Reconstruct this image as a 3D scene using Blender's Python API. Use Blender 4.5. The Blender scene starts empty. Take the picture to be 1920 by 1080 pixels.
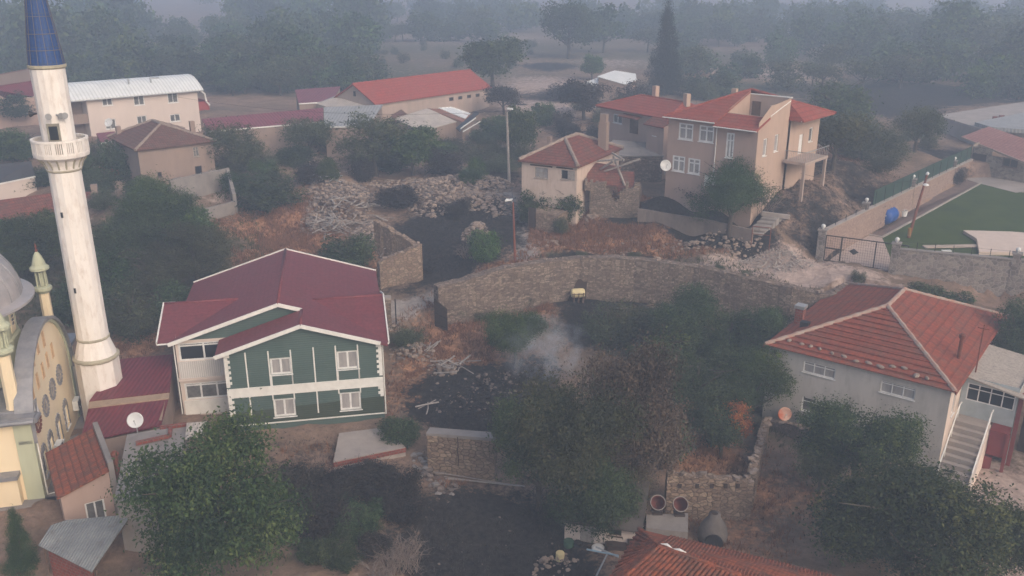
import bpy, math, random
import numpy as np
from mathutils import Vector, Matrix
R = math.radians
random.seed(7); RNG = np.random.default_rng(11)
scene = bpy.context.scene
COL = scene.collection
# ---------------------------------------------------------------- camera
F = 1680.0; TH = R(19.6); SN, CS = math.sin(TH), math.cos(TH); CAMH = 30.0
cam_data = bpy.data.cameras.new('camera'); cam = bpy.data.objects.new('camera', cam_data); COL.objects.link(cam)
cam.location = (0, 0, CAMH); cam.rotation_euler = (math.pi/2 - TH, 0, 0)
cam_data.sensor_width = 36.0; cam_data.lens = 36.0*F/1920.0
cam_data.clip_start = 0.5; cam_data.clip_end = 6000
scene.camera = cam
# ---------------------------------------------------------------- sky, sun, exposure
SUN_EL, SUN_AZ = R(34), R(142)          # azimuth clockwise from +Y (the view direction)
world = bpy.data.worlds.new('World'); scene.world = world; world.use_nodes = True
wn = world.node_tree; bgn = wn.nodes['Background']
sky = wn.nodes.new('ShaderNodeTexSky'); sky.sky_type = 'NISHITA'; sky.sun_disc = False
sky.sun_elevation = SUN_EL; sky.sun_rotation = SUN_AZ
sky.air_density = 1.0; sky.dust_density = 6.0; sky.ozone_density = 0.6
wn.links.new(sky.outputs[0], bgn.inputs[0]); bgn.inputs[1].default_value = 0.12
sl = bpy.data.lights.new('sun', 'SUN'); sl.energy = 0.5; sl.angle = R(36); sl.color = (1.0, 0.90, 0.83)
so = bpy.data.objects.new('sun', sl); COL.objects.link(so)
sd = Vector((math.sin(SUN_AZ)*math.cos(SUN_EL), math.cos(SUN_AZ)*math.cos(SUN_EL), math.sin(SUN_EL)))
so.rotation_euler = sd.to_track_quat('Z', 'Y').to_euler(); so.location = (60, -20, 80)
scene.view_settings.view_transform = 'Standard'; scene.view_settings.look = 'None'
scene.view_settings.exposure = 0.74; scene.view_settings.gamma = 1.0
try:
    scene.cycles.volume_bounces = 1; scene.cycles.max_bounces = 6; scene.cycles.diffuse_bounces = 3
    scene.cycles.volume_step_rate = 4.0
except Exception: pass
# ---------------------------------------------------------------- survey helpers: from a sight line to a place in the world
O3 = np.array([0.0, 0.0, CAMH])
def ray(u, v):
    x = (u-960)/F; y = (v-540)/F
    return np.array([x, CS-y*SN, -SN-y*CS])
def PD(u, v, d): return O3 + ray(u, v)*d
def PZ(u, v, z):
    r = ray(u, v); return O3 + r*((z-CAMH)/r[2])
def PY(u, v, y):
    r = ray(u, v); return O3 + r*(y/r[1])
def zfor(x, y, v):                       # height over (x, y) seen at row v
    t = (v-540)/F
    return CAMH - y*(SN+t*CS)/(CS-t*SN)
def proj(p):
    q = np.asarray(p, float)-O3
    d = q[1]*CS-q[2]*SN
    return 960+F*q[0]/d, 540+F*(-q[2]*CS-q[1]*SN)/d, d
# ---------------------------------------------------------------- object helpers
def tag(o, label=None, cat=None, group=None, kind=None):
    if label: o['label'] = label
    if cat: o['category'] = cat
    if group: o['group'] = group
    if kind: o['kind'] = kind
    return o
def empty(name, loc=(0, 0, 0), rz=0.0, label=None, cat=None, group=None):
    o = bpy.data.objects.new(name, None); COL.objects.link(o)
    o.empty_display_size = 0.5; o.location = tuple(float(c) for c in loc); o.rotation_euler = (0, 0, rz)
    return tag(o, label, cat, group)
def V(*a): return np.array(a, float)
class MB:
    """collects shapes and links them as ONE mesh object"""
    def __init__(s): s.v = []; s.f = []; s.m = []; s.g = []
    def add(s, vs, fs, mi=0):
        b = len(s.v); s.v += [tuple(float(c) for c in p) for p in vs]
        f0 = len(s.f)
        for f in fs: s.f.append(tuple(b+i for i in f)); s.m.append(mi)
        s.g.append((b, len(s.v), f0, len(s.f)))
        return s
    def box(s, x0, x1, y0, y1, z0, z1, mi=0):
        vs = [(x0,y0,z0),(x1,y0,z0),(x1,y1,z0),(x0,y1,z0),(x0,y0,z1),(x1,y0,z1),(x1,y1,z1),(x0,y1,z1)]
        return s.add(vs, [(0,3,2,1),(4,5,6,7),(0,1,5,4),(1,2,6,5),(2,3,7,6),(3,0,4,7)], mi)
    def obox(s, c, ax, ay, az, mi=0):    # oriented box: centre and three half-axes
        c, ax, ay, az = [np.asarray(k, float) for k in (c, ax, ay, az)]
        vs = [c+sx*ax+sy*ay+sz*az for sz in (-1, 1) for sx, sy in ((-1,-1),(1,-1),(1,1),(-1,1))]
        return s.add(vs, [(0,3,2,1),(4,5,6,7),(0,1,5,4),(1,2,6,5),(2,3,7,6),(3,0,4,7)], mi)
    def bar(s, p, q, w, h=None, mi=0):   # square bar from p to q
        p, q = np.asarray(p, float), np.asarray(q, float); h = h or w
        d = q-p; L = np.linalg.norm(d); d = d/max(L, 1e-6)
        up = V(0, 0, 1) if abs(d[2]) < .9 else V(0, 1, 0)
        a = np.cross(d, up); a /= np.linalg.norm(a); b = np.cross(a, d)
        return s.obox((p+q)/2, d*L/2, a*w/2, b*h/2, mi)
    def tube(s, pts, rad, n=8, mi=0, cap=True):
        pts = [np.asarray(p, float) for p in pts]
        if not hasattr(rad, '__len__'): rad = [rad]*len(pts)
        vs = []; fs = []
        for i, p in enumerate(pts):
            d = pts[min(i+1, len(pts)-1)]-pts[max(i-1, 0)]; d = d/max(np.linalg.norm(d), 1e-9)
            up = V(0, 0, 1) if abs(d[2]) < .95 else V(0, 1, 0)
            a = np.cross(d, up); a /= np.linalg.norm(a); b = np.cross(d, a)
            for k in range(n):
                t = 2*math.pi*k/n; vs.append(p+rad[i]*(math.cos(t)*a+math.sin(t)*b))
        for i in range(len(pts)-1):
            for k in range(n):
                k2 = (k+1) % n; fs.append((i*n+k, i*n+k2, (i+1)*n+k2, (i+1)*n+k))
        if cap: fs.append(tuple(range(n-1, -1, -1))); fs.append(tuple((len(pts)-1)*n+k for k in range(n)))
        return s.add(vs, fs, mi)
    def lathe(s, prof, n=24, c=(0, 0, 0), mi=0, capb=True, capt=True, wob=None):
        vs = []; fs = []
        for r, z in prof:
            for k in range(n):
                t = 2*math.pi*(k+.5)/n
                vs.append((c[0]+r*math.cos(t), c[1]+r*math.sin(t), c[2]+z))
        for i in range(len(prof)-1):
            for k in range(n):
                k2 = (k+1) % n; fs.append((i*n+k, i*n+k2, (i+1)*n+k2, (i+1)*n+k))
        if capb: fs.append(tuple(range(n-1, -1, -1)))
        if capt: fs.append(tuple((len(prof)-1)*n+k for k in range(n)))
        return s.add(vs, fs, mi)
    def slab(s, top, t, mi=0, off=(0, 0, -1)):   # polygon (3-D points) thickened by t along off
        top = [np.asarray(p, float) for p in top]; o = np.asarray(off, float)*t; n = len(top)
        vs = top+[p+o for p in top]
        fs = [tuple(range(n)), tuple(range(2*n-1, n-1, -1))]+[(i, n+i, n+(i+1) % n, (i+1) % n) for i in range(n)]
        return s.add(vs, fs, mi)
    def poly(s, pts, mi=0): return s.add(pts, [tuple(range(len(pts)))], mi)
    def parts(s, name, mat, parent=None):   # every shape added becomes an object of its own
        out = []
        for a, b, fa, fb in s.g:
            m = MB(); m.v = s.v[a:b]; m.f = [tuple(i-a for i in f) for f in s.f[fa:fb]]; m.m = s.m[fa:fb]; out.append(m.build(name, mat, parent))
        return out
    def build(s, name, mat, parent=None, smooth=False, loc=None, rz=None):
        me = bpy.data.meshes.new(name); me.from_pydata(s.v, [], s.f)
        mats = mat if isinstance(mat, (list, tuple)) else [mat]
        for m in mats: me.materials.append(m)
        if len(mats) > 1: me.polygons.foreach_set('material_index', s.m)
        uvl = me.uv_layers.new(name='UVMap'); uv = np.zeros((len(me.loops), 2))
        for p in me.polygons:                    # metres along the level line and up the slope of every face
            n = p.normal
            if abs(n.z) > .985: a, b = Vector((1, 0, 0)), Vector((0, 1, 0))
            else:
                a = Vector((-n.y, n.x, 0)).normalized(); b = n.cross(a)
            for li in p.loop_indices:
                co = me.vertices[me.loops[li].vertex_index].co; uv[li] = (co.dot(a), co.dot(b))
        uvl.data.foreach_set('uv', uv.ravel())
        if smooth: me.polygons.foreach_set('use_smooth', [True]*len(me.polygons))
        me.update()
        o = bpy.data.objects.new(name, me); COL.objects.link(o)
        if parent is not None: o.parent = parent
        if loc is not None: o.location = tuple(float(c) for c in loc)
        if rz is not None: o.rotation_euler = (0, 0, rz)
        return o
def copy_tree(o, parent=None, cache=None):
    c = o.copy(); COL.objects.link(c)
    if parent is not None: c.parent = parent
    for ch in o.children: copy_tree(ch, c)
    return c
# ---------------------------------------------------------------- materials (all procedural)
def nt(name):
    m = bpy.data.materials.new(name); m.use_nodes = True
    t = m.node_tree; b = t.nodes['Principled BSDF']
    return m, t, b
def nd(t, typ, **kw):
    n = t.nodes.new(typ)
    for k, v in kw.items(): setattr(n, k, v)
    return n
def noise(t, vec, sc, det=4, rough=.6):
    n = nd(t, 'ShaderNodeTexNoise'); n.inputs['Scale'].default_value = sc; n.inputs['Detail'].default_value = det
    n.inputs['Roughness'].default_value = rough
    if vec is not None: t.links.new(vec, n.inputs['Vector'])
    return n
def ramp(t, fac, stops):
    r = nd(t, 'ShaderNodeValToRGB'); e = r.color_ramp.elements
    while len(e) < len(stops): e.new(.5)
    for i, (p, c) in enumerate(stops):
        e[i].position = p; e[i].color = (c[0], c[1], c[2], 1) if hasattr(c, '__len__') else (c, c, c, 1)
    t.links.new(fac, r.inputs[0]); return r
def mix(t, fac, a, b, mode='MIX'):
    m = nd(t, 'ShaderNodeMix', data_type='RGBA', blend_type=mode)
    if hasattr(fac, 'links') or hasattr(fac, 'is_linked'): t.links.new(fac, m.inputs[0])
    else: m.inputs[0].default_value = fac
    for k, s in ((6, a), (7, b)):
        if hasattr(s, 'is_linked'): t.links.new(s, m.inputs[k])
        else: m.inputs[k].default_value = (s[0], s[1], s[2], 1)
    return m.outputs[2]
def bumpn(t, b, h, st=.4, dist=.05):
    n = nd(t, 'ShaderNodeBump'); n.inputs['Strength'].default_value = st; n.inputs['Distance'].default_value = dist
    t.links.new(h, n.inputs['Height']); t.links.new(n.outputs[0], b.inputs['Normal'])
def mapv(t, src, sc=(1, 1, 1)):
    m = nd(t, 'ShaderNodeMapping'); m.inputs['Scale'].default_value = sc; t.links.new(src, m.inputs['Vector']); return m.outputs[0]
def plain(name, c1, c2=None, sc=.8, rough=.85, bump=.15, metal=0.0, streak=False, spec=.3, dirt=None, dirtamt=.5):
    m, t, b = nt(name); tc = nd(t, 'ShaderNodeTexCoord'); vec = tc.outputs['Object']
    c2 = c2 or tuple(x*.78 for x in c1)
    n = noise(t, mapv(t, vec, (1, 1, .22)) if streak else vec, sc, 6, .65)
    col = ramp(t, n.outputs[0], [(.32, c2), (.62, c1)]).outputs[0]
    if dirt:
        n2 = noise(t, mapv(t, vec, (1, 1, .35)), sc*2.3, 8, .7)
        f = ramp(t, n2.outputs[0], [(.5, 0), (.72, dirtamt)]).outputs[0]
        col = mix(t, f, col, dirt)
    t.links.new(col, b.inputs['Base Color'])
    b.inputs['Roughness'].default_value = rough; b.inputs['Metallic'].default_value = metal
    b.inputs['Specular IOR Level'].default_value = spec
    if bump:
        n3 = noise(t, vec, 9, 5); bumpn(t, b, n3.outputs[0], bump, .04)
    return m
def bricky(name, c1, c2, mortar, w, h, msize=.02, warp=.0, rough=.9, bump=.6, patch=None, off=.5, spec=.2, patchsc=.5, dist=.04):
    """courses of tiles, stones, boards or pavers laid along each face"""
    m, t, b = nt(name); tc = nd(t, 'ShaderNodeTexCoord'); vec = tc.outputs['UV']
    if warp:
        n = noise(t, vec, 1.7, 3)
        s = nd(t, 'ShaderNodeVectorMath', operation='MULTIPLY_ADD')
        t.links.new(n.outputs['Color'], s.inputs[0]); s.inputs[1].default_value = (warp, warp, 0); t.links.new(vec, s.inputs[2])
        vec = s.outputs[0]
    k = nd(t, 'ShaderNodeTexBrick'); t.links.new(vec, k.inputs['Vector'])
    k.inputs['Scale'].default_value = 1; k.inputs['Brick Width'].default_value = w; k.inputs['Row Height'].default_value = h
    k.inputs['Mortar Size'].default_value = msize; k.inputs['Mortar Smooth'].default_value = .4; k.offset = off
    k.inputs['Color1'].default_value = (*c1, 1); k.inputs['Color2'].default_value = (*c2, 1); k.inputs['Mortar'].default_value = (*mortar, 1)
    n2 = noise(t, tc.outputs['Object'], patchsc, 6, .7)
    col = k.outputs['Color']
    if patch: col = mix(t, ramp(t, n2.outputs[0], [(.46, 0), (.68, .75)]).outputs[0], col, patch)
    n3 = noise(t, tc.outputs['Object'], 5, 6, .7)
    col = mix(t, 1.0, col, ramp(t, n3.outputs[0], [(.25, .55), (.7, 1.18)]).outputs[0], 'MULTIPLY')
    t.links.new(col, b.inputs['Base Color']); b.inputs['Roughness'].default_value = rough; b.inputs['Specular IOR Level'].default_value = spec
    inv = nd(t, 'ShaderNodeMath', operation='MULTIPLY_ADD'); t.links.new(k.outputs['Fac'], inv.inputs[0]); inv.inputs[1].default_value = -1
    t.links.new(n3.outputs[0], inv.inputs[2]); bumpn(t, b, inv.outputs[0], bump, dist)
    return m
def wavy(name, c1, c2, period=.2, rough=.6, metal=.0, axis='X', bump=.8, patch=None, depth=.04, spec=.3):
    """ribbed sheet roofing, ribs running up the slope"""
    m, t, b = nt(name); tc = nd(t, 'ShaderNodeTexCoord')
    wv = nd(t, 'ShaderNodeTexWave', wave_type='BANDS', bands_direction=axis); t.links.new(tc.outputs['UV'], wv.inputs['Vector'])
    wv.inputs['Scale'].default_value = .314/period*1.0; wv.inputs['Distortion'].default_value = 0
    n = noise(t, tc.outputs['Object'], .7, 6, .7)
    col = ramp(t, n.outputs[0], [(.35, c2), (.62, c1)]).outputs[0]
    if patch:
        n2 = noise(t, tc.outputs['Object'], 2.0, 7, .75); col = mix(t, ramp(t, n2.outputs[0], [(.52, 0), (.7, .8)]).outputs[0], col, patch)
    col = mix(t, .5, col, ramp(t, wv.outputs[0], [(0, .62), (.5, 1.05)]).outputs[0], 'MULTIPLY')
    t.links.new(col, b.inputs['Base Color']); b.inputs['Roughness'].default_value = rough; b.inputs['Metallic'].default_value = metal
    b.inputs['Specular IOR Level'].default_value = spec
    bumpn(t, b, wv.outputs[0], bump, depth); return m
def tiles(name, c1, c2, dark, w, h, patch=None, lap=.55, rib=.25, rough=.9, patchsc=.9, bump=.7, jit=.06, ribb=.3):
    """roof tiles: courses lapping down the slope, each tile its own tint, ribs fading into the wear"""
    m, t, b = nt(name); tc = nd(t, 'ShaderNodeTexCoord'); vec = tc.outputs['UV']
    n = noise(t, vec, 1.3, 3); s = nd(t, 'ShaderNodeVectorMath', operation='MULTIPLY_ADD'); t.links.new(n.outputs['Color'], s.inputs[0]); s.inputs[1].default_value = (jit, jit, 0); t.links.new(vec, s.inputs[2]); vec = s.outputs[0]
    k = nd(t, 'ShaderNodeTexBrick'); t.links.new(vec, k.inputs['Vector']); k.offset = 0
    for nm, v in (('Scale', 1), ('Brick Width', w), ('Row Height', h), ('Mortar Size', 0), ('Color1', (*c1, 1)), ('Color2', (*c2, 1)), ('Mortar', (*c2, 1))): k.inputs[nm].default_value = v
    sp = nd(t, 'ShaderNodeSeparateXYZ'); t.links.new(vec, sp.inputs[0])
    def saw(o, per):
        d = nd(t, 'ShaderNodeMath', operation='DIVIDE'); t.links.new(o, d.inputs[0]); d.inputs[1].default_value = per
        f = nd(t, 'ShaderNodeMath', operation='FRACT'); t.links.new(d.outputs[0], f.inputs[0]); return f.outputs[0]
    row = saw(sp.outputs['Y'], h); cu = saw(sp.outputs['X'], w)
    n2 = noise(t, tc.outputs['Object'], patchsc, 6, .7); col = k.outputs['Color']
    if patch: col = mix(t, ramp(t, n2.outputs[0], [(.44, 0), (.66, .85)]).outputs[0], col, patch)
    n3 = noise(t, tc.outputs['Object'], 4, 6, .75); col = mix(t, 1.0, col, ramp(t, n3.outputs[0], [(.25, .6), (.7, 1.15)]).outputs[0], 'MULTIPLY')
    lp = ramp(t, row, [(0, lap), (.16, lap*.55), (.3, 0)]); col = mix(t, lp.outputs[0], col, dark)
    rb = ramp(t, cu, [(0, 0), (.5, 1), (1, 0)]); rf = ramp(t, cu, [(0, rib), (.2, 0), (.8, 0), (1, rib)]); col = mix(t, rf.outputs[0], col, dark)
    t.links.new(col, b.inputs['Base Color']); b.inputs['Roughness'].default_value = rough; b.inputs['Specular IOR Level'].default_value = .2
    hh = nd(t, 'ShaderNodeMath', operation='MULTIPLY_ADD'); t.links.new(rb.outputs[0], hh.inputs[0]); hh.inputs[1].default_value = ribb; inv = nd(t, 'ShaderNodeMath', operation='SUBTRACT'); inv.inputs[0].default_value = 1; t.links.new(row, inv.inputs[1]); t.links.new(inv.outputs[0], hh.inputs[2])
    bumpn(t, b, hh.outputs[0], bump, .06); return m
def stones(name, c1, c2, c3, mortar, w, h, patch=None, bump=1.0, rough=.95):
    """irregular fieldstones bedded in courses"""
    m, t, b = nt(name); tc = nd(t, 'ShaderNodeTexCoord'); vec = mapv(t, tc.outputs['UV'], (1/w, 1/h, 1))
    n = noise(t, vec, 1.1, 4); s = nd(t, 'ShaderNodeVectorMath', operation='MULTIPLY_ADD'); t.links.new(n.outputs['Color'], s.inputs[0]); s.inputs[1].default_value = (.45, .45, 0); t.links.new(vec, s.inputs[2])
    v1 = nd(t, 'ShaderNodeTexVoronoi', voronoi_dimensions='2D', feature='F1'); v2 = nd(t, 'ShaderNodeTexVoronoi', voronoi_dimensions='2D', feature='DISTANCE_TO_EDGE')
    for v in (v1, v2): t.links.new(s.outputs[0], v.inputs['Vector']); v.inputs['Scale'].default_value = 1; v.inputs['Randomness'].default_value = .85
    sp = nd(t, 'ShaderNodeSeparateXYZ'); t.links.new(v1.outputs['Color'], sp.inputs[0])
    col = ramp(t, sp.outputs['X'], [(.1, c2), (.55, c1), (.95, c3)]).outputs[0]
    if patch: n2 = noise(t, tc.outputs['Object'], .45, 6, .7); col = mix(t, ramp(t, n2.outputs[0], [(.45, 0), (.68, .75)]).outputs[0], col, patch)
    n3 = noise(t, tc.outputs['Object'], 6, 6, .75); col = mix(t, 1.0, col, ramp(t, n3.outputs[0], [(.25, .55), (.7, 1.2)]).outputs[0], 'MULTIPLY')
    ed = ramp(t, v2.outputs['Distance'], [(.0, 1), (.1, 0)]); col = mix(t, ed.outputs[0], col, mortar)
    t.links.new(col, b.inputs['Base Color']); b.inputs['Roughness'].default_value = rough; b.inputs['Specular IOR Level'].default_value = .15
    hh = nd(t, 'ShaderNodeMath', operation='MULTIPLY_ADD'); t.links.new(ed.outputs[0], hh.inputs[0]); hh.inputs[1].default_value = -.7; t.links.new(n3.outputs[0], hh.inputs[2]); bumpn(t, b, hh.outputs[0], bump, .1); return m
def leafmat(name, dark, mid, light, rough=.6, trans=.25):
    m, t, b = nt(name)
    a = nd(t, 'ShaderNodeAttribute', attribute_name='tint'); oi = nd(t, 'ShaderNodeObjectInfo')
    col = ramp(t, a.outputs['Fac'], [(0, dark), (.5, mid), (1, light)]).outputs[0]
    hs = nd(t, 'ShaderNodeHueSaturation')
    mm = nd(t, 'ShaderNodeMath', operation='MULTIPLY_ADD'); t.links.new(oi.outputs['Random'], mm.inputs[0]); mm.inputs[1].default_value = .5; mm.inputs[2].default_value = .72
    m2 = nd(t, 'ShaderNodeMath', operation='MULTIPLY_ADD'); t.links.new(oi.outputs['Random'], m2.inputs[0]); m2.inputs[1].default_value = .05; m2.inputs[2].default_value = .475
    t.links.new(mm.outputs[0], hs.inputs['Value']); t.links.new(m2.outputs[0], hs.inputs['Hue']); t.links.new(col, hs.inputs['Color'])
    t.links.new(hs.outputs[0], b.inputs['Base Color']); b.inputs['Roughness'].default_value = rough; b.inputs['Specular IOR Level'].default_value = .25
    if trans:
        tr = nd(t, 'ShaderNodeBsdfTranslucent'); t.links.new(hs.outputs[0], tr.inputs['Color'])
        ms = nd(t, 'ShaderNodeMixShader'); ms.inputs[0].default_value = trans
        t.links.new(b.outputs[0], ms.inputs[1]); t.links.new(tr.outputs[0], ms.inputs[2])
        t.links.new(ms.outputs[0], t.nodes['Material Output'].inputs['Surface'])
    return m
M = {}
M['white_paint'] = plain('white_paint', (.74, .72, .68), (.62, .6, .56), 1.5, .5, .03)
M['upvc'] = plain('white_window_frame', (.72, .71, .69), None, 2, .4, 0)
M['cream'] = plain('cream_plaster', (.66, .55, .47), (.56, .46, .4), .5, .9, .1, streak=True)
M['minaret'] = plain('whitewashed_minaret', (.79, .74, .69), (.71, .66, .61), 1.2, .85, .12, streak=True, dirt=(.42, .31, .24), dirtamt=.5)
M['minaret_trim'] = plain('weathered_trim', (.42, .38, .28), (.3, .27, .2), 1.5)
M['mosque_yellow'] = plain('yellow_plaster', (.80, .66, .45), (.72, .58, .39), .45, .85, .06, streak=True)
M['mosque_green'] = plain('pale_green_plaster', (.47, .48, .34), (.40, .41, .29), .6, .85, .05, streak=True)
M['lead'] = plain('lead_sheet', (.30, .29, .30), (.2, .2, .21), 1.4, .5, .1, .35)
M['lead_pink'] = plain('dome_lead', (.46, .42, .41), (.34, .32, .32), .9, .45, .08, .3)
M['blue_tile'] = bricky('blue_cone_sheet', (.012, .05, .18), (.015, .06, .21), (.06, .08, .13), .55, .95, .02, off=0, rough=.55, bump=.2, spec=.3)
M['green_wall'] = None
M['maroon_roof'] = tiles('maroon_tile_sheet', (.19, .048, .054), (.18, .045, .051), (.115, .027, .032), .4, .36, patch=(.165, .05, .055), lap=.25, rib=0, ribb=0, rough=.55, jit=0, bump=.35)
M['maroon_shed'] = wavy('maroon_ribbed_sheet', (.17, .028, .035), (.12, .022, .028), .3, .55)
M['beige_strip'] = plain('beige_strip', (.36, .26, .18), None, 2)
M['maroon_far'] = wavy('faded_maroon_sheet', (.22, .06, .075), (.16, .05, .06), .4, .6)
M['grey_far'] = wavy('grey_sheet', (.34, .34, .335), (.27, .27, .27), .4, .6, patch=(.24, .22, .2))
M['white_sheet'] = wavy('white_ribbed_sheet', (.72, .73, .72), (.62, .63, .62), .45, .45)
M['pale_sheet'] = wavy('pale_weathered_sheet', (.50, .44, .38), (.40, .35, .31), .3, .7, patch=(.3, .25, .2))
M['asbestos'] = wavy('grey_corrugated_sheet', (.30, .31, .30), (.21, .22, .22), .16, .75, patch=(.17, .15, .13), depth=.05)
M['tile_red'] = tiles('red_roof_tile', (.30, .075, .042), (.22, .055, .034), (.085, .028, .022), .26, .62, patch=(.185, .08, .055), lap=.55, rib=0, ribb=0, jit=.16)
M['tile_red2'] = tiles('clean_red_roof_tile', (.32, .075, .053), (.26, .062, .044), (.13, .035, .027), .3, .6, patch=(.25, .092, .068), lap=.6, rib=0, ribb=0)
M['tile_barn'] = tiles('orange_red_barn_tile', (.36, .075, .055), (.31, .066, .048), (.2, .042, .032), .3, .6, patch=(.3, .088, .066), lap=.5, rib=0, ribb=0)
M['tile_old'] = tiles('old_barrel_tile', (.25, .078, .056), (.16, .058, .045), (.06, .032, .027), .22, .45, patch=(.15, .09, .07), lap=.6, rib=.2, jit=.12)
M['tile_brown'] = tiles('brown_old_tile', (.20, .092, .07), (.13, .066, .052), (.05, .03, .026), .24, .45, patch=(.16, .115, .09), lap=.5, rib=.4, jit=.12)
M['tile_orange'] = tiles('worn_orange_tile', (.33, .098, .05), (.24, .072, .042), (.07, .032, .025), .2, .42, patch=(.12, .075, .058), lap=.7, rib=.2, patchsc=1.5, jit=.1)
M['tile_pink'] = tiles('pink_roof_tile', (.40, .2, .17), (.36, .17, .145), (.22, .1, .085), .55, .42, lap=.2, rib=.7, jit=0)
M['mortar_ridge'] = plain('mortared_ridge', (.36, .2, .15), (.33, .30, .26), 3, .95, .3)
M['brown_ridge'] = plain('pale_ridge', (.3, .24, .2), (.22, .16, .13), 3, .95, .3)
M['grey_plaster'] = plain('grey_cement_render', (.47, .44, .41), (.35, .33, .31), .45, .92, .12, streak=True, dirt=(.24, .22, .205), dirtamt=.6)
M['pink_plaster'] = plain('dusty_pink_render', (.42, .30, .25), (.365, .26, .215), .6, .92, .1, streak=True, dirt=(.29, .215, .18), dirtamt=.35)
M['pink_bright'] = plain('peach_render', (.45, .325, .255), (.39, .28, .22), .6, .92, .08, streak=True, dirt=(.31, .23, .185), dirtamt=.4)
M['beige_plaster'] = plain('beige_render', (.42, .32, .27), (.33, .26, .22), .6, .92, .1, streak=True, dirt=(.25, .2, .17), dirtamt=.4)
M['peeling'] = plain('peeling_limewash', (.60, .475, .40), (.50, .39, .325), .9, .95, .3, streak=True, dirt=(.34, .24, .18), dirtamt=.55)
M['old_plaster'] = plain('old_mud_render', (.30, .22, .18), (.24, .18, .15), .5, .95, .2, streak=True, dirt=(.18, .14, .12))
M['white_wall'] = plain('off_white_render', (.62, .52, .46), (.56, .47, .42), .5, .9, .05, streak=True)
M['stone'] = stones('rubble_stone', (.27, .20, .155), (.19, .145, .115), (.36, .28, .22), (.13, .105, .09), .34, .2, patch=(.2, .15, .12))
M['stone_dark'] = stones('grey_brown_stone', (.265, .20, .16), (.175, .135, .11), (.37, .29, .23), (.115, .09, .078), .36, .16, patch=(.185, .138, .112))
M['stone_tan'] = stones('tan_block_stone', (.31, .22, .16), (.23, .165, .125), (.4, .3, .22), (.13, .1, .08), .42, .24, patch=(.25, .185, .145))
M['stone_clad'] = stones('grey_stone_cladding', (.24, .205, .185), (.17, .148, .135), (.3, .26, .23), (.29, .26, .24), .42, .34, bump=.6)
M['stone_pinkclad'] = bricky('pinkish_stone_wall', (.36, .25, .2), (.29, .2, .165), (.30, .24, .21), .34, .2, .02, .06, bump=.6)
M['concrete'] = plain('bare_concrete', (.27, .24, .22), (.2, .18, .17), .6, .95, .2, dirt=(.14, .12, .11))
M['concrete_pale'] = plain('pale_concrete', (.36, .31, .28), (.28, .245, .22), .5, .95, .15, dirt=(.2, .175, .16), dirtamt=.5)
M['brick_red'] = bricky('red_hollow_brick', (.28, .07, .045), (.21, .055, .04), (.2, .15, .13), .3, .2, .02, bump=.5)
M['glass'] = plain('dark_glass', (.022, .025, .03), (.015, .017, .02), 1, .12, 0, spec=.5)
M['curtain'] = plain('curtained_glass', (.36, .34, .33), (.24, .23, .23), 3, .25, 0, spec=.5, streak=True)
M['curtain_dim'] = plain('dim_curtained_glass', (.17, .165, .16), (.07, .07, .07), 2, .2, 0, spec=.5)
M['wood_grey'] = plain('weathered_wood', (.36, .32, .29), (.22, .19, .17), 4, .95, .3)
M['wood_dark'] = plain('dark_wood', (.055, .035, .028), (.035, .025, .02), 3, .9, .2)
M['wood_brown'] = plain('brown_wood', (.14, .09, .065), (.09, .06, .045), 3, .9, .2)
M['metal_dark'] = plain('dark_painted_metal', (.025, .025, .028), None, 3, .5, 0)
M['metal_grey'] = plain('galvanised_metal', (.45, .45, .45), (.34, .34, .34), 3, .45, .05, .5)
M['rust'] = plain('rusty_metal', (.2, .06, .035), (.12, .045, .03), 3, .8, .2)
M['dish'] = plain('white_dish', (.66, .66, .65), (.56, .56, .55), 2, .5, .03)
M['blue_plastic'] = plain('blue_plastic', (.012, .075, .30), (.012, .06, .25), 1, .45, .03, spec=.3)
M['white_plastic'] = plain('white_plastic', (.7, .7, .68), None, 2, .5, 0)
M['cream_plastic'] = plain('cream_plastic', (.66, .56, .3), (.5, .42, .24), 1.2, .55, .05)
M['stonebit'] = plain('rubble_pieces', (.34, .26, .21), (.19, .15, .125), 1.6, .95, .5, dirt=(.13, .1, .085))
M['stonebit_dark'] = plain('sooty_pieces', (.2, .16, .14), (.09, .075, .07), .9, .95, .3)
M['bark'] = plain('bark', (.085, .068, .055), (.05, .04, .034), 4, .95, .5)
M['bark_burnt'] = plain('burnt_bark', (.03, .026, .024), (.015, .013, .012), 4, .95, .5)
M['bark_pale'] = plain('bare_twigs', (.22, .175, .15), (.14, .11, .1), 4, .95, .3)
M['leaf_green'] = leafmat('leaf_green', (.020, .044, .013), (.052, .096, .026), (.125, .17, .042))
M['leaf_dark'] = leafmat('leaf_dark_green', (.018, .034, .014), (.047, .076, .030), (.10, .135, .05))
M['leaf_olive'] = leafmat('leaf_olive', (.032, .045, .02), (.075, .09, .042), (.135, .142, .065))
M['leaf_brown'] = leafmat('leaf_scorched', (.06, .047, .034), (.125, .095, .066), (.215, .165, .11))
M['leaf_fig'] = leafmat('leaf_fresh', (.017, .034, .011), (.048, .08, .025), (.14, .165, .05))
M['leaf_pine'] = leafmat('needle_green', (.018, .045, .014), (.048, .1, .032), (.09, .15, .045))
M['leaf_cypress'] = leafmat('cypress_needles', (.009, .016, .011), (.017, .027, .017), (.03, .042, .025))
M['leaf_burnt'] = leafmat('leaf_burnt', (.018, .016, .015), (.04, .034, .03), (.075, .06, .05))
M['leaf_orange'] = leafmat('leaf_orange', (.2, .055, .02), (.38, .12, .04), (.5, .2, .06))
M['grass_dry'] = leafmat('dry_grass', (.16, .085, .05), (.27, .145, .08), (.36, .21, .12), .9, .2)
M['grass_green'] = leafmat('weed_green', (.035, .045, .02), (.065, .075, .032), (.105, .11, .05), .8, .2)
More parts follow.
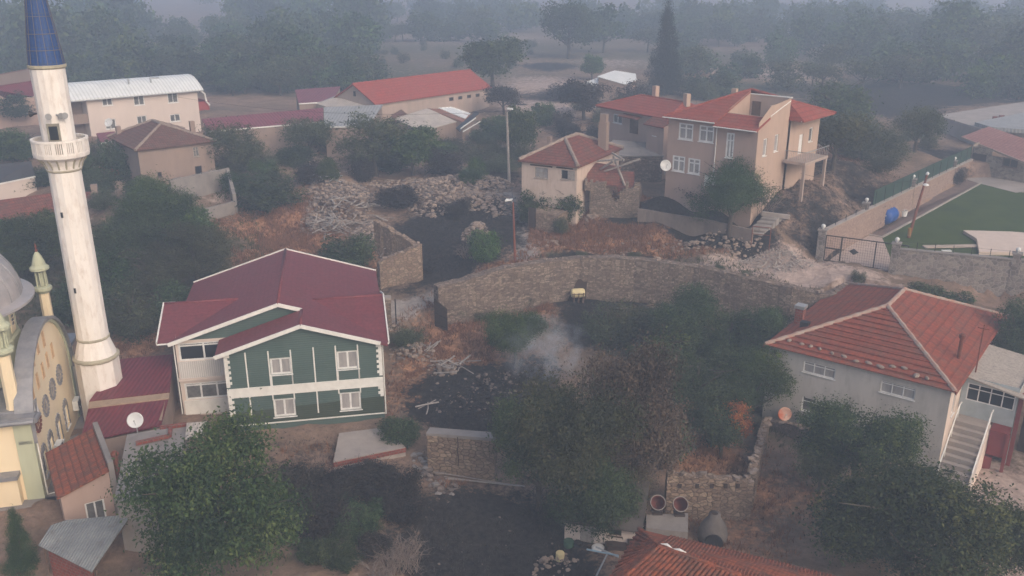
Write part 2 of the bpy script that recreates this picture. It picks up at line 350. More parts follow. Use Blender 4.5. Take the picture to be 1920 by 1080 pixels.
def green_wall():
    m, t, b = nt('green_cladding'); tc = nd(t, 'ShaderNodeTexCoord')
    sp = nd(t, 'ShaderNodeSeparateXYZ'); t.links.new(tc.outputs['Object'], sp.inputs[0])
    n = noise(t, tc.outputs['Object'], .5, 5, .6)
    base = ramp(t, n.outputs[0], [(.35, (.052, .086, .074)), (.65, (.066, .105, .09))]).outputs[0]; nst = noise(t, mapv(t, tc.outputs['Object'], (1, 1, .2)), 2.2, 7, .7); base = mix(t, ramp(t, nst.outputs[0], [(.5, 0), (.75, .5)]).outputs[0], base, (.09, .115, .10))
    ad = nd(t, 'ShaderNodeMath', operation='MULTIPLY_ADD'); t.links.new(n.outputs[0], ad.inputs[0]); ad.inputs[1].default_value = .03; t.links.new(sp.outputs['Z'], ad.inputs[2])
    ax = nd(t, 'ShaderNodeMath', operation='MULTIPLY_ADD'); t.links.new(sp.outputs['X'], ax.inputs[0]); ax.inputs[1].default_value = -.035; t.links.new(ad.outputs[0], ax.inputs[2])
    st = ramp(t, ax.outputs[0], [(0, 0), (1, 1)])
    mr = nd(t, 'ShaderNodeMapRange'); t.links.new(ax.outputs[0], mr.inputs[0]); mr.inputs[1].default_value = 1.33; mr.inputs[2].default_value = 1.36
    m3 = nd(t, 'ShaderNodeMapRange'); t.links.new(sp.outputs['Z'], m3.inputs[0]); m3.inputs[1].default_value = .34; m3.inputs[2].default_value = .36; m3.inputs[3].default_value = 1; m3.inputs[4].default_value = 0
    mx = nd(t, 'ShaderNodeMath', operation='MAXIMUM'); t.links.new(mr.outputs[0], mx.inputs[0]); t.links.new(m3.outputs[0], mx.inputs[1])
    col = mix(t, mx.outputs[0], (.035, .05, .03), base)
    wv = nd(t, 'ShaderNodeTexWave', wave_type='BANDS', bands_direction='Y'); t.links.new(tc.outputs['UV'], wv.inputs['Vector']); wv.inputs['Scale'].default_value = .314/.16
    col = mix(t, .35, col, ramp(t, wv.outputs[0], [(0, .7), (.3, 1.03)]).outputs[0], 'MULTIPLY')
    t.links.new(col, b.inputs['Base Color']); b.inputs['Roughness'].default_value = .6
    bumpn(t, b, wv.outputs[0], .4, .02); return m
M['green_wall'] = green_wall()
# ---------------------------------------------------------------- the ground: a low yard in front, a stone retaining wall, the village plain above it
YW = [(-6.4, 71.3), (-.5, 74.5), (6, 76.9), (11, 76.5), (16.1, 74.5), (23.2, 69.8), (26.0, 69.2), (28.6, 71.6), (38, 64.6), (62, 52), (90, 40)]
YWX = np.array([p[0] for p in YW]); YWY = np.array([p[1] for p in YW])
def ywall(x): return np.interp(x, YWX, YWY)
LOW = [(430,805,0),(720,795,0),(200,760,0),(83,932,0),(150,1000,-.3),(960,1080,-2),(600,1000,-1),(820,900,-.7),(900,690,.3),(830,610,1.3),(1083,560,1.8),
       (1300,590,1.8),(1480,620,1.4),(1440,790,-1.4),(1745,885,-1.4),(1350,990,-2),(1900,900,-1.5),(1900,1080,-2.2),(700,720,.4),(690,830,-.5),(760,650,1.2),(260,640,.6),(1000,900,-1.2),(1200,700,.5),
       (0,1080,-1),(1850,700,-.5),(100,560,2.2),(330,560,2.4),(30,480,3.6)]
UPP = [(760,575,2.0),(810,565,2.3),(740,540,2.9),(785,530,2.9),(850,450,5.2),(960,490,4.9),(975,450,5.6),(940,400,6.6),(930,365,7.2),(640,440,5.0),(640,380,6.4),(520,450,4.3),(560,390,6.2),
       (690,450,4.7),(100,560,2.2),(330,560,2.4),(30,480,3.6),(300,450,4.6),(380,415,5.9),(268,353,8.2),(200,330,8.2),(60,425,5.3),(500,310,8.6),(620,330,8.2),(172,257,9.8),(600,250,9.7),
       (800,340,7.6),(860,330,8.0),(1010,435,6.0),(1050,442,5.9),(1150,410,7.0),(1150,350,8.8),(1245,368,9.0),(1420,398,8.6),(1350,388,8.8),(1440,360,9.0),(1200,418,6.9),(1400,445,6.3),(1300,462,5.6),(1150,478,5.2),
       (1250,490,5.0),(1400,500,4.9),(1440,512,4.75),(1500,532,4.55),(1530,490,5.2),(1690,517,4.8),(1920,545,4.2),(1880,570,3.4),(1720,535,4.4),(1480,440,6.9),(1500,350,10.0),(1600,380,7.6),(1560,300,10.8),(1700,280,9.6),
       (1790,300,8.2),(1920,400,6.3),(1660,440,5.6),(1920,340,7.6),(1200,200,10),(950,200,10)]
UPP_W = [(x, y, 10.0) for x in (-90, -50, -20, 10, 40, 80) for y in (135, 170)] + [(24.3,82.4,9.9),(26,84.2,10.5),(28.5,86.5,10.9),(33,90,10.6),(23.2,80.6,9.2),(-85, 95, 7.5), (-70, 75, 4), (85, 90, 6), (80, 70, 3.2), (70, 110, 8.5), (-80, 115, 9.5)]
lw = np.array([PZ(*p) for p in LOW]); uw = np.vstack([np.array([PZ(*p) for p in UPP]), np.array(UPP_W)])
lw = np.vstack([lw, [(-60, 45, 1), (60, 40, -2.5), (0, 20, -2.5), (-40, 20, -1.5)]])
def idw(x, y, pts, p=3.0):
    d2 = (x[..., None]-pts[:, 0])**2+(y[..., None]-pts[:, 1])**2+2.0
    w = d2**(-p/2); return (w*pts[:, 2]).sum(-1)/w.sum(-1)
def sstep(t): t = np.clip(t, 0, 1); return t*t*(3-2*t)
GA = PZ(1538, 487, 5.2); _b = PZ(1815, 335, 6.0); GB = PZ(1678, 514, 4.8); _d = PZ(1960, 556, 4.0)
_e = (_b-GA)[:2]/np.linalg.norm((_b-GA)[:2]); GN1 = np.array([_e[1], -_e[0]]); _f = (_d-GB)[:2]/np.linalg.norm((_d-GB)[:2]); GN2 = np.array([-_f[1], _f[0]])
_q = np.array([PZ(1655, 440, 5.35), PZ(1838, 345, 6.25), PZ(1960, 500, 5.25)]); _n = np.cross(_q[1]-_q[0], _q[2]-_q[0]); _n = _n/_n[2]
def gplane(x, y): return _q[0][2]-(_n[0]*(x-_q[0][0])+_n[1]*(y-_q[0][1]))
def PPL(u, v, up=0.0):                           # a point of the garden's level seen at (u, v)
    r = ray(u, v); return O3+r*(((_q[0]-O3)@_n)/(r@_n))+V(0, 0, up)
def hnoise(x, y):
    return (.10*np.sin(x*.9+1.3*np.sin(y*.37))*np.cos(y*.8+.9*np.sin(x*.5))+.06*np.sin(x*2.1+y*1.3)*np.cos(y*1.9-x*.7)+.03*np.sin(x*4.7-y*3.1)*np.sin(y*5.3+x))
def gz(x, y, bumps=True):
    x = np.atleast_1d(np.asarray(x, float)); y = np.atleast_1d(np.asarray(y, float))
    lo = idw(x, y, lw); up = idw(x, y, uw)
    w = .3+np.maximum(0, -6.4-x)*.55
    t = sstep(((y-ywall(x)-.45)/w)*.5+.5)
    z = lo*(1-t)+up*t
    g = (np.minimum(np.minimum((x-GA[0])*GN1[0]+(y-GA[1])*GN1[1], (x-GB[0])*GN2[0]+(y-GB[1])*GN2[1]), (106-y)*1.0))   # inside the lawn garden the earth lies under the turf
    k = sstep((g+.12)/.25); z = z*(1-k)+(gplane(x, y)-.05)*k
    far = sstep((y-150)/60.); zf = 10+np.maximum(0, y-400)*.012
    z = z*(1-far)+zf*far
    if bumps: z = z+hnoise(x, y)*(1-k)
    return z
def g1(x, y): return float(gz(x, y)[0])
def PG(u, v):                                   # the ground point seen at (u, v)
    r = ray(u, v); lo, hi = 30.0, 1500.0; prev = 30.0
    ts = np.concatenate([np.arange(35, 180, .5), np.arange(180, 1500, 5)])
    p = O3+r*ts[:, None]; d = p[:, 2]-gz(p[:, 0], p[:, 1], False)
    i = int(np.argmax(d < 0)) if (d < 0).any() else len(ts)-1
    a, b = ts[max(i-1, 0)], ts[i]
    for _ in range(12):
        m = (a+b)/2; q = O3+r*m
        if q[2] < g1(q[0], q[1]): b = m
        else: a = m
    return O3+r*b
def axis(lo, hi, st, far, k=1.13, neg=None):
    a = list(np.arange(lo, hi+1e-6, st)); s = st; x = hi
    while x < far: s *= k; x += s; a.append(x)
    if neg is not None:
        s = st; x = lo; b = []
        while x > neg: s *= k; x -= s; b.append(x)
        a = b[::-1]+a
    return np.array(a)
GX = axis(-68, 68, .42, 1600, neg=-1600); GY = axis(34, 128, .42, 2600, neg=-60)
gx, gy = np.meshgrid(GX, GY); gzv = gz(gx, gy)
me = bpy.data.meshes.new('ground')
nx, ny = len(GX), len(GY)
vv = np.stack([gx, gy, gzv], -1).reshape(-1, 3)
idx = np.arange(nx*ny).reshape(ny, nx)
ff = np.stack([idx[:-1, :-1], idx[:-1, 1:], idx[1:, 1:], idx[1:, :-1]], -1).reshape(-1, 4)
me.vertices.add(len(vv)); me.vertices.foreach_set('co', vv.ravel())
me.loops.add(ff.size); me.loops.foreach_set('vertex_index', ff.ravel().astype(np.int32))
me.polygons.add(len(ff)); me.polygons.foreach_set('loop_start', np.arange(0, ff.size, 4, dtype=np.int32)); me.polygons.foreach_set('loop_total', np.full(len(ff), 4, dtype=np.int32))
me.update(); me.validate(); me.polygons.foreach_set('use_smooth', [True]*len(me.polygons))
# what covers the ground where: (u, v, half-width m, half-depth m, amount)
COVER = {
 'char': [(850,445,6.2,7,1.5),(900,400,4,5,.9),(820,420,3,4,.7),(860,500,3,3,.9),(910,745,5.2,4.6,1.5),(960,720,3.5,3.5,1.3),(860,760,2.5,2.5,.8),(990,735,3,3,.8),(920,1035,5.2,4.8,1.4),(990,1060,4,4,1.1),(850,1060,3,3.5,1.1),(1090,560,3.2,2.6,1.1),(1095,600,2.2,5,1.0),
          (1180,560,5,2.2,.8),(1290,388,7,2.2,1.6),(1370,408,5,1.8,1.5),(1540,420,3,5,.7),(1240,378,3,2,.9),(1350,445,3.2,1.5,1.2),(1410,450,2.6,1.5,1.0),(1490,400,4,6,.55),(1530,350,6,7,.5),(1465,375,2.5,3,.6),(1590,320,6,8,.6),(1700,180,16,12,1.3),(1640,200,12,14,.9),(1760,290,6,4,.8),(1620,370,4,4,.7),
          (1500,290,4,4,.3),(880,330,6,5,.8),(940,330,3,5,.8),(760,520,2.5,2,.7),(770,545,3,1.5,.6),(1030,125,6,7,1.3),(1080,180,14,8,.8),(620,900,6,5,.45),(700,900,4,4,.45),(560,900,4,6,.5),(1250,600,9,5,.5),(1400,690,6,8,.4),(870,820,4,2.5,.2),(1000,215,1.6,1.5,1.1),(975,196,1.3,1.5,1)],
 'dry': [(560,400,4,5,1),(520,430,5,5,1),(560,455,4,4,1.1),(510,480,4,3,1),(540,490,4,2,1),(610,480,2,2,.6),(690,515,2,3,.8),(900,560,4,3,.9),(960,545,4,2.5,1),(860,620,4,4,.8),(880,660,5,3,.9),(830,725,3,2.5,.9),(780,740,3,3,.6),(885,805,2,1,1),(1150,435,7,4,1.3),(1230,450,7,3,1.2),(1090,425,5,4,1.1),(1040,445,4,3,.8),(1170,410,4,4,1),(1300,455,5,2.5,.7),(1190,400,3,4,.8),(1110,470,6,1.6,.7),(1330,860,3,3,.9),(800,690,3,3,.6),(270,640,2.5,2.5,.8),(1450,930,3,4,.55),(1400,1010,3,3,.45),(640,860,3,2,.4),(880,940,2,2,.4),(700,470,1.5,2,.5),(1040,400,3,4,.5),(830,560,2,3,.4),(1010,590,3,2,.5),(590,500,3,2,.6),(1560,290,5,6,.6),(930,100,40,50,.25),(1380,140,30,20,.5),(1450,130,20,14,.5)],
 'pale': [(1440,505,5.0,2.0,1.3),(1360,500,3,1.2,1),(1520,525,4,1.6,1.2),(1500,500,3,1.2,1.1),(1400,490,3,1.3,.8),(1560,510,5,1.2,.9),(1600,530,5,1.5,.6),(1480,520,4,.9,.7),(970,440,1.5,6,.7),(990,475,1.2,3,.6),(965,390,1.4,6,.5),(1030,200,10,14,.7),(1020,165,12,8,.9),(1010,150,10,8,.6),(1150,118,14,9,.6),(1450,110,10,10,.6),(1480,40,60,80,1.1),(1650,60,50,50,.8),(1850,30,60,60,.8),(1440,140,16,14,.7),(860,70,40,40,.5),(1400,20,50,60,.8),(1700,150,12,8,.5),(1900,960,6,8,.8),(1880,900,4,5,.5),(560,300,6,5,.6),(640,320,5,4,.4),(200,350,3,8,.6),(230,330,3,5,.6),(960,130,60,30,.3),(420,370,3,2,.5),(700,830,3,1.5,.3),(690,135,30,20,.3),(1660,200,4,3,.7)],
 'green': [(500,160,30,12,.7),(960,560,1.8,1.2,.7),(900,585,1.6,1,.6),(1200,600,10,6,.6),(1350,720,8,8,.8),(280,500,14,14,.8),(120,520,10,10,.7),(850,600,2,1,.6),(690,560,2,2,.4),(600,990,4,4,.5),(760,630,3,2,.6),(1000,640,4,4,.4),(1290,480,2,.6,.5),(1250,485,5,.6,.5),(1360,510,5,.6,.5),(1060,476,5,.5,.8),(1150,477,5,.5,.9),(1330,503,3,.4,.8),(1420,527,3,.4,.8),(1480,541,2.5,.4,.7),(870,480,2,2,.3),(1450,140,25,10,.4),(960,105,60,60,.45),(850,90,80,60,.6),(1450,160,40,18,.7),(1300,110,60,40,.6),(600,140,50,25,.8),(150,140,50,30,.7),(1750,120,50,30,.6),(1600,60,90,70,.5),(980,60,120,60,.5),(1230,210,16,8,.5),(700,260,20,10,.5),(440,300,16,12,.5)],
 'road': [(0,0,0,0,0)],
}
def charred(x, y):                                # how burnt the ground is at (x, y)
    a = np.zeros(np.shape(x))
    for (u, v, ru, rv, k) in COVER['char']:
        c = CH.setdefault((u, v), PG(u, v)); a = np.maximum(a, k*np.exp(-.8*(((x-c[0])/ru)**2+((y-c[1])/rv)**2)))
    return a
CH = {}
def cover(pts, lst, shape):
    a = np.zeros(shape)
    for (u, v, ru, rv, k) in lst:
        if ru <= 0: continue
        c = PG(u, v); d = ((gx-c[0])/ru)**2+((gy-c[1])/rv)**2
        a = np.maximum(a, k*np.exp(-d*.8))
    return a
def seg_cover(pix, w):                            # a strip along a line of ground points
    pts = [PG(*p) for p in pix]; a = np.full(gx.shape, 1e9)
    for p, q in zip(pts, pts[1:]):
        dx, dy = q[0]-p[0], q[1]-p[1]; L2 = dx*dx+dy*dy
        t = np.clip(((gx-p[0])*dx+(gy-p[1])*dy)/L2, 0, 1)
        a = np.minimum(a, np.hypot(gx-p[0]-t*dx, gy-p[1]-t*dy))
    return np.clip(1.3-a/w*.8, 0, 1.2)
for k, lst in COVER.items():
    a = cover(None, lst, gx.shape)
    if k == 'road': a = np.maximum(seg_cover([(690,612),(745,583),(800,565),(835,548)], 1.3), seg_cover([(985,480),(972,440),(958,400),(940,350)], 1.2)*.75)
    at = me.attributes.new(k, 'FLOAT', 'POINT'); at.data.foreach_set('value', a.ravel().astype(np.float32))
def ground_mat():
    m, t, b = nt('ground_earth'); tc = nd(t, 'ShaderNodeTexCoord'); vec = tc.outputs['Object']
    n0 = noise(t, vec, .35, 8, .65); n1 = noise(t, vec, 2.2, 8, .72); n2 = noise(t, vec, .09, 5, .6)
    col = ramp(t, n0.outputs[0], [(.3, (.17, .115, .083)), (.5, (.27, .18, .132)), (.7, (.36, .245, .185))]).outputs[0]
    col = mix(t, ramp(t, n2.outputs[0], [(.4, 0), (.65, .6)]).outputs[0], col, (.135, .108, .078))
    def layer(col, attr, c1, c2, sc=2.2, k=.55):
        a = nd(t, 'ShaderNodeAttribute', attribute_name=attr)
        nn = noise(t, vec, sc, 8, .7); n4 = noise(t, vec, .8, 6, .7)
        s = nd(t, 'ShaderNodeMath', operation='ADD'); t.links.new(nn.outputs[0], s.inputs[0]); t.links.new(n4.outputs[0], s.inputs[1])
        mu = nd(t, 'ShaderNodeMath', operation='MULTIPLY_ADD'); t.links.new(s.outputs[0], mu.inputs[0]); mu.inputs[1].default_value = 1.1; mu.inputs[2].default_value = -1.1
        ad = nd(t, 'ShaderNodeMath', operation='ADD'); t.links.new(a.outputs['Fac'], ad.inputs[0]); t.links.new(mu.outputs[0], ad.inputs[1])
        f = ramp(t, ad.outputs[0], [(.32, 0), (.62, 1)]).outputs[0]
        c = ramp(t, nn.outputs[0], [(.35, c1), (.65, c2)]).outputs[0]
        return mix(t, f, col, c)
    col = layer(col, 'green', (.055, .062, .035), (.12, .108, .068))
    col = layer(col, 'dry', (.29, .14, .075), (.46, .25, .145))
    col = layer(col, 'pale', (.38, .285, .24), (.52, .40, .345), 1.2)
    col = layer(col, 'road', (.30, .265, .245), (.38, .33, .30), 3)
    col = layer(col, 'char', (.008, .008, .009), (.048, .042, .04), 3)
    col = mix(t, 1.0, col, ramp(t, n1.outputs[0], [(.25, .62), (.7, 1.2)]).outputs[0], 'MULTIPLY')
    t.links.new(col, b.inputs['Base Color']); b.inputs['Roughness'].default_value = 1; b.inputs['Specular IOR Level'].default_value = .1
    bumpn(t, b, n1.outputs[0], .9, .25); return m
M['ground'] = ground_mat(); me.materials.append(M['ground'])
ground = bpy.data.objects.new('ground', me); COL.objects.link(ground); tag(ground, 'uneven dusty earth with burnt patches and dry orange grass', None, None, 'structure')
# ---------------------------------------------------------------- buildings: a frame set on a wall line, x along the front, y into the house, z up
class Bld:
    def __init__(s, name, label, cat, A, B, zb, group=None):
        e = (B-A)[:2]; s.L = float(np.hypot(*e)); e = e/s.L
        s.e = np.array([e[0], e[1], 0]); s.n = np.array([-e[1], e[0], 0]); s.o = V(A[0], A[1], zb); s.zb = zb
        s.root = empty(name, s.o, math.atan2(e[1], e[0]), label, cat, group)
    def w(s, x, y, z): return s.o+s.e*x+s.n*y+V(0, 0, z)
    def l(s, p):
        d = np.asarray(p, float)-s.o; return V(d@s.e, d@s.n, d[2])
    def fx(s, u, v, y=0.0):                       # (x, z) on the plane y = const seen at (u, v)
        r = ray(u, v); q = s.o+s.n*y; t = ((q-O3)@s.n)/(r@s.n); p = s.l(O3+r*t); return float(p[0]), float(p[2])
    def sx(s, u, v, x):                           # (y, z) on the plane x = const
        r = ray(u, v); q = s.o+s.e*x; t = ((q-O3)@s.e)/(r@s.e); p = s.l(O3+r*t); return float(p[1]), float(p[2])
    def zx(s, u, v, z):                           # (x, y) at local height z
        p = s.l(PZ(u, v, z+s.zb)); return float(p[0]), float(p[1])
    def rect(s, u0, v0, u1, v1, y=0.0):           # opening from its top-left and bottom-right corners
        a = s.fx(u0, v0, y); b = s.fx(u1, v1, y); return (a[0], b[0], b[1], a[1])
class Face:
    """a vertical wall plane in house coordinates: o origin, a along, n outward"""
    def __init__(s, o, a, n): s.o = np.asarray(o, float); s.a = np.asarray(a, float); s.n = np.asarray(n, float)
    def p(s, x, d, z): return s.o+s.a*x+s.n*d+V(0, 0, z)
    def box(s, mb, x0, x1, d0, d1, z0, z1, mi=0):
        c = s.p((x0+x1)/2, (d0+d1)/2, (z0+z1)/2); return mb.obox(c, s.a*(x1-x0)/2, s.n*(d1-d0)/2, V(0, 0, (z1-z0)/2), mi)
def front(y=0.0): return Face((0, y, 0), (1, 0, 0), (0, -1, 0))
def rightf(L): return Face((L, 0, 0), (0, 1, 0), (1, 0, 0))
def leftf(x=0.0): return Face((x, 0, 0), (0, 1, 0), (-1, 0, 0))
def backf(y): return Face((0, y, 0), (1, 0, 0), (0, 1, 0))
def wall(mb, f, x0, x1, z0, z1, holes=(), depth=.16, mi=0, gable=None):
    xs = sorted({x0, x1, *[h[0] for h in holes], *[h[1] for h in holes]}); zs = sorted({z0, z1, *[h[2] for h in holes], *[h[3] for h in holes]})
    xs = [x for x in xs if x0-1e-6 <= x <= x1+1e-6]; zs = [z for z in zs if z0-1e-6 <= z <= z1+1e-6]
    flip = np.cross(f.a, V(0, 0, 1))@f.n < 0
    def q(a, b, c, d): mb.add([a, b, c, d], [(3, 2, 1, 0) if flip else (0, 1, 2, 3)], mi)
    for i in range(len(xs)-1):
        for j in range(len(zs)-1):
            cx, cz = (xs[i]+xs[i+1])/2, (zs[j]+zs[j+1])/2
            if any(h[0] < cx < h[1] and h[2] < cz < h[3] for h in holes): continue
            q(f.p(xs[i], 0, zs[j]), f.p(xs[i+1], 0, zs[j]), f.p(xs[i+1], 0, zs[j+1]), f.p(xs[i], 0, zs[j+1]))
    for (a, b, c, d) in [h[:4] for h in holes]:
        q(f.p(a, 0, c), f.p(b, 0, c), f.p(b, -depth, c), f.p(a, -depth, c)); q(f.p(a, -depth, d), f.p(b, -depth, d), f.p(b, 0, d), f.p(a, 0, d))
        q(f.p(a, 0, c), f.p(a, -depth, c), f.p(a, -depth, d), f.p(a, 0, d)); q(f.p(b, -depth, c), f.p(b, 0, c), f.p(b, 0, d), f.p(b, -depth, d))
    if gable:
        pts = [f.p(x0, 0, z1)]+[f.p(x1, 0, z1)]+[f.p(x, 0, z) for x, z in gable]
        mb.add(pts, [tuple(range(len(pts)-1, -1, -1)) if flip else tuple(range(len(pts)))], mi)
def window(parent, f, r, fmat, pmat, cols=2, transom=0.0, fw=.07, depth=.12, sill=True, proud=0.0, name='window', surround=0.0):
    """frame with bars, a glass pane behind it and a sill"""
    x0, x1, z0, z1 = r[:4]; m = MB(); d0, d1 = -depth+proud, -depth+.06+proud
    f.box(m, x0, x1, d0, d1, z0, z0+fw); f.box(m, x0, x1, d0, d1, z1-fw, z1)
    f.box(m, x0, x0+fw, d0, d1, z0+fw, z1-fw); f.box(m, x1-fw, x1, d0, d1, z0+fw, z1-fw)
    for k in range(1, cols):
        c = x0+(x1-x0)*k/cols; f.box(m, c-fw*.5, c+fw*.5, d0+.003, d1-.003, z0+fw, z1-fw)
    if transom:
        c = z1-(z1-z0)*transom; f.box(m, x0+fw, x1-fw, d0+.006, d1-.006, c-fw*.4, c+fw*.4)
    if surround:
        s = surround
        f.box(m, x0-s, x1+s, .002, .05, z0-s, z0); f.box(m, x0-s, x1+s, .002, .05, z1, z1+s)
        f.box(m, x0-s, x0, .002, .047, z0, z1); f.box(m, x1, x1+s, .002, .047, z0, z1)
    o = m.build(name, fmat, parent)
    p = MB(); f.box(p, x0+.01, x1-.01, d0+.005, d0+.02, z0+.01, z1-.01); p.build('pane', pmat, o)
    if sill and not surround:
        q = MB(); f.box(q, x0-.08, x1+.08, -depth+.062+proud, .07, z0-.06, z0-.004); q.build('sill', fmat, o)
    return o
def hip_roof(mb, L, D, z, h, over=.4, rid=None, t=.14, mi=0):
    """hipped roof over 0..L by 0..D; rid = (x0,y0,x1,y1) ridge ends"""
    o = over; a, b, c, d = V(-o,-o,z), V(L+o,-o,z), V(L+o,D+o,z), V(-o,D+o,z)
    p, q = V(rid[0], rid[1], z+h), V(rid[2], rid[3], z+h)
    return a, b, c, d, p, q
def ridge(parent, segs, r, mat, name='ridge_cap'):
    m = MB()
    for p, q in segs:
        p, q = np.asarray(p, float), np.asarray(q, float); n = max(2, int(np.linalg.norm(q-p)/.4)); pts = [p+(q-p)*i/n for i in range(n+1)]
        m.tube(pts, [r*(1+.15*math.sin(i*2.3)) for i in range(n+1)], 7)
    return m.build(name, mat, parent)
def dish(p, look, rad, mat, label, tilt=.5, rim=None, poleh=.9):
    """satellite dish on a short mast; look = heading (radians) it faces"""
    o = empty('satellite_dish', p, look, label, 'satellite dish')
    m = MB(); prof = [(rad*math.sin(a)/math.sin(.75), rad*(1-math.cos(a))/math.sin(.75)*.8) for a in np.linspace(.02, .75, 7)]
    prof += [(r-.02, z+.035) for r, z in prof[::-1]]
    m.lathe(prof, 28, capb=True, capt=True); d = m.build('reflector', mat, o, smooth=True)
    d.location = (0, 0, poleh); d.rotation_euler = (0, math.pi/2-tilt, 0)
    a = MB(); a.tube([(0, 0, 0), (0, 0, poleh)], .035, 8); a.tube([(0, 0, poleh*.9), (-.02, 0, poleh)], .05, 8); a.build('mast', M['metal_grey'], o)
    b = MB(); ca, sa = math.cos(tilt), math.sin(tilt); tip = V(rad*1.05*ca, 0, poleh+rad*1.05*sa)
    b.tube([(0+.1*ca+rad*.8*sa*.6, 0, poleh-rad*.75*ca*.8), tip], .018, 6); b.tube([tip, tip+V(.1*ca, 0, .1*sa)], .05, 8); b.build('feed_arm', M['metal_grey'], o)
    return o
# ================================================================ the green house
def green_house():
    b = Bld('green_house', 'two-storey dark green clad house with white battens and a maroon tiled roof', 'house', PZ(427, 737, 2.9), PZ(718, 713, 2.9), 0.0)
    r, L = b.root, b.L; D = 15.5; BY = 3.0; BX = -3.55; sl = .32; EZ = 5.72
    wr = [(505.4,672.5,547.7,700.6), (630.7,659.4,673,690.4), (511.8,749,555.8,779), (636.7,736.9,678,766.8)]
    holes = [b.rect(*q) for q in wr]
    w = MB(); cx = L/2+.05
    wall(w, front(), 0, L, -.6, EZ, holes, gable=[(cx+.05, EZ+sl*(L/2+.1)), (cx-.05, EZ+sl*(L/2+.1))])
    wall(w, rightf(L), 0, D, -.6, EZ); wall(w, leftf(0), 0, BY, -.6, EZ); wall(w, backf(D), 0, L, -.6, EZ, gable=[(3.6, EZ+2.3)])
    wall(w, Face((0, BY-.02, 0), (1, 0, 0), (0, -1, 0)), BX, L, EZ+.05, EZ+.1, gable=[(3.55, EZ+2.25)])
    w.build('wall', M['green_wall'], r)
    for h in holes: window(r, front(), h, M['upvc'], M['curtain'], 2, fw=.13, depth=.13, sill=True, surround=0)
    m = MB(); fa = front()                                   # white boards: floor band, battens, base line, corner blocks
    zb0, zb1 = b.fx(574, 735)[1]-.0, b.fx(574, 718)[1]
    fa.box(m, -.03, L+.03, .0, .06, zb0, zb1); fa.box(m, -.03, L+.03, .0, .05, .33, .41)
    zx = lambda x, y: b.fx(290+.352*x, 450+.352*y)
    for x, y0 in ((480,600), (602,592), (721,585), (843,572), (961,563), (1079,556)):
        q = zx(x, y0); fa.box(m, q[0]-.045, q[0]+.045, .0, .035, zb1, min(q[1], EZ+.3))
    for x, y0, y1 in ((512,828,945), (630,820,852), (744,815,848), (868,800,920), (981,790,817), (1096,780,812)):
        q = zx(x, (y0+y1)/2); z1 = zx(x, y1)[1]; fa.box(m, q[0]-.045, q[0]+.045, .0, .035, z1, zb0)
    for q0, q1 in ((0, 2), (1, 3)):
        for xx in (holes[q0][0], holes[q0][1]): fa.box(m, xx-.045, xx+.045, .0, .035, zb1, holes[q0][2])
    m.build('batten', M['white_paint'], r)
    for side, z0, z1 in ((0, 2.95+.35, EZ-.05), (0, 1.1, 2.85), (1, 2.95+.35, EZ-.05), (1, 1.7, 2.85)):
        q = MB(); n = max(3, int((z1-z0)/.19)); hh = (z1-z0)/n
        for k in range(n):
            wd = .34 if k % 2 else .2
            x0 = 0 if side == 0 else L-wd
            fa.box(q, x0-.02, x0+wd+.02, .0, .045, z0+k*hh, z0+(k+.97)*hh)
        q.build('corner_quoin', M['white_paint'], r)
    # white glazed balcony stack on the left
    g = MB(); f2 = front(BY)
    up = (BX+.25, -.05, 3.98+.35, 5.35); lo = (BX+.3, -.05, 1.15, 2.35)
    wall(g, f2, BX, 0, -.6, EZ+.06, [(BX+.18, -.03, 4.2, 5.55), (BX+.25, -.03, 1.2, 2.5)], depth=.3)
    wall(g, leftf(BX), BY, D, -.6, EZ+.06); g.build('balcony_wall', M['white_wall'], r)
    s = MB(); f2.box(s, BX-.06, 0, .003, .16, 2.72, 2.92); f2.box(s, BX-.06, 0, .003, .1, -.05, .03); s.parts('balcony_ledge', M['white_wall'], r); s = MB(); f2.box(s, BX+.1, 0, .003, .09, 2.925, 4.16); s.build('balcony_panel', wavy('ribbed_balcony_panel', (.60, .57, .54), (.52, .49, .47), .14, .6, depth=.02), r)
    window(r, f2, (BX+.18, -.03, 4.2, 5.55), M['upvc'], M['glass'], 2, transom=.17, fw=.12, depth=.12, sill=False)
    window(r, f2, (BX+.25, -.03, 1.2, 2.5), M['upvc'], M['curtain_dim'], 3, transom=.17, fw=.12, depth=.12, sill=False)
    s = MB(); f2.box(s, BX+.12, 0, .003, .1, .08, 1.16); s.build('lower_panel', M['white_paint'], r)
    # roofs: main gable, lower front gable, two side gables
    t = .13; MX0, MX1, RX = -3.95, L+.45, 3.6; MY0, MY1 = BY-.35, D+.35; ez = EZ-.05; mz = ez+sl*(RX-MX0)
    rf = MB()
    def gable_y(x0, xr, x1, y0, y1, z0, zr, z1): rf.slab([(x0,y0,z0),(xr,y0,zr),(xr,y1,zr),(x0,y1,z0)], t); rf.slab([(xr,y0,zr),(x1,y0,z1),(x1,y1,z1),(xr,y1,zr)], t)
    z_r = mz-sl*(MX1-RX)
    gable_y(MX0, RX, MX1, MY0, MY1, ez, mz, z_r)
    fx0 = -.55; fr = (MX1+fx0)/2+.0; fz = z_r+sl*(MX1-fr)
    gable_y(fx0, fr, MX1, -.42, MY0-.003, fz-sl*(fr-fx0), fz, z_r)
    ly0, ly1, lxo = BY+.1, BY+8.2, -4.75; lym = (ly0+ly1)/2; lz = ez+1.42      # left wing
    xin = MX0+(lz-ez)/sl
    rf.slab([(lxo,ly0,ez-.03),(xin-4.4,ly0,ez-.03),(xin,lym,lz),(lxo,lym,lz)], t); rf.slab([(lxo,lym,lz),(xin,lym,lz),(xin-4.4,ly1,ez-.03),(lxo,ly1,ez-.03)], t)
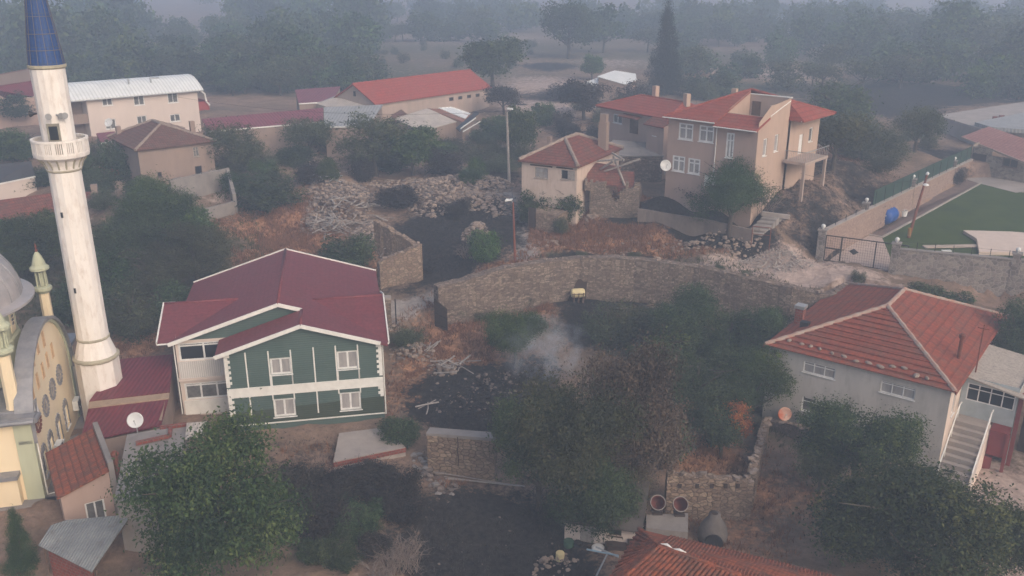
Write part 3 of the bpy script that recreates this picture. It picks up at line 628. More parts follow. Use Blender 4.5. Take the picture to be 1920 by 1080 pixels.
    ry0, ry1, rxo = .15, 10.4, L+.55; rym = (ry0+ry1)/2; rz = z_r+1.6; rin = MX1-(rz-z_r)/sl
    rf.slab([(rxo,ry0,z_r-.03),(rxo,rym,rz),(rin,rym,rz),(rin+5.0,ry0,z_r-.03)], t); rf.slab([(rxo,rym,rz),(rxo,ry1,z_r-.03),(rin+5,ry1,z_r-.03),(rin,rym,rz)], t)
    ro = rf.build('roof', M['maroon_roof'], r)
    tr = MB()                                                # white verge boards
    def vb(p, q): tr.bar(np.asarray(p, float)+V(0, 0, -.04), np.asarray(q, float)+V(0, 0, -.04), .09, .26)
    vb((MX0,MY0,ez),(RX,MY0,mz)); vb((RX,MY0,mz),(5.2,MY0,mz-sl*(5.2-RX)))
    vb((fx0,-.42,fz-sl*(fr-fx0)),(fr,-.42,fz)); vb((fr,-.42,fz),(MX1-.5,-.42,z_r+sl*.5))
    vb((MX0,MY1,ez),(RX,MY1,mz)); vb((RX,MY1,mz),(MX1,MY1,z_r))
    vb((lxo,ly0,ez),(lxo,lym,lz)); vb((lxo,lym,lz),(lxo,ly1,ez)); vb((rxo,ry0,z_r),(rxo,rym,rz)); vb((rxo,rym,rz),(rxo,ry1,z_r))
    tr.parts('verge_board', M['white_paint'], ro)
    gu = MB(); gu.tube([(lxo,ly0-.05,ez-.12),(MX0+.3,ly0-.05,ez-.12)], .06, 6); gu.tube([(MX1-1.6,ry0-.07,z_r-.12),(rxo,ry0-.07,z_r-.12)], .06, 6)
    gu.tube([(L+.1,.3,z_r-.15),(L+.1,.15,.2)], .045, 6); gu.tube([(BX-.15,ly0+.1,ez-.15),(BX-.1,BY-.1,.2)], .045, 6); gu.parts('gutter', M['white_paint'], ro)
    g2 = MB(); wall(g2, rightf(L+.0), .5, 10, EZ, EZ+.01, gable=[(5.2, EZ+1.25)]); wall(g2, leftf(BX), BY+.2, BY+8, EZ, EZ+.03, gable=[(BY+4.1, EZ+1.05)]); g2.build('gable_wall', M['white_wall'], r)
    ri = MB()
    for p, q in (((RX,MY0+.05,mz),(RX,MY1,mz)), ((fr,-.4,fz),(fr,MY0,fz)), ((lxo+.05,lym,lz),(xin,lym,lz)), ((rxo-.05,rym,rz),(rin,rym,rz))): ri.tube([np.array(p)+V(0,0,-.02), np.array(q)+V(0,0,-.02)], .11, 8)
    ri.build('ridge_cap', M['maroon_roof'], ro, smooth=True)
    # pale concrete terrace in front of the right half
    a, c, d, e = PZ(636, 812, .2), PZ(722, 801, .2), PZ(760, 838, .2), PZ(625, 866, .2)
    s = MB(); s.slab([a, e, d, c][::-1] if np.cross((c-a)[:2], (d-c)[:2]) < 0 else [a, e, d, c], 1.3); s.build('paving', M['concrete_pale'], None)
    o = bpy.data.objects['paving']; o.name = 'concrete_terrace'; tag(o, 'pale concrete terrace slab below the front of the green house', 'terrace')
    k = MB(); k.bar(e+V(0,0,-.22), d+V(0,0,-.22), .1, .3); k.bar(d+V(0,0,-.22), c+V(0,0,-.22), .1, .3); k.build('kerb', M['brick_red'], o)
green_house()
# ================================================================ the mosque
def mosque():
    b = Bld('mosque', 'yellow and pale green mosque with a grey lead dome and an arched side wall', 'mosque', PZ(83, 932, 0.0), PZ(150, 776, 0.0), 0.0)
    r, L = b.root, b.L; f = front(); DY = 13.0; CZ = 5.25
    def pv(x, y, z): u, v, _ = proj(b.w(x, y, z)); return u, v
    wn_ = [(1.0, 1.9), (2.75, 3.65), (5.0, 5.9), (7.2, 8.1)]; wz = (.75, 2.2)
    holes = [(a, c, wz[0], wz[1]) for a, c in wn_]
    w = MB(); wall(w, f, 0, L, -.9, 3.9, holes, depth=.2)
    n = 28; acx, rx, rzz = L/2, L/2-.25, 5.05
    arc = [(acx+rx*math.cos(t), 3.9+rzz*math.sin(t)) for t in np.linspace(0, math.pi, n)]
    pts = [f.p(x, 0, z) for x, z in arc]; w.add(pts, [tuple(range(len(pts)))])
    wall(w, leftf(0), 0, DY, -.9, CZ, [(3.0, 4.3, .5, 2.6)], depth=.2); wall(w, Face((L,0,0),(0,1,0),(1,0,0)), 0, DY, -.9, CZ)
    wall(w, f, 0, .3, 3.9, CZ); wall(w, f, L-.3, L, 3.9, CZ)
    w.build('wall', M['mosque_yellow'], r)
    p = MB(); f.box(p, -.1, .55, .0, .07, -.9, CZ-.3); leftf(0).box(p, -.07, .9, .0, .07, -.9, CZ-.3); f.box(p, L-.5, L+.05, 0, .07, -.9, CZ-.3)
    for k in range(len(arc)-1):                              # green band round the arch
        (x0, z0), (x1, z1) = arc[k], arc[k+1]; p.bar(f.p(x0, .03, z0), f.p(x1, .03, z1), .18, .2)
    p.build('pilaster', M['mosque_green'], r)
    v = MB()                                                 # lead covered vault behind the arch, with its rim
    a2 = [(acx+(rx+.32)*math.cos(t), 3.9+(rzz+.28)*math.sin(t)) for t in np.linspace(0, math.pi, n)]
    for k in range(n-1):
        (x0, z0), (x1, z1) = a2[k], a2[k+1]; v.slab([(x0,-.28,z0),(x1,-.28,z1),(x1,.75,z1),(x0,.75,z0)], .22, off=(0, 0, -1))
    v.slab([(-.45,-.4,CZ+.3),(.35,-.4,CZ+.3),(.35,DY,CZ+.5),(-.45,DY,CZ+.3)], .28); v.slab([(L-.3,-.3,CZ+.3),(L+.4,-.3,CZ+.3),(L+.4,DY,CZ+.3),(L-.3,DY,CZ+.5)], .28)
    v.slab([(.35,.4,CZ+.4),(L-.3,.4,CZ+.4),(L-.3,DY,CZ+.9),(.35,DY,CZ+.9)], .2)
    v.tube([(-.4,-.42,CZ+.05),(.5,-.42,CZ+.05)], .17, 8); v.tube([(-.46,-.4,CZ+.05),(-.46,9,CZ+.05)], .17, 8)
    v.tube([(.5,-.42,CZ+.05),(.75,-.3,CZ+.9),(.55,-.25,3.9+1.6)], .14, 8)
    v.build('lead_roof', M['lead'], r)
    for (a, c, z0, z1) in holes:
        fr = MB(); f.box(fr, a, c, -.14, -.08, z0, z0+.07); f.box(fr, a, a+.07, -.14, -.08, z0+.07, z1); f.box(fr, c-.07, c, -.14, -.08, z0+.07, z1); f.box(fr, (a+c)/2-.04, (a+c)/2+.04, -.137, -.083, z0+.07, z1); f.box(fr, a-.12, c+.12, -.02, .1, z0-.1, z0-.003)
        o = fr.build('window', M['white_paint'], r); g = MB(); f.box(g, a, c, -.16, -.145, z0, z1); g.build('pane', M['curtain_dim'], o)
        s = MB(); m_ = (a+c)/2; rr = (c-a)/2; pin = [(a, z0+(z1-z0)*k/8, -1, 0) for k in range(8)]+[(m_-rr*math.cos(t), z1+rr*math.sin(t), -math.cos(t), math.sin(t)) for t in np.linspace(0, math.pi, 17)]+[(c, z1-(z1-z0)*k/8, 1, 0) for k in range(1, 9)]
        vs = []; fs = []                                     # one carved band with a toothed outer edge
        for k, (x, z, nx_, nz_) in enumerate(pin):
            w_ = .2 if k % 2 else .1; vs += [f.p(x, .06, z), f.p(x+nx_*w_, .06, z+nz_*w_), f.p(x+nx_*w_, .0, z+nz_*w_)]
        for k in range(len(pin)-1): q = k*3; fs += [(q, q+3, q+4, q+1), (q+1, q+4, q+5, q+2)]
        s.add(vs, fs)
        ar = [f.p(m_+rr*math.cos(t), .012, z1+rr*math.sin(t)) for t in np.linspace(0, math.pi, 10)]
        s.build('carved_surround', M['lead'], o); k = MB(); k.add(ar, [tuple(range(10))]); k.build('fanlight', M['curtain'], o)
    for (u, v_) in ((70,790), (84.7,760.8), (97.2,729.4), (110,702.5)):     # round traceried windows
        x, z = b.fx(u, v_); o = MB(); rr = .62
        for k in range(16):
            t = 2*math.pi*k/16; o.obox(f.p(x+rr*math.cos(t), .04, z+rr*math.sin(t)), f.a*.075, f.n*.05, V(0, 0, .075))
        for k in range(16):
            t0, t1 = 2*math.pi*k/16, 2*math.pi*(k+1)/16; o.bar(f.p(x+.5*math.cos(t0), .03, z+.5*math.sin(t0)), f.p(x+.5*math.cos(t1), .03, z+.5*math.sin(t1)), .04, .07)
        for k in range(4):
            t = math.pi*k/4; o.bar(f.p(x-.48*math.cos(t), .025, z-.48*math.sin(t)), f.p(x+.48*math.cos(t), .025, z+.48*math.sin(t)), .03, .035)
        rn = o.build('round_window', M['rust'] if u < 80 else M['lead'], r); g = MB(); g.add([f.p(x+.5*math.cos(t), .012, z+.5*math.sin(t)) for t in np.linspace(0, 2*math.pi, 20, endpoint=False)], [tuple(range(20))]); g.build('pane', plain('tracery_pane', (.60, .48, .33), (.42, .34, .25), 3, .5, 0), rn)
    s = MB()                                                 # recessed slots over the arch wall
    for zx_, zy in ((290,635), (250,680), (218,770), (350,710), (317,775), (287,845), (252,915), (217,985)):
        x, z = b.fx(zx_/3.6, 460+zy/3.6); h = .52
        s.add([f.p(x-.16, .012, z-h), f.p(x+.16, .012, z-h), f.p(x+.16, .012, z+h-.12), f.p(x+.1, .012, z+h), f.p(x-.1, .012, z+h), f.p(x-.16, .012, z+h-.12)], [(0, 1, 2, 3, 4, 5)])
        f.box(s, x-.2, x-.165, .003, .05, z-h, z+h); f.box(s, x+.165, x+.2, .003, .05, z-h, z+h)
    s.build('slot_panel', plain('slot_panel', (.55, .36, .2), None, 2), r)
    # drum and dome
    dc = (6.1, 6.0)
    d = MB(); d.lathe([(4.55, CZ+.6), (4.55, CZ+3.0), (4.4, CZ+3.1), (4.4, CZ+5.2), (4.8, CZ+5.4)], 16, (*dc, 0)); d.build('drum', M['mosque_green'], r)
    dy = MB()
    for k in range(16):
        t = 2*math.pi*(k+.5)/16+math.pi/16; nn = V(math.cos(t), math.sin(t), 0); aa = V(-math.sin(t), math.cos(t), 0)
        dy.obox(V(*dc, CZ+4.15)+nn*4.32, aa*.42, nn*.05, V(0, 0, .85))
    dy.build('drum_panel', M['mosque_yellow'], r)
    dw = MB()
    for k in range(16):
        t = 2*math.pi*(k+.5)/16+math.pi/16; nn = V(math.cos(t), math.sin(t), 0); aa = V(-math.sin(t), math.cos(t), 0); c0 = V(*dc, CZ+4.2)+nn*4.385
        for j in range(4): dw.obox(c0+V(0, 0, -.36+.24*j), aa*.16, nn*.02, V(0, 0, .075))
    dw.build('drum_window', M['curtain_dim'], r)
    prof = [(5.75, CZ+5.35), (5.75, CZ+5.5)]+[(5.1*math.cos(t)**.9, CZ+5.62+3.9*math.sin(t)) for t in np.linspace(0, math.pi/2-.02, 14)]
    do = MB(); do.lathe(prof, 48, (*dc, 0)); do.build('dome', M['lead_pink'], r, smooth=False)
    se = MB()
    for k in range(24):
        t = 2*math.pi*k/24; se.tube([(dc[0]+5.1*math.cos(a)**.9*math.cos(t), dc[1]+5.1*math.cos(a)**.9*math.sin(t), CZ+5.63+3.9*math.sin(a)) for a in np.linspace(0, 1.5, 9)], .035, 4)
    se.build('dome_rib', M['lead'], r)
    def turret(x, y, z0, sh, k=1.0):
        m = MB(); m.lathe([(.52*k, z0), (.46*k, z0+.3), (.42*k, z0+sh), (.5*k, z0+sh+.05)], 8, (x, y, 0)); o = m.build('corner_turret', M['mosque_yellow'], r)
        g = MB(); z = z0+sh+.05; g.lathe([(.52*k, z), (.72*k, z+.2), (.72*k, z+.38), (.5*k, z+.45)], 12, (x, y, 0))
        for j in range(6): t = 2*math.pi*j/6; g.tube([(x+.4*k*math.cos(t), y+.4*k*math.sin(t), z+.4), (x+.4*k*math.cos(t), y+.4*k*math.sin(t), z+1.55)], .075*k, 6)
        g.tube([(x, y, z+.4), (x, y, z+1.5)], .2*k, 8)
        g.lathe([(.5*k, z+1.5), (.78*k, z+1.62), (.78*k, z+1.78), (.55*k, z+1.95), (.48*k, z+2.2), (.3*k, z+2.6), (.1*k, z+2.85)], 12, (x, y, 0)); g.build('lantern', M['mosque_green'], o)
        f2 = MB(); f2.lathe([(.1*k, z+2.8), (.12*k, z+2.95), (.04*k, z+3.05), (.09*k, z+3.2), (.02, z+3.45)], 8, (x, y, 0)); f2.build('finial', M['rust'], o)
    turret(10.6, .75, CZ+.3, 3.9, .78); turret(.9, .9, CZ+.3, 3.5, .85)
    e = MB(); wall(e, front(.5), L, L+3.2, -.6, CZ-.5, [(L+1.1, L+1.6, 2.9, 4.0)]); wall(e, Face((L+3.2,0,0),(0,1,0),(1,0,0)), .5, 8, -.6, CZ-.5); e.build('rear_wing', M['mosque_yellow'], r)
    e = MB(); e.slab([(L,.1,CZ-.4),(L+3.6,.1,CZ-.4),(L+3.6,8,CZ-.1),(L,8,CZ-.1)], .2); e.build('rear_roof', M['lead'], r)
    e = MB(); leftf(0).box(e, 1.1, 2.4, 0, .55, -.9, 1.75); e.build('entrance_block', M['mosque_yellow'], r)
    e = MB(); leftf(0).box(e, 1.0, 2.8, 0, .75, 1.753, 2.0); e.build('canopy', M['lead'], r)
    lf = leftf(0); window(r, lf, (3.0, 4.3, .5, 2.6), M['rust'], M['glass'], 2, fw=.12)
    e = MB(); f.box(e, -.9, L+2, 0.003, .75, -1.2, -.02); lf.box(e, -.8, 8, .003, .9, -1.2, -.02); e.build('plinth', M['concrete'], r)
    e = MB(); e.tube([f.p(.25, .12, CZ-.1), f.p(.3, .14, .0), f.p(.4, .5, -.0)], .05, 6); e.build('drainpipe', M['white_paint'], r)
    for i, (u, v_, lab) in enumerate(((103, 840, 'white outdoor air conditioner unit between lower windows of the mosque'), (137, 757, 'shaded outdoor air conditioner unit at far end of mosque wall'))):
        x, z = b.fx(u, v_); a = empty('air_conditioner', b.w(x, 0, z), r.rotation_euler.z, lab, 'air conditioner')
        m = MB(); m.box(-.45, .45, -.42, -.06, -.35, .35); m.build('casing', M['white_plastic'], a)
        m = MB(); m.tube([(.12, -.425, 0), (.12, -.44, 0)], .26, 16); m.box(-.40, -.18, -.428, -.422, -.28, .28); m.build('fan_grille', M['metal_dark'], a)
        m = MB(); m.bar((-.35, 0, -.37), (-.35, -.42, -.37), .04); m.bar((.35, 0, -.37), (.35, -.42, -.37), .04); m.build('bracket', M['metal_grey'], a)
    return b
MOSQ = mosque()
# ================================================================ the minaret
def minaret():
    X, Y = -28.35, 56.0; zf = lambda v: zfor(X, Y, v)
    r = empty('minaret', (X, Y, -.3), 0, 'tall whitewashed minaret with a balcony and a blue cone', 'minaret')
    B0 = .3
    z1, z2, zc, zb, zr, zt = zf(668)+B0, zf(632)+B0, zf(318)+B0, zf(288)+B0, zf(258)+B0, zf(124)+B0
    m = MB(); m.lathe([(1.42, 0), (1.4, z1)], 8); m.lathe([(1.38, z1+.02), (.98, z2)], 16); m.build('base', M['minaret'], r)
    m = MB(); m.lathe([(1.02, z2), (1.0, (z2+zc)/2), (.97, zc+.3)], 16); m.lathe([(.97, zb), (1.0, zt)], 16)
    m.build('shaft', M['minaret'], r)
    m = MB(); m.lathe([(1.4, z1-.1), (1.5, z1), (1.5, z1+.12), (1.36, z1+.2)], 16); m.lathe([(1.0, z2-.08), (1.07, z2), (1.07, z2+.08), (1.0, z2+.14)], 16); m.lathe([(.98, zc-.05), (1.06, zc+.03), (1.04, zc+.14)], 16)
    m.lathe([(1.02, zt-.12), (1.1, zt-.05), (1.1, zt+.1), (1.0, zt+.12)], 16); m.parts('moulding', M['minaret_trim'], r)
    m = MB(); m.lathe([(1.05, zc+.1), (1.1, zc+.35), (1.25, zb-.35), (1.5, zb-.12), (1.62, zb-.1), (1.66, zb+.1), (1.5, zb+.12)], 16); m.build('corbel', M['minaret'], r)
    m = MB()
    for k in range(16):
        t = 2*math.pi*(k+.5)/16; c, s = math.cos(t), math.sin(t); m.tube([(1.05*c, 1.05*s, zc+.2), (1.16*c, 1.16*s, zc+.5), (1.4*c, 1.4*s, zb-.22)], .06, 5)
    m.build('corbel_rib', M['minaret_trim'], r)
    m = MB()
    def ring(z0, z1, r0, r1):
        n = 32
        for k in range(n):
            t0, t1 = 2*math.pi*k/n, 2*math.pi*(k+1)/n
            P = [(rr*math.cos(t), rr*math.sin(t), z) for z in (z0, z1) for rr in (r0, r1) for t in (t0, t1)]
            m.add(P, [(0,1,3,2), (4,6,7,5), (0,4,5,1), (2,3,7,6)])
    ring(zr-.14, zr, 1.5, 1.66); ring(zb+.1, zb+.2, 1.5, 1.64)
    for k in range(16):
        t = 2*math.pi*(k+.5)/16; c, s = math.cos(t), math.sin(t)
        m.obox((1.58*c, 1.58*s, (zb+zr)/2), V(-s, c, 0)*.12, V(c, s, 0)*.055, V(0, 0, (zr-zb)/2-.1))
        for j in (-1, 0, 1):
            t2 = t+math.pi/16+j*.07; c2, s2 = math.cos(t2), math.sin(t2); m.obox((1.58*c2, 1.58*s2, (zb+zr)/2), V(-s2, c2, 0)*.035, V(c2, s2, 0)*.04, V(0, 0, (zr-zb)/2-.1))
    m.build('balustrade', M['minaret'], r)
    th = math.atan2(-1, .22); c, s = math.cos(th), math.sin(th)   # door on the camera side
    m = MB(); m.obox((.93*c, .93*s, zb+1.05), V(-s, c, 0)*.36, V(c, s, 0)*.1, V(0, 0, .98)); d = m.build('door', plain('door_leaf', (.30, .28, .22), (.2, .18, .15), 2), r)
    m = MB(); m.obox((1.025*c, 1.025*s, zb+1.45), V(-s, c, 0)*.25, V(c, s, 0)*.012, V(0, 0, .42)); m.build('opening', M['glass'], d)
    m = MB()
    for (u, v) in ((122, 393), (147, 533)):
        z = zf(v)+B0-.1; t = math.atan2(-1, .0); m.obox((-.15, -1.0, z), V(.06, 0, 0), V(0, .04, 0), V(0, 0, .17))
    m.build('slit_window', M['glass'], r)
    H = 9.0
    m = MB(); m.lathe([(1.02, zt+.1), (.86, zt+1.6), (.62, zt+3.6), (.3, zt+6.3), (.04, zt+8.8)], 24); m.build('cone', M['blue_tile'], r)
    m = MB()
    for k in range(12):
        t = 2*math.pi*k/12; m.tube([(rr*math.cos(t), rr*math.sin(t), zt+z) for rr, z in ((1.035, .1), (.875, 1.6), (.635, 3.6), (.315, 6.3), (.05, 8.8))], .018, 4)
    for z, rr in ((.95, .945), (1.9, .84), (2.9, .71), (3.9, .595)): m.lathe([(rr-.02, zt+z), (rr+.015, zt+z+.02), (rr-.025, zt+z+.05)], 24, capb=False, capt=False)
    m.build('cone_seam', plain('cone_seam', (.16, .14, .13), None, 2), r)
    for (dx, hd) in ((-.95, math.pi*1.0), (.15, -1.3), (.5, -.5), (.75, -.75)):
        m = MB(); p = V(dx if abs(dx) < .9 else -.98, -math.sqrt(max(.02, .99-min(abs(dx), .99)**2)), zb+2.55); q = p+V(math.cos(hd), math.sin(hd), -.08)*.42
        m.tube([p, p+(q-p)*.5, q], [.05, .09, .2], 10); m.tube([p+V(0, .15, 0), p], .04, 6); m.build('loudspeaker', M['metal_grey'] if dx > 0 else M['metal_dark'], r)
minaret()
# ================================================================ maroon shed and the small buildings in the corner
def slabthing(name, label, cat, quads, t, mat, posts=None, pmat=None, partname='roof_sheet'):
    o0 = np.mean([p for q in quads for p in q], axis=0); g = g1(o0[0], o0[1]); base = V(o0[0], o0[1], g)
    r = empty(name, base, 0, label, cat)
    m = MB()
    for q in quads: m.slab([np.asarray(p)-base for p in q], t)
    m.build(partname, mat, r)
    return r, base
def skirt(parent, base, top, zb, mat, inset=.0, name='wall', drop=.05):
    """walls below a roof outline, butted to its underside"""
    c = np.mean(top, axis=0); m = MB(); P = [p+(c-p)*np.array([inset, inset, 0])-V(0, 0, drop) for p in top]
    for i in range(len(P)):
        a, b_ = P[i], P[(i+1) % len(P)]; m.poly([V(a[0], a[1], zb)-base, V(b_[0], b_[1], zb)-base, b_-base, a-base])
    return m.build(name, mat, parent)
def corner():
    up = [PZ(226,673,3.5), PZ(167,752,3.0), PZ(318,735,3.0), PZ(325,664,3.5)]
    lo = [PZ(166,764,2.85), PZ(150,828,2.5), PZ(302,797,2.5), PZ(316,746,2.85)]
    r, b0 = slabthing('maroon_shed', 'low shed with dark maroon ribbed roof between minaret and green house', 'shed', [up, lo], .1, M['maroon_shed'])
    m = MB(); st = [PZ(167,752,2.96), PZ(165.5,764,2.93), PZ(316.5,746,2.93), PZ(318,735,2.96)]; m.slab([p-b0 for p in st], .1); m.build('beige_strip', M['beige_strip'], r)
    skirt(r, b0, [up[0], lo[1], lo[2], up[3]], -.5, M['old_plaster'], .03, drop=.25)
    m = MB(); m.slab([PZ(305,768,2.78)-b0, PZ(298,787,2.7)-b0, PZ(303,787,2.7)-b0, PZ(309,752,2.85)-b0], .06, off=(0, 0, -1)); m.build('skylight_strip', M['beige_strip'], r)
    # small rendered building with worn orange tiles
    A, Bp = PZ(113,930,2.3), PZ(207,930,2.3)
    b = Bld('small_tiled_house', 'small pinkish rendered outbuilding with a worn orange tile roof beside the mosque', 'outbuilding', A, PZ(207, 905, 2.3), -1.0)
    L = b.L; D = 5.6; r = b.root; zl, zr = 3.3, 4.15
    x0, x1, z0, z1 = b.rect(158, 945, 201, 972)
    w = MB(); wall(w, front(), 0, L, -.3, zl, [(x0, x1, z0, z1)], gable=[(L, zr), (0, zl+.01)]); wall(w, rightf(L), 0, D, -.3, zl+.85); wall(w, leftf(0), 0, D, -.3, zl); wall(w, backf(D), 0, L, -.3, zl, gable=[(L, zr), (0, zl+.01)])
    w.build('wall', M['pink_plaster'], r); window(r, front(), (x0, x1, z0, z1), M['upvc'], M['curtain_dim'], 2, fw=.09)
    m = MB(); m.slab([(-.2,-.2,zl+.03),(L+.02,-.2,zr+.08),(L+.02,D,zr+.08),(-.2,D,zl+.03)], .12); m.build('roof', M['tile_orange'], r)
    m = MB(); m.box(L+.025, L+.32, -.05, D, -.3, zr+.45); m.build('parapet', M['concrete'], r)
    m = MB(); m.tube([(L+.5, .4, 2.2), (L+.5, .4, 4.7)], .14, 10); m.lathe([(.2, 4.7), (.24, 4.85), (.1, 5.0)], 10, (L+.5, .4, 0)); m.box(L+.33, L+.75, -.1, .2, 0, 3.2); m.build('stove_pipe', M['rust'], r)
    # flat concrete roof next to it
    top = [PZ(238,815,3.2), PZ(214,938,2.95), PZ(322,938,2.95), PZ(352,795,3.2)]
    r, b0 = slabthing('flat_roof_house', 'low house with a bare grey concrete flat roof edged with red bricks', 'house', [top], .22, M['concrete'], partname='roof_slab')
    skirt(r, b0, top, -1.2, M['concrete'], .05, drop=.22)
    m = MB()
    for p, q in ((PZ(255,832,3.3), PZ(318,818,3.3)), (PZ(318,818,3.3), PZ(320,803,3.3)), (PZ(300,803,3.3), PZ(350,796,3.3))): m.bar(p-b0+V(0,0,.02), q-b0+V(0,0,.02), .2, .22)
    m.parts('brick_edging', M['brick_red'], r)
    m = MB(); m.slab([PZ(350,793,3.5)-b0, PZ(347,823,3.35)-b0, PZ(388,816,3.35)-b0, PZ(388,790,3.5)-b0], .06); m.build('loose_sheet', M['pale_sheet'], r)
    m = MB(); m.slab([PZ(258,812,3.3)-b0, PZ(256,830,3.27)-b0, PZ(312,818,3.27)-b0, PZ(318,803,3.3)-b0], .12); m.build('raised_slab', M['concrete'], r)
    dish(PZ(258, 812, 3.3), -math.pi/2+.25, .48, M['dish'], 'round white satellite dish on the flat concrete roof by the maroon shed', .35)
    # corrugated awning
    q = [PZ(95,985,1.45), PZ(72,1022,1.3), PZ(172,1072,1.2), PZ(246,964,1.75), PZ(125,975,1.55)]
    r, b0 = slabthing('corrugated_awning', 'grey corrugated sheet awning with ragged edge in the bottom left yard', 'awning', [q], .05, M['asbestos'], partname='sheet')
    m = MB()
    for p in (q[1], q[2], q[3], q[0]): m.tube([p-b0+V(.1, .25, -.06), p-b0+V(.1, .25, -2.6)], .05, 6)
    m.bar(q[2]-b0+V(-.05,0,-.1), q[3]-b0+V(-.05,0,-.1), .08); m.build('support_frame', M['wood_brown'], r)
    m = MB(); a, c = PZ(85,1040,.9), PZ(168,1078,.8); m.slab([a-b0+V(0,.3,0), c-b0+V(0,.3,0), c-b0+V(0,.45,0), a-b0+V(0,.45,0)], 2.3); m.build('brick_wall', M['brick_red'], r)
corner()
# ================================================================ the far-left row
def far_left():
    # white two-storey house under a curved white sheet roof
    A = PZ(172, 257, 9.7); y = A[1]; ze = zfor(A[0], y, 186)
    b = Bld('long_white_house', 'long off-white two-storey house under a curved white sheet roof', 'house', V(A[0], y, ze), PZ(369, 168.5, ze), 9.2)
    L, r = b.L, b.root; D = 7.5; E = ze-9.2
    hs = [b.rect(*q) for q in ((190,183,212,197.5), (249,178,272,196.5), (313,174,335,192), (196,224,219,241), (256,218,277,236), (318,215,339,227))]
    w = MB(); wall(w, front(), 0, L, -1, E, hs); wall(w, rightf(L), 0, D, -1, E); wall(w, leftf(0), 0, D, -1, E); wall(w, backf(D), 0, L, -1, E); w.build('wall', M['white_wall'], r)
    for i, h in enumerate(hs): window(r, front(), h, M['upvc'], M['curtain_dim'], 2, fw=.1)
    n = 9; X0, X1 = -3.4, L+.7; arc = [(-.55+(D+1.1)*k/n, E+.05+1.9*math.sin(math.pi*(.04+.92*k/n))-.2) for k in range(n+1)]
    m = MB()
    for k in range(n): m.slab([(X0,arc[k][0],arc[k][1]),(X1,arc[k][0],arc[k][1]),(X1,arc[k+1][0],arc[k+1][1]),(X0,arc[k+1][0],arc[k+1][1])], .1)
    ro = m.build('roof', M['white_sheet'], r)
    m = MB(); m.poly([(L+.02, a, z-.1) for a, z in arc]+[(L+.02, D+.5, E-.3), (L+.02, -.5, E-.3)]); m.build('end_wall', M['white_wall'], ro)
    m = MB()
    for x in (L*.42, L*.62): m.tube([(x, 1.6, E+1), (x, 1.6, E+1.75)], .12, 8); m.lathe([(.2, 1.75), (.05, 1.95)], 8, (x, 1.6, E))
    m.box(L*.66, L*.66+.9, 2.6, 3.1, E+1.4, E+1.75); m.parts('roof_vent', M['metal_grey'], ro)
    m = MB(); m.tube([(X0,-.6,E-.08),(X1,-.6,E-.08)], .07, 6); m.build('gutter', M['metal_grey'], ro)
    m = MB(); m.box(-3.1, -.02, .4, 4, -1, -.2); m.box(-3.1, -.02, 2.2, 4, -.2, E-.1); m.box(-3.1,-.02,.3,2.2,E*.42,E*.42+.25); m.box(-3.1,-2.8,.3,.6,-.2,E-.1); m.box(-3.0,-.02,.28,.4,E*.42+.25,E*.42+1.2); m.build('side_balcony', M['old_plaster'], r)
    m = MB(); m.box(L+.02, L+1.6, .3, 4, E*.5-.2, E*.5); m.box(L+.02, L+1.6, .25, .3, E*.5, E*.5+1); m.box(L+1.55, L+1.6, .3, 4, E*.5, E*.5+1); m.build('end_balcony', plain('red_balcony', (.3,.05,.04), None, 2), r)
    m = MB(); m.tube([(L+.5,-.1,E-.2),(L+1.0,-.1,E-.6),(L+1.1,-.1,E-1.6),(L+1.5,-.1,E-2.2)], .12, 7); m.build('stove_pipe', M['white_paint'], r)
    dish(PY(207, 244, y-1.5), -math.pi/2-.2, .55, M['dish'], 'white satellite dish in front of the long white house', .5)
    # old stone house with a brown hipped roof
    A = PZ(268, 353, 8.0); ze = zfor(A[0], A[1], 280)
    b = Bld('old_stone_house', 'old mud-coloured two-storey house with a brown hipped tile roof', 'house', V(A[0], A[1], ze), PZ(398, 264, ze), 7.6)
    L, r = b.L, b.root; D = 9.5; E = ze-7.6
    hs = [b.rect(361,276,374,293), b.rect(365,312,380,330), b.rect(295,323,304,331)]
    w = MB(); wall(w, front(), 0, L, -1, E, hs); wall(w, rightf(L), 0, D, -1, E); wall(w, leftf(0), 0, D, -1, E); wall(w, backf(D), 0, L, -1, E); w.build('wall', M['old_plaster'], r)
    for i, h in enumerate(hs): window(r, front(), h, M['wood_grey'] if i == 0 else M['wood_dark'], M['curtain_dim'] if i == 0 else M['glass'], 2 if i == 0 else 1, transom=.35 if i == 0 else 0, fw=.08)
    z = E+.02; o = .35; a, bb, c, d = V(-o,-o,z), V(L+o,-o,z), V(L+o,D+o,z), V(-o,D+o,z); p, q = V(L*.5, L*.52, z+1.75), V(L*.5, D-.6*L*.5, z+1.75)
    m = MB(); m.slab([a,bb,p], .15); m.slab([bb,c,q,p], .15); m.slab([c,d,q], .15); m.slab([d,a,p,q], .15); ro = m.build('roof', M['tile_brown'], r)
    ridge(ro, [(a,p),(bb,p),(p,q),(c,q),(d,q)], .16, M['brown_ridge'])
    m = MB(); m.box(L-.9, L-.4, D*.4, D*.4+.5, z, z+1.7); m.box(.4,.9,D-1,D-.5,z,z+1.2); m.parts('chimney', M['old_plaster'], ro)
    # long maroon lean-to, grey shed roof beside it
    def lean(name, label, tl, tr, br, bl, zt, zb, mat, cat='shed', wm=None, gzv=None, t=.14):
        P = [PZ(*tl, zt), PZ(*bl, zb), PZ(*br, zb), PZ(*tr, zt)]
        r, b0 = slabthing(name, label, cat, [P], t, mat, partname='roof')
        skirt(r, b0, P, min(g1(p[0], p[1]) for p in P)-.4, wm or M['old_plaster'], .03, drop=t)
        m = MB(); m.bar(P[1]-b0+V(0,0,-.06), P[2]-b0+V(0,0,-.06), .08, .16); m.build('fascia', M['white_paint'], r)
        return r, b0, P
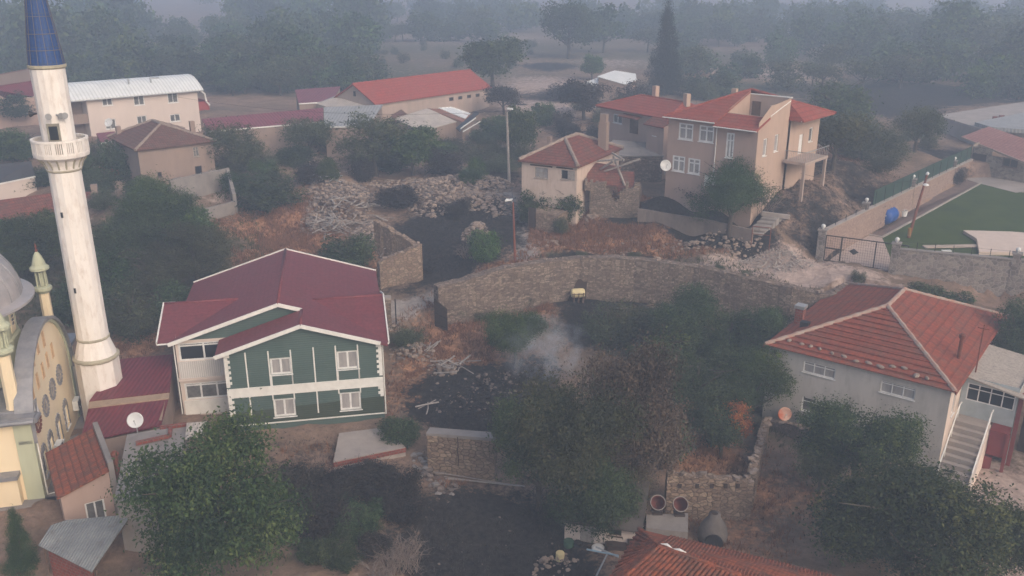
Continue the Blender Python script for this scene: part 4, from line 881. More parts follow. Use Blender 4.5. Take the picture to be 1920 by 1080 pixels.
    r_, b0, P = lean('maroon_barn', 'long low barn with a faded maroon sheet roof beside the brown hipped house', (378,223), (606,202), (606,228), (392,246), 13.0, 12.0, M['maroon_far'], 'barn')
    lean('grey_shed', 'open shed under a plain grey sheet roof at the end of the maroon barn', (607,201), (718,196), (690,236), (608,238), 13.0, 11.9, M['grey_far'])
    lean('small_maroon_shed', 'small shed with faded maroon roof behind the grey shed', (553,168), (638,162), (622,190), (560,194), 13.2, 12.4, M['maroon_far'])
    lean('brown_roof_hall', 'long hall with a pale brown roof behind the minaret cone', (-25,143), (62,127), (64,146), (-25,160), 16.0, 14.2, plain('brown_sheet', (.22,.13,.11), None, .6), 'hall')
    lean('maroon_roof_hall', 'hall with a dark maroon roof left of the white house behind the minaret', (-25,164), (66,150), (66,180), (-25,186), 14.8, 13.0, M['maroon_shed'], 'hall', M['pink_plaster'])
    lean('dark_roof_house', 'low white-walled house with a dark grey roof at the left edge', (-30,310), (58,302), (66,330), (-30,350), 9.9, 8.6, plain('dark_roofing', (.05,.05,.055), None, 1), 'house', M['white_wall'])
    lean('old_tile_barn', 'long old barn with red barrel tile roof at the left edge behind trees', (-30,379), (102,361), (106,404), (-30,432), 9.0, 7.3, M['tile_old'], 'barn')
    lean('small_red_roof_hut', 'tiny hut with red roof under the brown hipped house', (180,250), (215,246), (222,262), (190,268), 11.3, 10.8, M['maroon_far'], 'hut')
    # ruined pale walls right of the trees
    def rwall(name, label, pix, h, t=.4, mat='concrete', cat='wall', jag=.12, thing_parent=None):
        m = MB(); pts = [PG(*p) for p in pix]; b0 = pts[0].copy()
        for p, q in zip(pts, pts[1:]):
            n = max(2, int(np.linalg.norm(q-p)/.45)); d = (q-p)/np.linalg.norm(q-p); nn = V(-d[1], d[0], 0)
            for i in range(n):
                a, c = p+(q-p)*i/n, p+(q-p)*(i+1)/n; hh = h*(1+random.uniform(-jag, jag))
                m.slab([a-nn*t/2+V(0,0,hh)-b0, c-nn*t/2+V(0,0,hh*(1+random.uniform(-.03,.03)))-b0, c+nn*t/2+V(0,0,hh)-b0, a+nn*t/2+V(0,0,hh)-b0], hh+.5)
        o = m.build(name, M[mat], None, loc=b0); tag(o, label, cat); return o
    rwall('ruin_wall', 'roofless grey block walls of a ruin left of the rubble mound', [(322,372),(430,348),(443,400)], 2.0, .35, 'concrete', 'ruin', .03)
    rwall('garden_wall', 'low plastered wall in front of the roofless block ruin', [(385,415),(440,400)], 1.3, .3, 'concrete', 'wall', .02)
    c = empty('brick_chimney_stack', PG(172, 398), .3, 'stub of a plastered wall with red brick beside the old tile barn', 'ruin')
    m = MB(); m.box(-1,.9,-.3,.3,-.3,2.1); m.box(.3,.9,-.3,.3,2.1,2.9); m.build('stub_wall', M['old_plaster'], c); m = MB(); m.box(-.7,.2,-.303,.303,1.5,2.12); m.build('brick_panel', M['brick_red'], c)
    # red car half hidden by shrubs
    c = empty('parked_car', PG(214, 331), -.6, 'small red car parked on the lane between shrubs beside the minaret', 'car')
    m = MB(); pr = [(-1.9,.35),(-1.95,.75),(-1.75,.95),(-1.2,1.0),(-.75,1.4),(.75,1.42),(1.3,1.0),(1.85,.85),(1.9,.4)]
    vs = [(x, y, z) for y in (-.8, .8) for x, z in pr]; n = len(pr); m.add(vs, [tuple(range(n)), tuple(range(2*n-1, n-1, -1))]+[(i, n+i, n+(i+1) % n, (i+1) % n) for i in range(n)]); m.build('body', plain('red_car_paint', (.32,.02,.02), None, 1, .35, 0), c)
    m = MB(); m.box(-.65,.7,-.806,.806,1.05,1.34); m.build('side_window', M['glass'], c)
    for x in (-1.2, 1.2):
        for y_ in (-.75, .75): m = MB(); m.tube([(x,y_-.1,.32),(x,y_+.1,.32)], .32, 14); m.build('wheel', M['metal_dark'], c)
far_left()
# ================================================================ the red-tiled barn and the patched sheds
def mid_back():
    lf, rt = PZ(703, 194, 13.0), PZ(917, 163.5, 13.0)
    gl = g1(lf[0], lf[1]); b = Bld('red_tiled_barn', 'long low barn with a bright red tiled roof and pale walls', 'barn', lf, rt, gl)
    L, r = b.L, b.root; E = 13.0-gl; D = 8.2; h = 2.3; o = .3
    hs = [(L*.62+k*1.9, L*.62+k*1.9+.9, E-1.2, E-.7) for k in range(4)]+[(L*.12, L*.12+1, .1, 2.0)]
    w = MB(); wall(w, front(), 0, L, -1, E, hs); wall(w, leftf(0), 0, D, -1, E, gable=[(D/2, E+h)]); wall(w, rightf(L), 0, D, -1, E, gable=[(D/2, E+h)]); wall(w, backf(D), 0, L, -1, E); w.build('wall', M['beige_plaster'], r)
    for x in hs[:4]: window(r, front(), x, M['wood_brown'], M['glass'], 1, fw=.06, sill=False)
    m = MB(); front().box(m, hs[4][0]+.03, hs[4][1]-.03, -.1, -.05, .1, 1.97); m.build('door', M['white_paint'], r)
    m = MB(); m.slab([(-o,-o,E),(L+o,-o,E),(L+o,D/2,E+h),(-o,D/2,E+h)], .15); m.slab([(-o,D/2,E+h),(L+o,D/2,E+h),(L+o,D+o,E),(-o,D+o,E)], .15); ro = m.build('roof', M['tile_barn'], r)
    ridge(ro, [((-o,D/2,E+h),(L+o,D/2,E+h))], .12, M['tile_barn'])
    m = MB(); leftf(0).box(m, D/2-.3, D/2+.2, .003, .03, E+.6, E+1.3); m.build('gable_vent', M['glass'], r)
    def multi(name, label, cat, quads, mats, wm, part=('roof',)):
        allp = [p for q in quads for p in q]; o0 = np.mean(allp, axis=0); g = g1(o0[0], o0[1]); b0 = V(o0[0], o0[1], g); r = empty(name, b0, 0, label, cat)
        for q, mt, pn in zip(quads, mats, part):
            m = MB(); m.slab([p-b0 for p in q], .1); m.build(pn, mt, r)
        for q in quads: skirt(r, b0, q, g-1, wm, .04, drop=.1)
        return r, b0
    multi('pale_sheet_barn', 'pale dusty sheet-roofed barn against the gable of the red-tiled barn', 'barn', [[PZ(593,194,12.4), PZ(612,200,12.2), PZ(702,198,12.6), PZ(648,175,13.6)], [PZ(593,194,12.4), PZ(648,175,13.6), PZ(668,165,13.4), PZ(625,180,12.4)]], [M['pale_sheet'], M['grey_far']], M['beige_plaster'], ('roof', 'rear_roof'))
    r, b0 = multi('patched_shed', 'patched shed with sagging pale, rust and white roof sheets behind dark trees', 'shed',
        [[PZ(740,222,11.9), PZ(790,246,10.9), PZ(862,226,11.0), PZ(800,203,12.3)], [PZ(800,203,12.25), PZ(868,229,11.0), PZ(884,216,11.3), PZ(824,204,12.3)], [PZ(822,202,12.4), PZ(872,222,11.3), PZ(882,212,11.4), PZ(846,200,12.4)]],
        [M['pale_sheet'], plain('rusty_sheet', (.26,.12,.085), (.2,.13,.11), 1.2), M['white_sheet']], M['old_plaster'], ('roof', 'rust_sheet', 'white_sheet'))
    m = MB(); m.slab([PZ(855,240,11.2)-b0, PZ(862,246,10.9)-b0, PZ(898,212,11.4)-b0, PZ(892,208,11.6)-b0], .1); m.build('black_tarpaulin', M['metal_dark'], r)
    m = MB(); m.bar(PZ(864,241,11.2)-b0, PZ(892,221,11.6)-b0, .12); m.bar(PZ(868,247,11.1)-b0, PZ(900,228,11.4)-b0, .1); m.parts('loose_beam', M['white_paint'], r)
    multi('terracotta_lean_to', 'small terracotta-roofed lean-to between the patched shed and the red-tiled barn', 'lean-to', [[PZ(733,217,11.6), PZ(741,228,11.0), PZ(772,220,11.0), PZ(752,205,11.8)]], [M['tile_brown']], M['old_plaster'])
    r, b0 = multi('white_greenhouse', 'white ribbed metal roof shed near the tall dark conifer', 'shed', [[PZ(1092,156,12.3), PZ(1130,162,11.9), PZ(1175,157,12.3), PZ(1128,143,13.3)], [PZ(1120,143,13.5), PZ(1172,158,12.4), PZ(1194,150,12.6), PZ(1192,138,13.2), PZ(1152,132,13.9)]], [M['white_sheet'], M['white_sheet']], M['old_plaster'], ('roof', 'upper_roof'))
mid_back()
# ================================================================ the small limewashed house, its ruin and the annex
def small_house():
    A = PZ(978, 408, 6.3); ze = zfor(A[0], A[1], 300)
    b = Bld('limewashed_house', 'small peeling limewashed house with old red hipped tile roof', 'house', V(A[0], A[1], ze), PZ(1082, 311.5, ze), 5.6)
    L, r = b.L, b.root; E = ze-5.6; D = 10.5
    W1, W2 = b.rect(1003, 313, 1027, 335), b.rect(1052, 318, 1065, 337)
    w = MB(); wall(w, front(), 0, L, -.8, E, [W1, W2]); wall(w, rightf(L), 0, D, -.8, E, [(2.2, 2.9, E-3.0, E-2.0)]); wall(w, leftf(0), 0, D, -.8, E); wall(w, backf(D), 0, L, -.8, E); w.build('wall', M['peeling'], r)
    window(r, front(), W1, M['wood_grey'], M['curtain'], 3, transom=.5, fw=.07, depth=.1); window(r, front(), W2, M['wood_grey'], M['glass'], 1, fw=.07, depth=.1)
    m = MB(); front().box(m, W2[1]+.03, W2[1]+.75, .02, .06, W2[2], W2[3]); m.build('shutter', M['wood_grey'], r)
    m = MB()
    for q in (W1, W2): front().box(m, q[0]-.5, q[1]+.5, .002, .06, q[3]+.12, q[3]+.26)
    m.build('lintel', M['wood_brown'], r)
    o = .3; z = E+.02; a, bb, c, d = V(-o,-o,z), V(L+o,-o,z), V(L+o,D+o,z), V(-o,D+o,z); p, q = V(L*.46, 4.0, z+1.75), V(L*.46, D-3.6, z+1.75)
    m = MB(); m.slab([a,bb,p], .16); m.slab([bb,c,q,p], .16); m.slab([c,d,q], .16); m.slab([d,a,p,q], .16); ro = m.build('roof', M['tile_old'], r)
    ridge(ro, [(a+V(.1,.1,.05),p),(bb+V(-.1,.1,.05),p),(p,q),(c,q),(d,q)], .2, M['brown_ridge'])
    m = MB(); x, y = L*.9, D*.72; m.box(x-.45, x+.45, y-.35, y+.35, z+.2, z+3.1); m.box(x-.36, x+.36, y-.28, y+.28, z+3.1, z+3.9); m.build('chimney', M['old_plaster'], ro); m = MB(); m.box(.1,.5,D*.5,D*.5+.4,z+.3,z+1.5); m.build('chimney', M['old_plaster'], ro)
    # stone terrace with a dark door in front
    m = MB(); x0, z0 = b.fx(990, 405, -2.6); x1, _ = b.fx(1046, 405, -2.6); m.box(x0, x1, -2.6, -.02, -1.6, 2.2)
    o2 = m.build('terrace_wall', M['stone_tan'], r); m = MB(); dx, dz = b.fx(998, 412, -2.6); m.box(dx-.4, dx+.4, -2.66, -2.602, dz-1.1, dz+1.2); m.build('door', M['wood_dark'], o2)
    # ruined stone barn joined to the right side
    A2 = b.w(L+.3, 1.2, 0); B2 = PG(1196, 408)
    r2 = Bld('ruined_stone_barn', 'roofless stone ruin with fallen tiles and bare poles beside the limewashed house', 'ruin', V(A2[0], A2[1], 0), V(B2[0], B2[1], 0), 6.6)
    W, rr = r2.L, r2.root; m = MB(); n = 20; dr = r2.fx(1097, 365)
    for i in range(n):
        x0, x1 = W*i/n, W*(i+1)/n; xm = (x0+x1)/2
        hh = 4.1-.6*abs(math.sin(i*1.7))*.5-(2.0*max(0, 1-abs(i-11)/4)) - (.5 if i > 15 else 0)
        if abs(xm-dr[0]) < .45: m.box(x0, x1, 0, .5, 3.0, max(hh, 3.3)); continue
        m.box(x0, x1-.002, 0, .5, -1.2, hh)
    for i in range(9): m.box(W-.55, W-.003, .5+i*.6, 1.1+i*.6-.003, -1.2, 3.6-.2*i+.3*math.sin(i*2.1))
    m.box(.0, W-.6, 6.0, 6.45, -1.2, 2.6)
    m.build('wall', M['stone'], rr)
    m = MB(); m.slab([(.1,.1,3.9),(W*.62,.1,3.6),(W*.6,3.0,4.9),(.1,3.2,5.2)], .14); m.slab([(W*.6,.5,3.0),(W*.9,.6,3.2),(W*.86,3.2,4.4),(W*.58,3.0,4.4)], .14); m.build('fallen_tiles', M['tile_old'], rr)
    m = MB()
    for p, q in (((1122,325),(1200,298)), ((1150,293),(1177,362)), ((1125,318),(1150,302)), ((1148,287),(1170,300)), ((1120,302),(1165,299)), ((1165,360),(1180,372))):
        a, c = r2.fx(*p, 2.2), r2.fx(*q, 1.0); m.bar((a[0], 2.2, a[1]), (c[0], 1.0, c[1]), .17)
    m.parts('roof_pole', M['wood_grey'], rr)
    # pinkish annex behind the tall house
    A3 = PZ(1126, 198, 14.6); B3 = PZ(1250, 221, 14.6)
    g = 9.6; a3 = Bld('pink_annex', 'single-storey pink house with a long red hipped roof behind the tall pink house', 'house', A3, B3, g)
    L, r = a3.L, a3.root; E = 14.6-g; D = 7.0
    hs = [a3.rect(1150,213,1166,233), a3.rect(1221,232,1232,251)]
    w = MB(); wall(w, front(), 0, L, -1.5, E, hs); wall(w, leftf(0), 0, D, -1.5, E); wall(w, rightf(L), 0, D, -1.5, E); wall(w, backf(D), 0, L, -1.5, E); w.build('wall', M['pink_plaster'], r)
    for h in hs: window(r, front(), h, M['upvc'], M['curtain_dim'], 2, fw=.1)
    m = MB(); q = a3.rect(1182, 221, 1196, 252); front().box(m, q[0], q[1], .003, .05, q[2], q[3]); m.build('door', M['wood_brown'], r)
    q = a3.rect(1170, 212, 1205, 222); m = MB(); m.slab([(q[0],-1.0,q[2]),(q[1],-1.0,q[2]),(q[1],-.02,q[3]),(q[0],-.02,q[3])], .1); m.build('porch_roof', M['tile_old'], r)
    x0, z0 = a3.fx(1243, 262, -.8); m = MB(); m.box(x0-1.9, x0+.8, -1.5, -.02, -1.5, z0+1.6); bx = m.build('side_block', M['pink_plaster'], r); m = MB(); m.slab([(x0-2.2,-1.8,z0+1.55),(x0+.9,-1.8,z0+1.55),(x0+.9,0,z0+2.4),(x0-2.2,0,z0+2.4)], .12); m.build('side_roof', M['tile_old'], bx)
    window(bx, front(-1.5), (x0-.9, x0-.4, z0+.4, z0+.95), M['upvc'], M['glass'], 1, fw=.08)
    o = .4; z = E; a, bb, c, d = V(-o,-o,z), V(L+o,-o,z), V(L+o,D+o,z), V(-o,D+o,z); p, q = V(3.2, D/2, z+1.35), V(L-1, D/2, z+1.35)
    m = MB(); m.slab([a,bb,q,p], .15); m.slab([bb,c,q], .15); m.slab([c,d,p,q], .15); m.slab([d,a,p], .15); ro = m.build('roof', M['tile_red2'], r); ridge(ro, [(a,p),(d,p),(p,q),(bb,q),(c,q)], .11, M['tile_red2'])
    m = MB(); m.box(2.6,3.2,D-1.2,D-.6,z+.2,z+2.2); m.box(L-.9,L-.3,D/2-.3,D/2+.3,z+.9,z+2.3); m.parts('chimney', M['pink_bright'], ro)
    # flat grey roof of a low outbuilding in front of the annex
    P = [PZ(1128,282,11.2), PZ(1138,292,10.8), PZ(1245,292,10.8), PZ(1225,268,11.4), PZ(1150,262,11.6)]
    r, b0 = slabthing('low_outbuilding', 'low outbuilding with a flat grey roof in front of the pink annex', 'outbuilding', [P], .15, M['concrete'], partname='roof_slab'); skirt(r, b0, P, 7.5, M['stone_dark'], .03, drop=.15)
small_house()
# ================================================================ the tall pink house
def pink_house():
    A = PZ(1246, 366, 9.0); b = Bld('tall_pink_house', 'tall dusty pink two-storey house with a red tiled roof and a sunken roof terrace', 'house', A, A+V(math.cos(R(-42)), math.sin(R(-42)), 0), 9.0)
    r = b.root; BX0, BX1, BY1 = b.fx(1344, 235)[0], b.fx(1422, 246)[0], 6.0; D = 12.5; WX = BX1+.2; E = b.fx(1246, 216)[1]
    pr = [(1273.9,229.8,1298.5,264), (1312,234.2,1337.4,268.7), (1261.7,290.7,1283,323.7), (1291,295.7,1311.5,328.3)]
    hs = [b.rect(*q) for q in pr]; dr = b.rect(1321, 327, 1341, 352)
    hs2 = [(BX0+1.1, BX0+1.9, 4.6, 6.9)]
    w = MB(); wall(w, front(), 0, BX1, -2.5, E-.3, hs+hs2+[(dr[0], dr[1], dr[2], dr[3])]); wall(w, front(), 0, BX0, E-.3, E); wall(w, leftf(0), 0, D, -1.5, E); wall(w, backf(D), 0, WX, -1.5, E); w.build('wall', M['pink_plaster'], r)
    s = MB(); hr = [(1.2, 1.95, 4.9, 6.5), (3.4, 4.15, 5.0, 6.6), (8.2, 9.0, 4.1, 6.0), (10.3, 11.1, 5.0, 6.4)]
    wall(s, rightf(BX1), 0, BY1, -2.5, E+.35, hr[:2], gable=[(BY1, E+1.9), (2.0, E+1.55)]); wall(s, rightf(WX), BY1, D, -2.5, E, hr[2:]); s.build('side_wall', M['pink_bright'], r)
    for h in hs+hs2: window(r, front(), h, M['upvc'], M['curtain'], 2, transom=.3, fw=.14, depth=.07)
    for h in hr[:2]: window(r, rightf(BX1), h, M['upvc'], M['curtain'], 1, fw=.1)
    window(r, rightf(WX), hr[3], M['upvc'], M['curtain_dim'], 1, fw=.1)
    m = MB(); rightf(WX).box(m, *hr[2][:2], -.1, -.05, *hr[2][2:]); m.build('balcony_door', M['upvc'], r)
    m = MB(); front().box(m, dr[0], dr[1], -.1, -.05, dr[2], dr[3]); m.build('door', M['white_paint'], r)
    # roof: left hip, main front slope, back slopes, bay roof
    o = .42; z = E; pk = V(BX0-.1, 6.3, z+2.35)
    m = MB(); a = V(-o,-o,z); f1 = V(BX0+.05,-o,z); d = V(-o,D+o,z); cR = V(WX+o+.9,D+o,z-.05); pR = V(BX1-1.1, 6.6, z+1.75)
    k = V(BX0+.05, 5.9, z+2.2)
    m.slab([a, f1, k, pk], .15); m.slab([d, a, pk], .15); m.slab([cR, d, pk, pR], .15); m.slab([V(WX+o+.9,BY1-.1,z-.05), cR, pR], .15); m.slab([V(BX1+.02,BY1-.1,z), V(WX+o+.9,BY1-.1,z-.05), pR, V(BX1-.5,BY1+.4,z+1.6)], .15)
    ro = m.build('roof', M['tile_red2'], r); ridge(ro, [(a,pk),(pk,pR),(d,pk),(cR,pR)], .11, M['tile_red2'])
    m = MB(); zb = E-.3; m.slab([(BX0-.1,-o-.1,zb),(BX1+.1,-o-.1,zb),(BX1+.1,1.95,zb+.85),(BX0-.1,1.95,zb+.85)], .15); m.build('bay_roof', M['tile_red2'], ro)
    t = MB(); t.box(BX0+.03, BX1-.02, 1.97, 2.12, E-.9, E+.58); t.box(BX1-.2, BX1-.002, 2.12, BY1-.02, E-.9, E+1.6); t.poly([(BX0+.04,2.12,E-.9),(BX0+.04,6,E-.9),(BX0+.04,6,E+2.25),(BX0+.04,2.12,E+.9)]); t.poly([(BX0-.02,2.0,E-.9),(BX0-.02,6,E-.9),(BX0-.02,6,E+2.25),(BX0-.02,2.0,E+.9)]); t.box(BX0+.05, BX1-.2, 2.12, BY1, E-.9, E-.75); t.build('terrace_parapet', M['pink_bright'], ro)
    t = MB(); t.box(BX0+.05, BX1-.2, BY1, BY1+.2, E-.9, E+1.9); tb = t.build('terrace_back_wall', M['beige_plaster'], ro)
    t = MB(); t.box(BX0+.3, BX0+1.2, BY1-.06, BY1-.002, E-.75, E+1.3); t.build('terrace_door', M['wood_brown'], tb)
    t = MB(); t.box(BX0-.05, BX1+.03, BY1-.04, BY1+.24, E+1.9, E+1.98); t.bar((BX1-.1,2.1,E+.66),(BX1-.1,BY1-.05,E+1.66),.28,.08); t.build('coping', M['white_paint'], ro)
    gu = MB(); gu.tube([(-o,-o-.05,z-.1),(BX0,-o-.05,z-.1)], .06, 6); gu.tube([(BX0-.1,-o-.16,zb-.1),(BX1+.1,-o-.16,zb-.1)], .06, 6); gu.tube([(WX+o+.65,BY1-.1,z-.14),(WX+o+.65,D+o,z-.14)], .06, 6); gu.tube([(BX0+.1,-.1,zb),(BX0+.1,-.1,.3)], .05, 6); gu.parts('gutter', M['white_paint'], ro)
    m = MB(); m.box(1.7,2.2,8.6,9.1,z+.8,z+1.9); m.parts('chimney', M['pink_bright'], ro)
    q = MB(); q.box(BX1+.2, WX+2.2, 5.2, 10.2, 3.75, 4.0); ba = q.build('balcony', M['beige_plaster'], r)
    q = MB(); 
    for p0, p1 in (((BX1+.25,5.25),(WX+2.15,5.25)), ((WX+2.15,5.25),(WX+2.15,10.15))):
        q.bar((*p0,4.95),(*p1,4.95),.06); n = 12
        for i in range(n+1): x = p0[0]+(p1[0]-p0[0])*i/n; y = p0[1]+(p1[1]-p0[1])*i/n; q.bar((x,y,4.0),(x,y,4.95),.03)
    q.build('railing', M['metal_grey'], ba)
    q = MB(); q.box(WX+1.9, WX+2.15, 5.3, 5.55, -1.5, 3.745); q.box(WX+1.9, WX+2.15, 9.9, 10.15, -1.5, 3.745); q.parts('column', M['beige_plaster'], r)
    dish(PY(1246, 328, A[1]-.5), -math.pi/2+.2, .56, M['dish'], 'white satellite dish at the left corner of the tall pink house', .4)
    return b
PINK = pink_house()
# ================================================================ the house with the big red hipped roof
def right_house():
    b = Bld('grey_rendered_house', 'grey cement-rendered house with a big red tiled roof and stones along its eave', 'house', PZ(1443, 645, 4.6), PZ(1785, 730, 4.6), -1.5)
    L, r = b.L, b.root; E = 6.0; D = 16.4
    pr = [(1508,675,1564,713), (1653,712,1713,752), (1505,742,1552,784)]
    hs = []
    for u0, v0, u1, v1 in pr:
        x0, zt = b.fx(u0, v0); x1, zb = b.fx(u1, v1); xm = (x0+x1)/2; hs.append((x0, x1, zb+.05, zt-.05))
    w = MB(); wall(w, front(), 0, L, -1.2, E, hs); wall(w, leftf(0), 0, D, -1.2, E); wall(w, backf(D), 0, L, -1.2, E); w.build('wall', M['grey_plaster'], r)
    w = MB(); wall(w, rightf(L), 0, D, -1.2, E, [(1.3, 2.1, 3.6, 5.2), (3.6, 4.5, 3.2, 5.2), (7.0, 8.0, 3.9, 5.2)]); w.build('side_wall', M['cream'], r)
    window(r, rightf(L), (1.3, 2.1, 3.6, 5.2), M['upvc'], M['curtain_dim'], 1); window(r, rightf(L), (7.0, 8.0, 3.9, 5.2), M['upvc'], M['curtain_dim'], 2)
    m = MB(); rightf(L).box(m, 3.6, 4.5, -.1, -.05, 3.2, 5.2); m.build('side_door', M['white_paint'], r)
    window(r, front(), hs[0], M['upvc'], M['curtain'], 3, transom=.27, fw=.06); window(r, front(), hs[1], M['upvc'], M['curtain'], 3, transom=.2, fw=.06); window(r, front(), hs[2], M['upvc'], M['curtain_dim'], 2, transom=.3, fw=.06)
    o = .35; z = E+.03; H = 2.5; p, q = V(L*.5, 6.2, z+H), V(L*.5, 10.8, z+H)
    a, bb, c, d = V(-o,-o,z), V(L+o,-o,z), V(L+o,D+o,z), V(-o,D+o,z)
    # front slope built of real tile courses, each lapping the one below
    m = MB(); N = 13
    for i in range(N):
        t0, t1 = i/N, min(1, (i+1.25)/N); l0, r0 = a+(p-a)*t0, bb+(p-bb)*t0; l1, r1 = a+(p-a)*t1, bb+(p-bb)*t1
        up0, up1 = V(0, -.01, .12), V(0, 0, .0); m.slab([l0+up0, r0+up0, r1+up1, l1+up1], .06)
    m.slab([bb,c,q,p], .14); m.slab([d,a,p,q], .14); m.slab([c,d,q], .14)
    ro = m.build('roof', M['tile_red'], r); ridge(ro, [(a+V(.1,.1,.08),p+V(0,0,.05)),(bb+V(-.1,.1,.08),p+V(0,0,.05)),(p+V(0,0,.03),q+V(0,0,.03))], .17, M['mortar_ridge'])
    ridge(ro, [(d,q),(c,q)], .14, M['mortar_ridge'], 'rear_hip_cap')
    def onroof(u, v):                                   # point of the front slope seen at (u, v)
        n = np.cross(bb-a, p-a); A0 = b.w(*a); nw = b.e*n[0]+b.n*n[1]+V(0,0,n[2]); rr_ = ray(u, v); return O3+rr_*(((A0-O3)@nw)/(rr_@nw))
    def onright(u, v):
        n = np.cross(c-bb, p-bb); A0 = b.w(*bb); nw = b.e*n[0]+b.n*n[1]+V(0,0,n[2]); rr_ = ray(u, v); return O3+rr_*(((A0-O3)@nw)/(rr_@nw))
    src = None
    for i, (u, v) in enumerate(((1480,641),(1503,648),(1520,652),(1537,657),(1560,665),(1582,671),(1605,680),(1628,683),(1650,690),(1673,690),(1695,693),(1718,707),(1738,712))):
        P0 = onroof(u, v); m = MB(); s = random.uniform(.16, .3)
        m.lathe([(s*.5,-.02),(s,.04),(s*.9,.12),(s*.4,.17)], 7); ob = m.build('roof_stone', M['stonebit'], None, loc=P0+V(0,0,.05), rz=random.uniform(0,6)); ob.scale = (1.2, .7, 1)
        tag(ob, 'flat pale stone weighing down the lowest tiles of the big red roof', 'stone', 'stones lying along the eave of the big red roof')
    P0 = b.l(onright(1797, 672)); m = MB(); m.tube([P0, P0+V(0,0,1.5)], .13, 10); m.lathe([(.2,1.5),(.22,1.75),(.08,1.85)], 10, P0); m.build('stove_pipe', M['rust'], ro)
    dsl = lambda x, y: V(x, y, z+(x+o)/(L*.5+o)*H)
    m = MB(); P1 = dsl(1.2, 3.6); m.box(P1[0]-.3,P1[0]+.3,P1[1]-.25,P1[1]+.25,P1[2]-.3,P1[2]+.35); m.build('chimney', M['metal_dark'], ro)
    m = MB(); P1 = dsl(.3, 5.0); m.box(P1[0]-.3,P1[0]+.3,P1[1]-.3,P1[1]+.3,P1[2]-.6,P1[2]+1.15); ch = m.build('brick_chimney', M['brick_red'], ro); m = MB(); m.box(P1[0]-.38,P1[0]+.38,P1[1]-.38,P1[1]+.38,P1[2]+1.15,P1[2]+1.4); m.build('chimney_cap', M['metal_grey'], ch)
    # mast with a cross-bar beside the right wall
    t = empty('antenna_mast', b.w(L+.55, 4.4, 0), b.root.rotation_euler.z, 'thin dark antenna mast rising at the right eave of the big red roof', 'mast'); m = MB(); m.tube([(0,0,0),(0,0,9.3)], .05, 7); m.bar((-.35,0,9.0),(.35,0,9.0),.05); m.bar((0,-.3,9.15),(0,.3,9.15),.04); m.build('pole', M['rust'], t)
    # stairs up to the porch, railings
    SX0, SX1 = L+.15, L+2.05; sy0 = -.9; n = 9; rise = 3.0/n; run = .42
    m = MB()
    for i in range(n): m.box(SX0, SX1, sy0+i*run, sy0+(i+1)*run-.002, -1.5, (i+1)*rise-.1)
    m.box(SX0, SX1+.0, sy0+n*run, sy0+n*run+1.6, 1.0, 2.9); st = m.build('staircase', M['concrete_pale'], r)
    m = MB()
    m.add([(SX1+.003,sy0-.1,-1.4),(SX1+.003,sy0-.1,.3),(SX1+.003,sy0+n*run,3.05),(SX1+.003,sy0+n*run,-1.4),(SX1+.2,sy0-.1,-1.4),(SX1+.2,sy0-.1,.3),(SX1+.2,sy0+n*run,3.05),(SX1+.2,sy0+n*run,-1.4)], [(0,1,2,3),(7,6,5,4),(0,4,5,1),(1,5,6,2),(2,6,7,3)]); m.build('stair_wall', M['cream'], st)
    for xx in (SX0+.05, SX1+.1):
        m = MB(); m.tube([(xx,sy0,1.15),(xx,sy0+n*run,3.9),(xx,sy0+n*run+.5,3.9)], .045, 8)
        for k in range(4): yy = sy0+k*n*run/3; zz2 = 1.15+k*2.75/3; m.tube([(xx,yy,zz2-.95),(xx,yy,zz2)], .03, 6)
        m.build('handrail', M['white_paint'], st)
    # glazed porch under an awning roof
    py = sy0+n*run+.75; pg = Face((0, py, 0), (1,0,0), (0,-1,0)); PX1 = L+3.4
    m = MB(); wall(m, pg, L+.02, PX1, 2.9, 5.75, [(L+.35, PX1-.15, 4.05, 5.3)], depth=.12); wall(m, Face((PX1,0,0),(0,1,0),(1,0,0)), py, py+3, -1.4, 5.6); m.build('porch_wall', plain('pale_blue_panel', (.40,.44,.45), None, 1, .6), r)
    window(r, pg, (L+.35, PX1-.15, 4.05, 5.3), M['upvc'], M['glass'], 4, transom=.3, fw=.07, depth=.09, sill=False)
    m = MB(); m.box(L+2.3, PX1-.05, py-1.2, py-.02, 1.1, 2.9); m.build('maroon_screen', plain('maroon_panel', (.20,.035,.035), None, 1, .6), r)
    m = MB(); m.box(PX1-.1, PX1+.1, py-1.3, py-1.1, -1.4, 2.9); m.box(PX1+.05, PX1+.3, py+.0, py+.25, -1.4, 5.4); m.box(PX1+4.2, PX1+4.45, py-.3, py-.05, -1.4, 4.6); m.box(L+2.2,L+2.7,py-1.25,py-.9,-1.4,.9); m.parts('porch_post', plain('maroon_post', (.22,.05,.045), None, 1), r)
    y0, y1 = py-.35, py+6.6
    m = MB(); m.slab([(L+.25,y0,5.85),(PX1+1.5,y0-.3,5.2),(PX1+1.5,y1,5.35),(L+.25,y1-.3,5.95)], .1); aw = m.build('awning_roof', bricky('ribbed_beige_awning', (.42,.36,.30), (.40,.34,.285), (.30,.26,.22), 3.0, .22, .02, rough=.7, bump=.4), r)
    m = MB(); m.slab([(PX1+1.503,y0-.35,5.3),(PX1+5.5,y0-.6,4.7),(PX1+5.5,y1,4.9),(PX1+1.503,y1,5.42)], .1); m.build('maroon_awning', wavy('pinkish_maroon_sheet', (.30,.075,.08), (.25,.06,.065), .35, .6), aw)
    m = MB(); m.box(PX1+.3, PX1+5.2, py+2.5, py+2.7, -1.4, 4.6); m.build('carport_back_wall', M['wood_dark'], r)
    return b
RH = right_house()
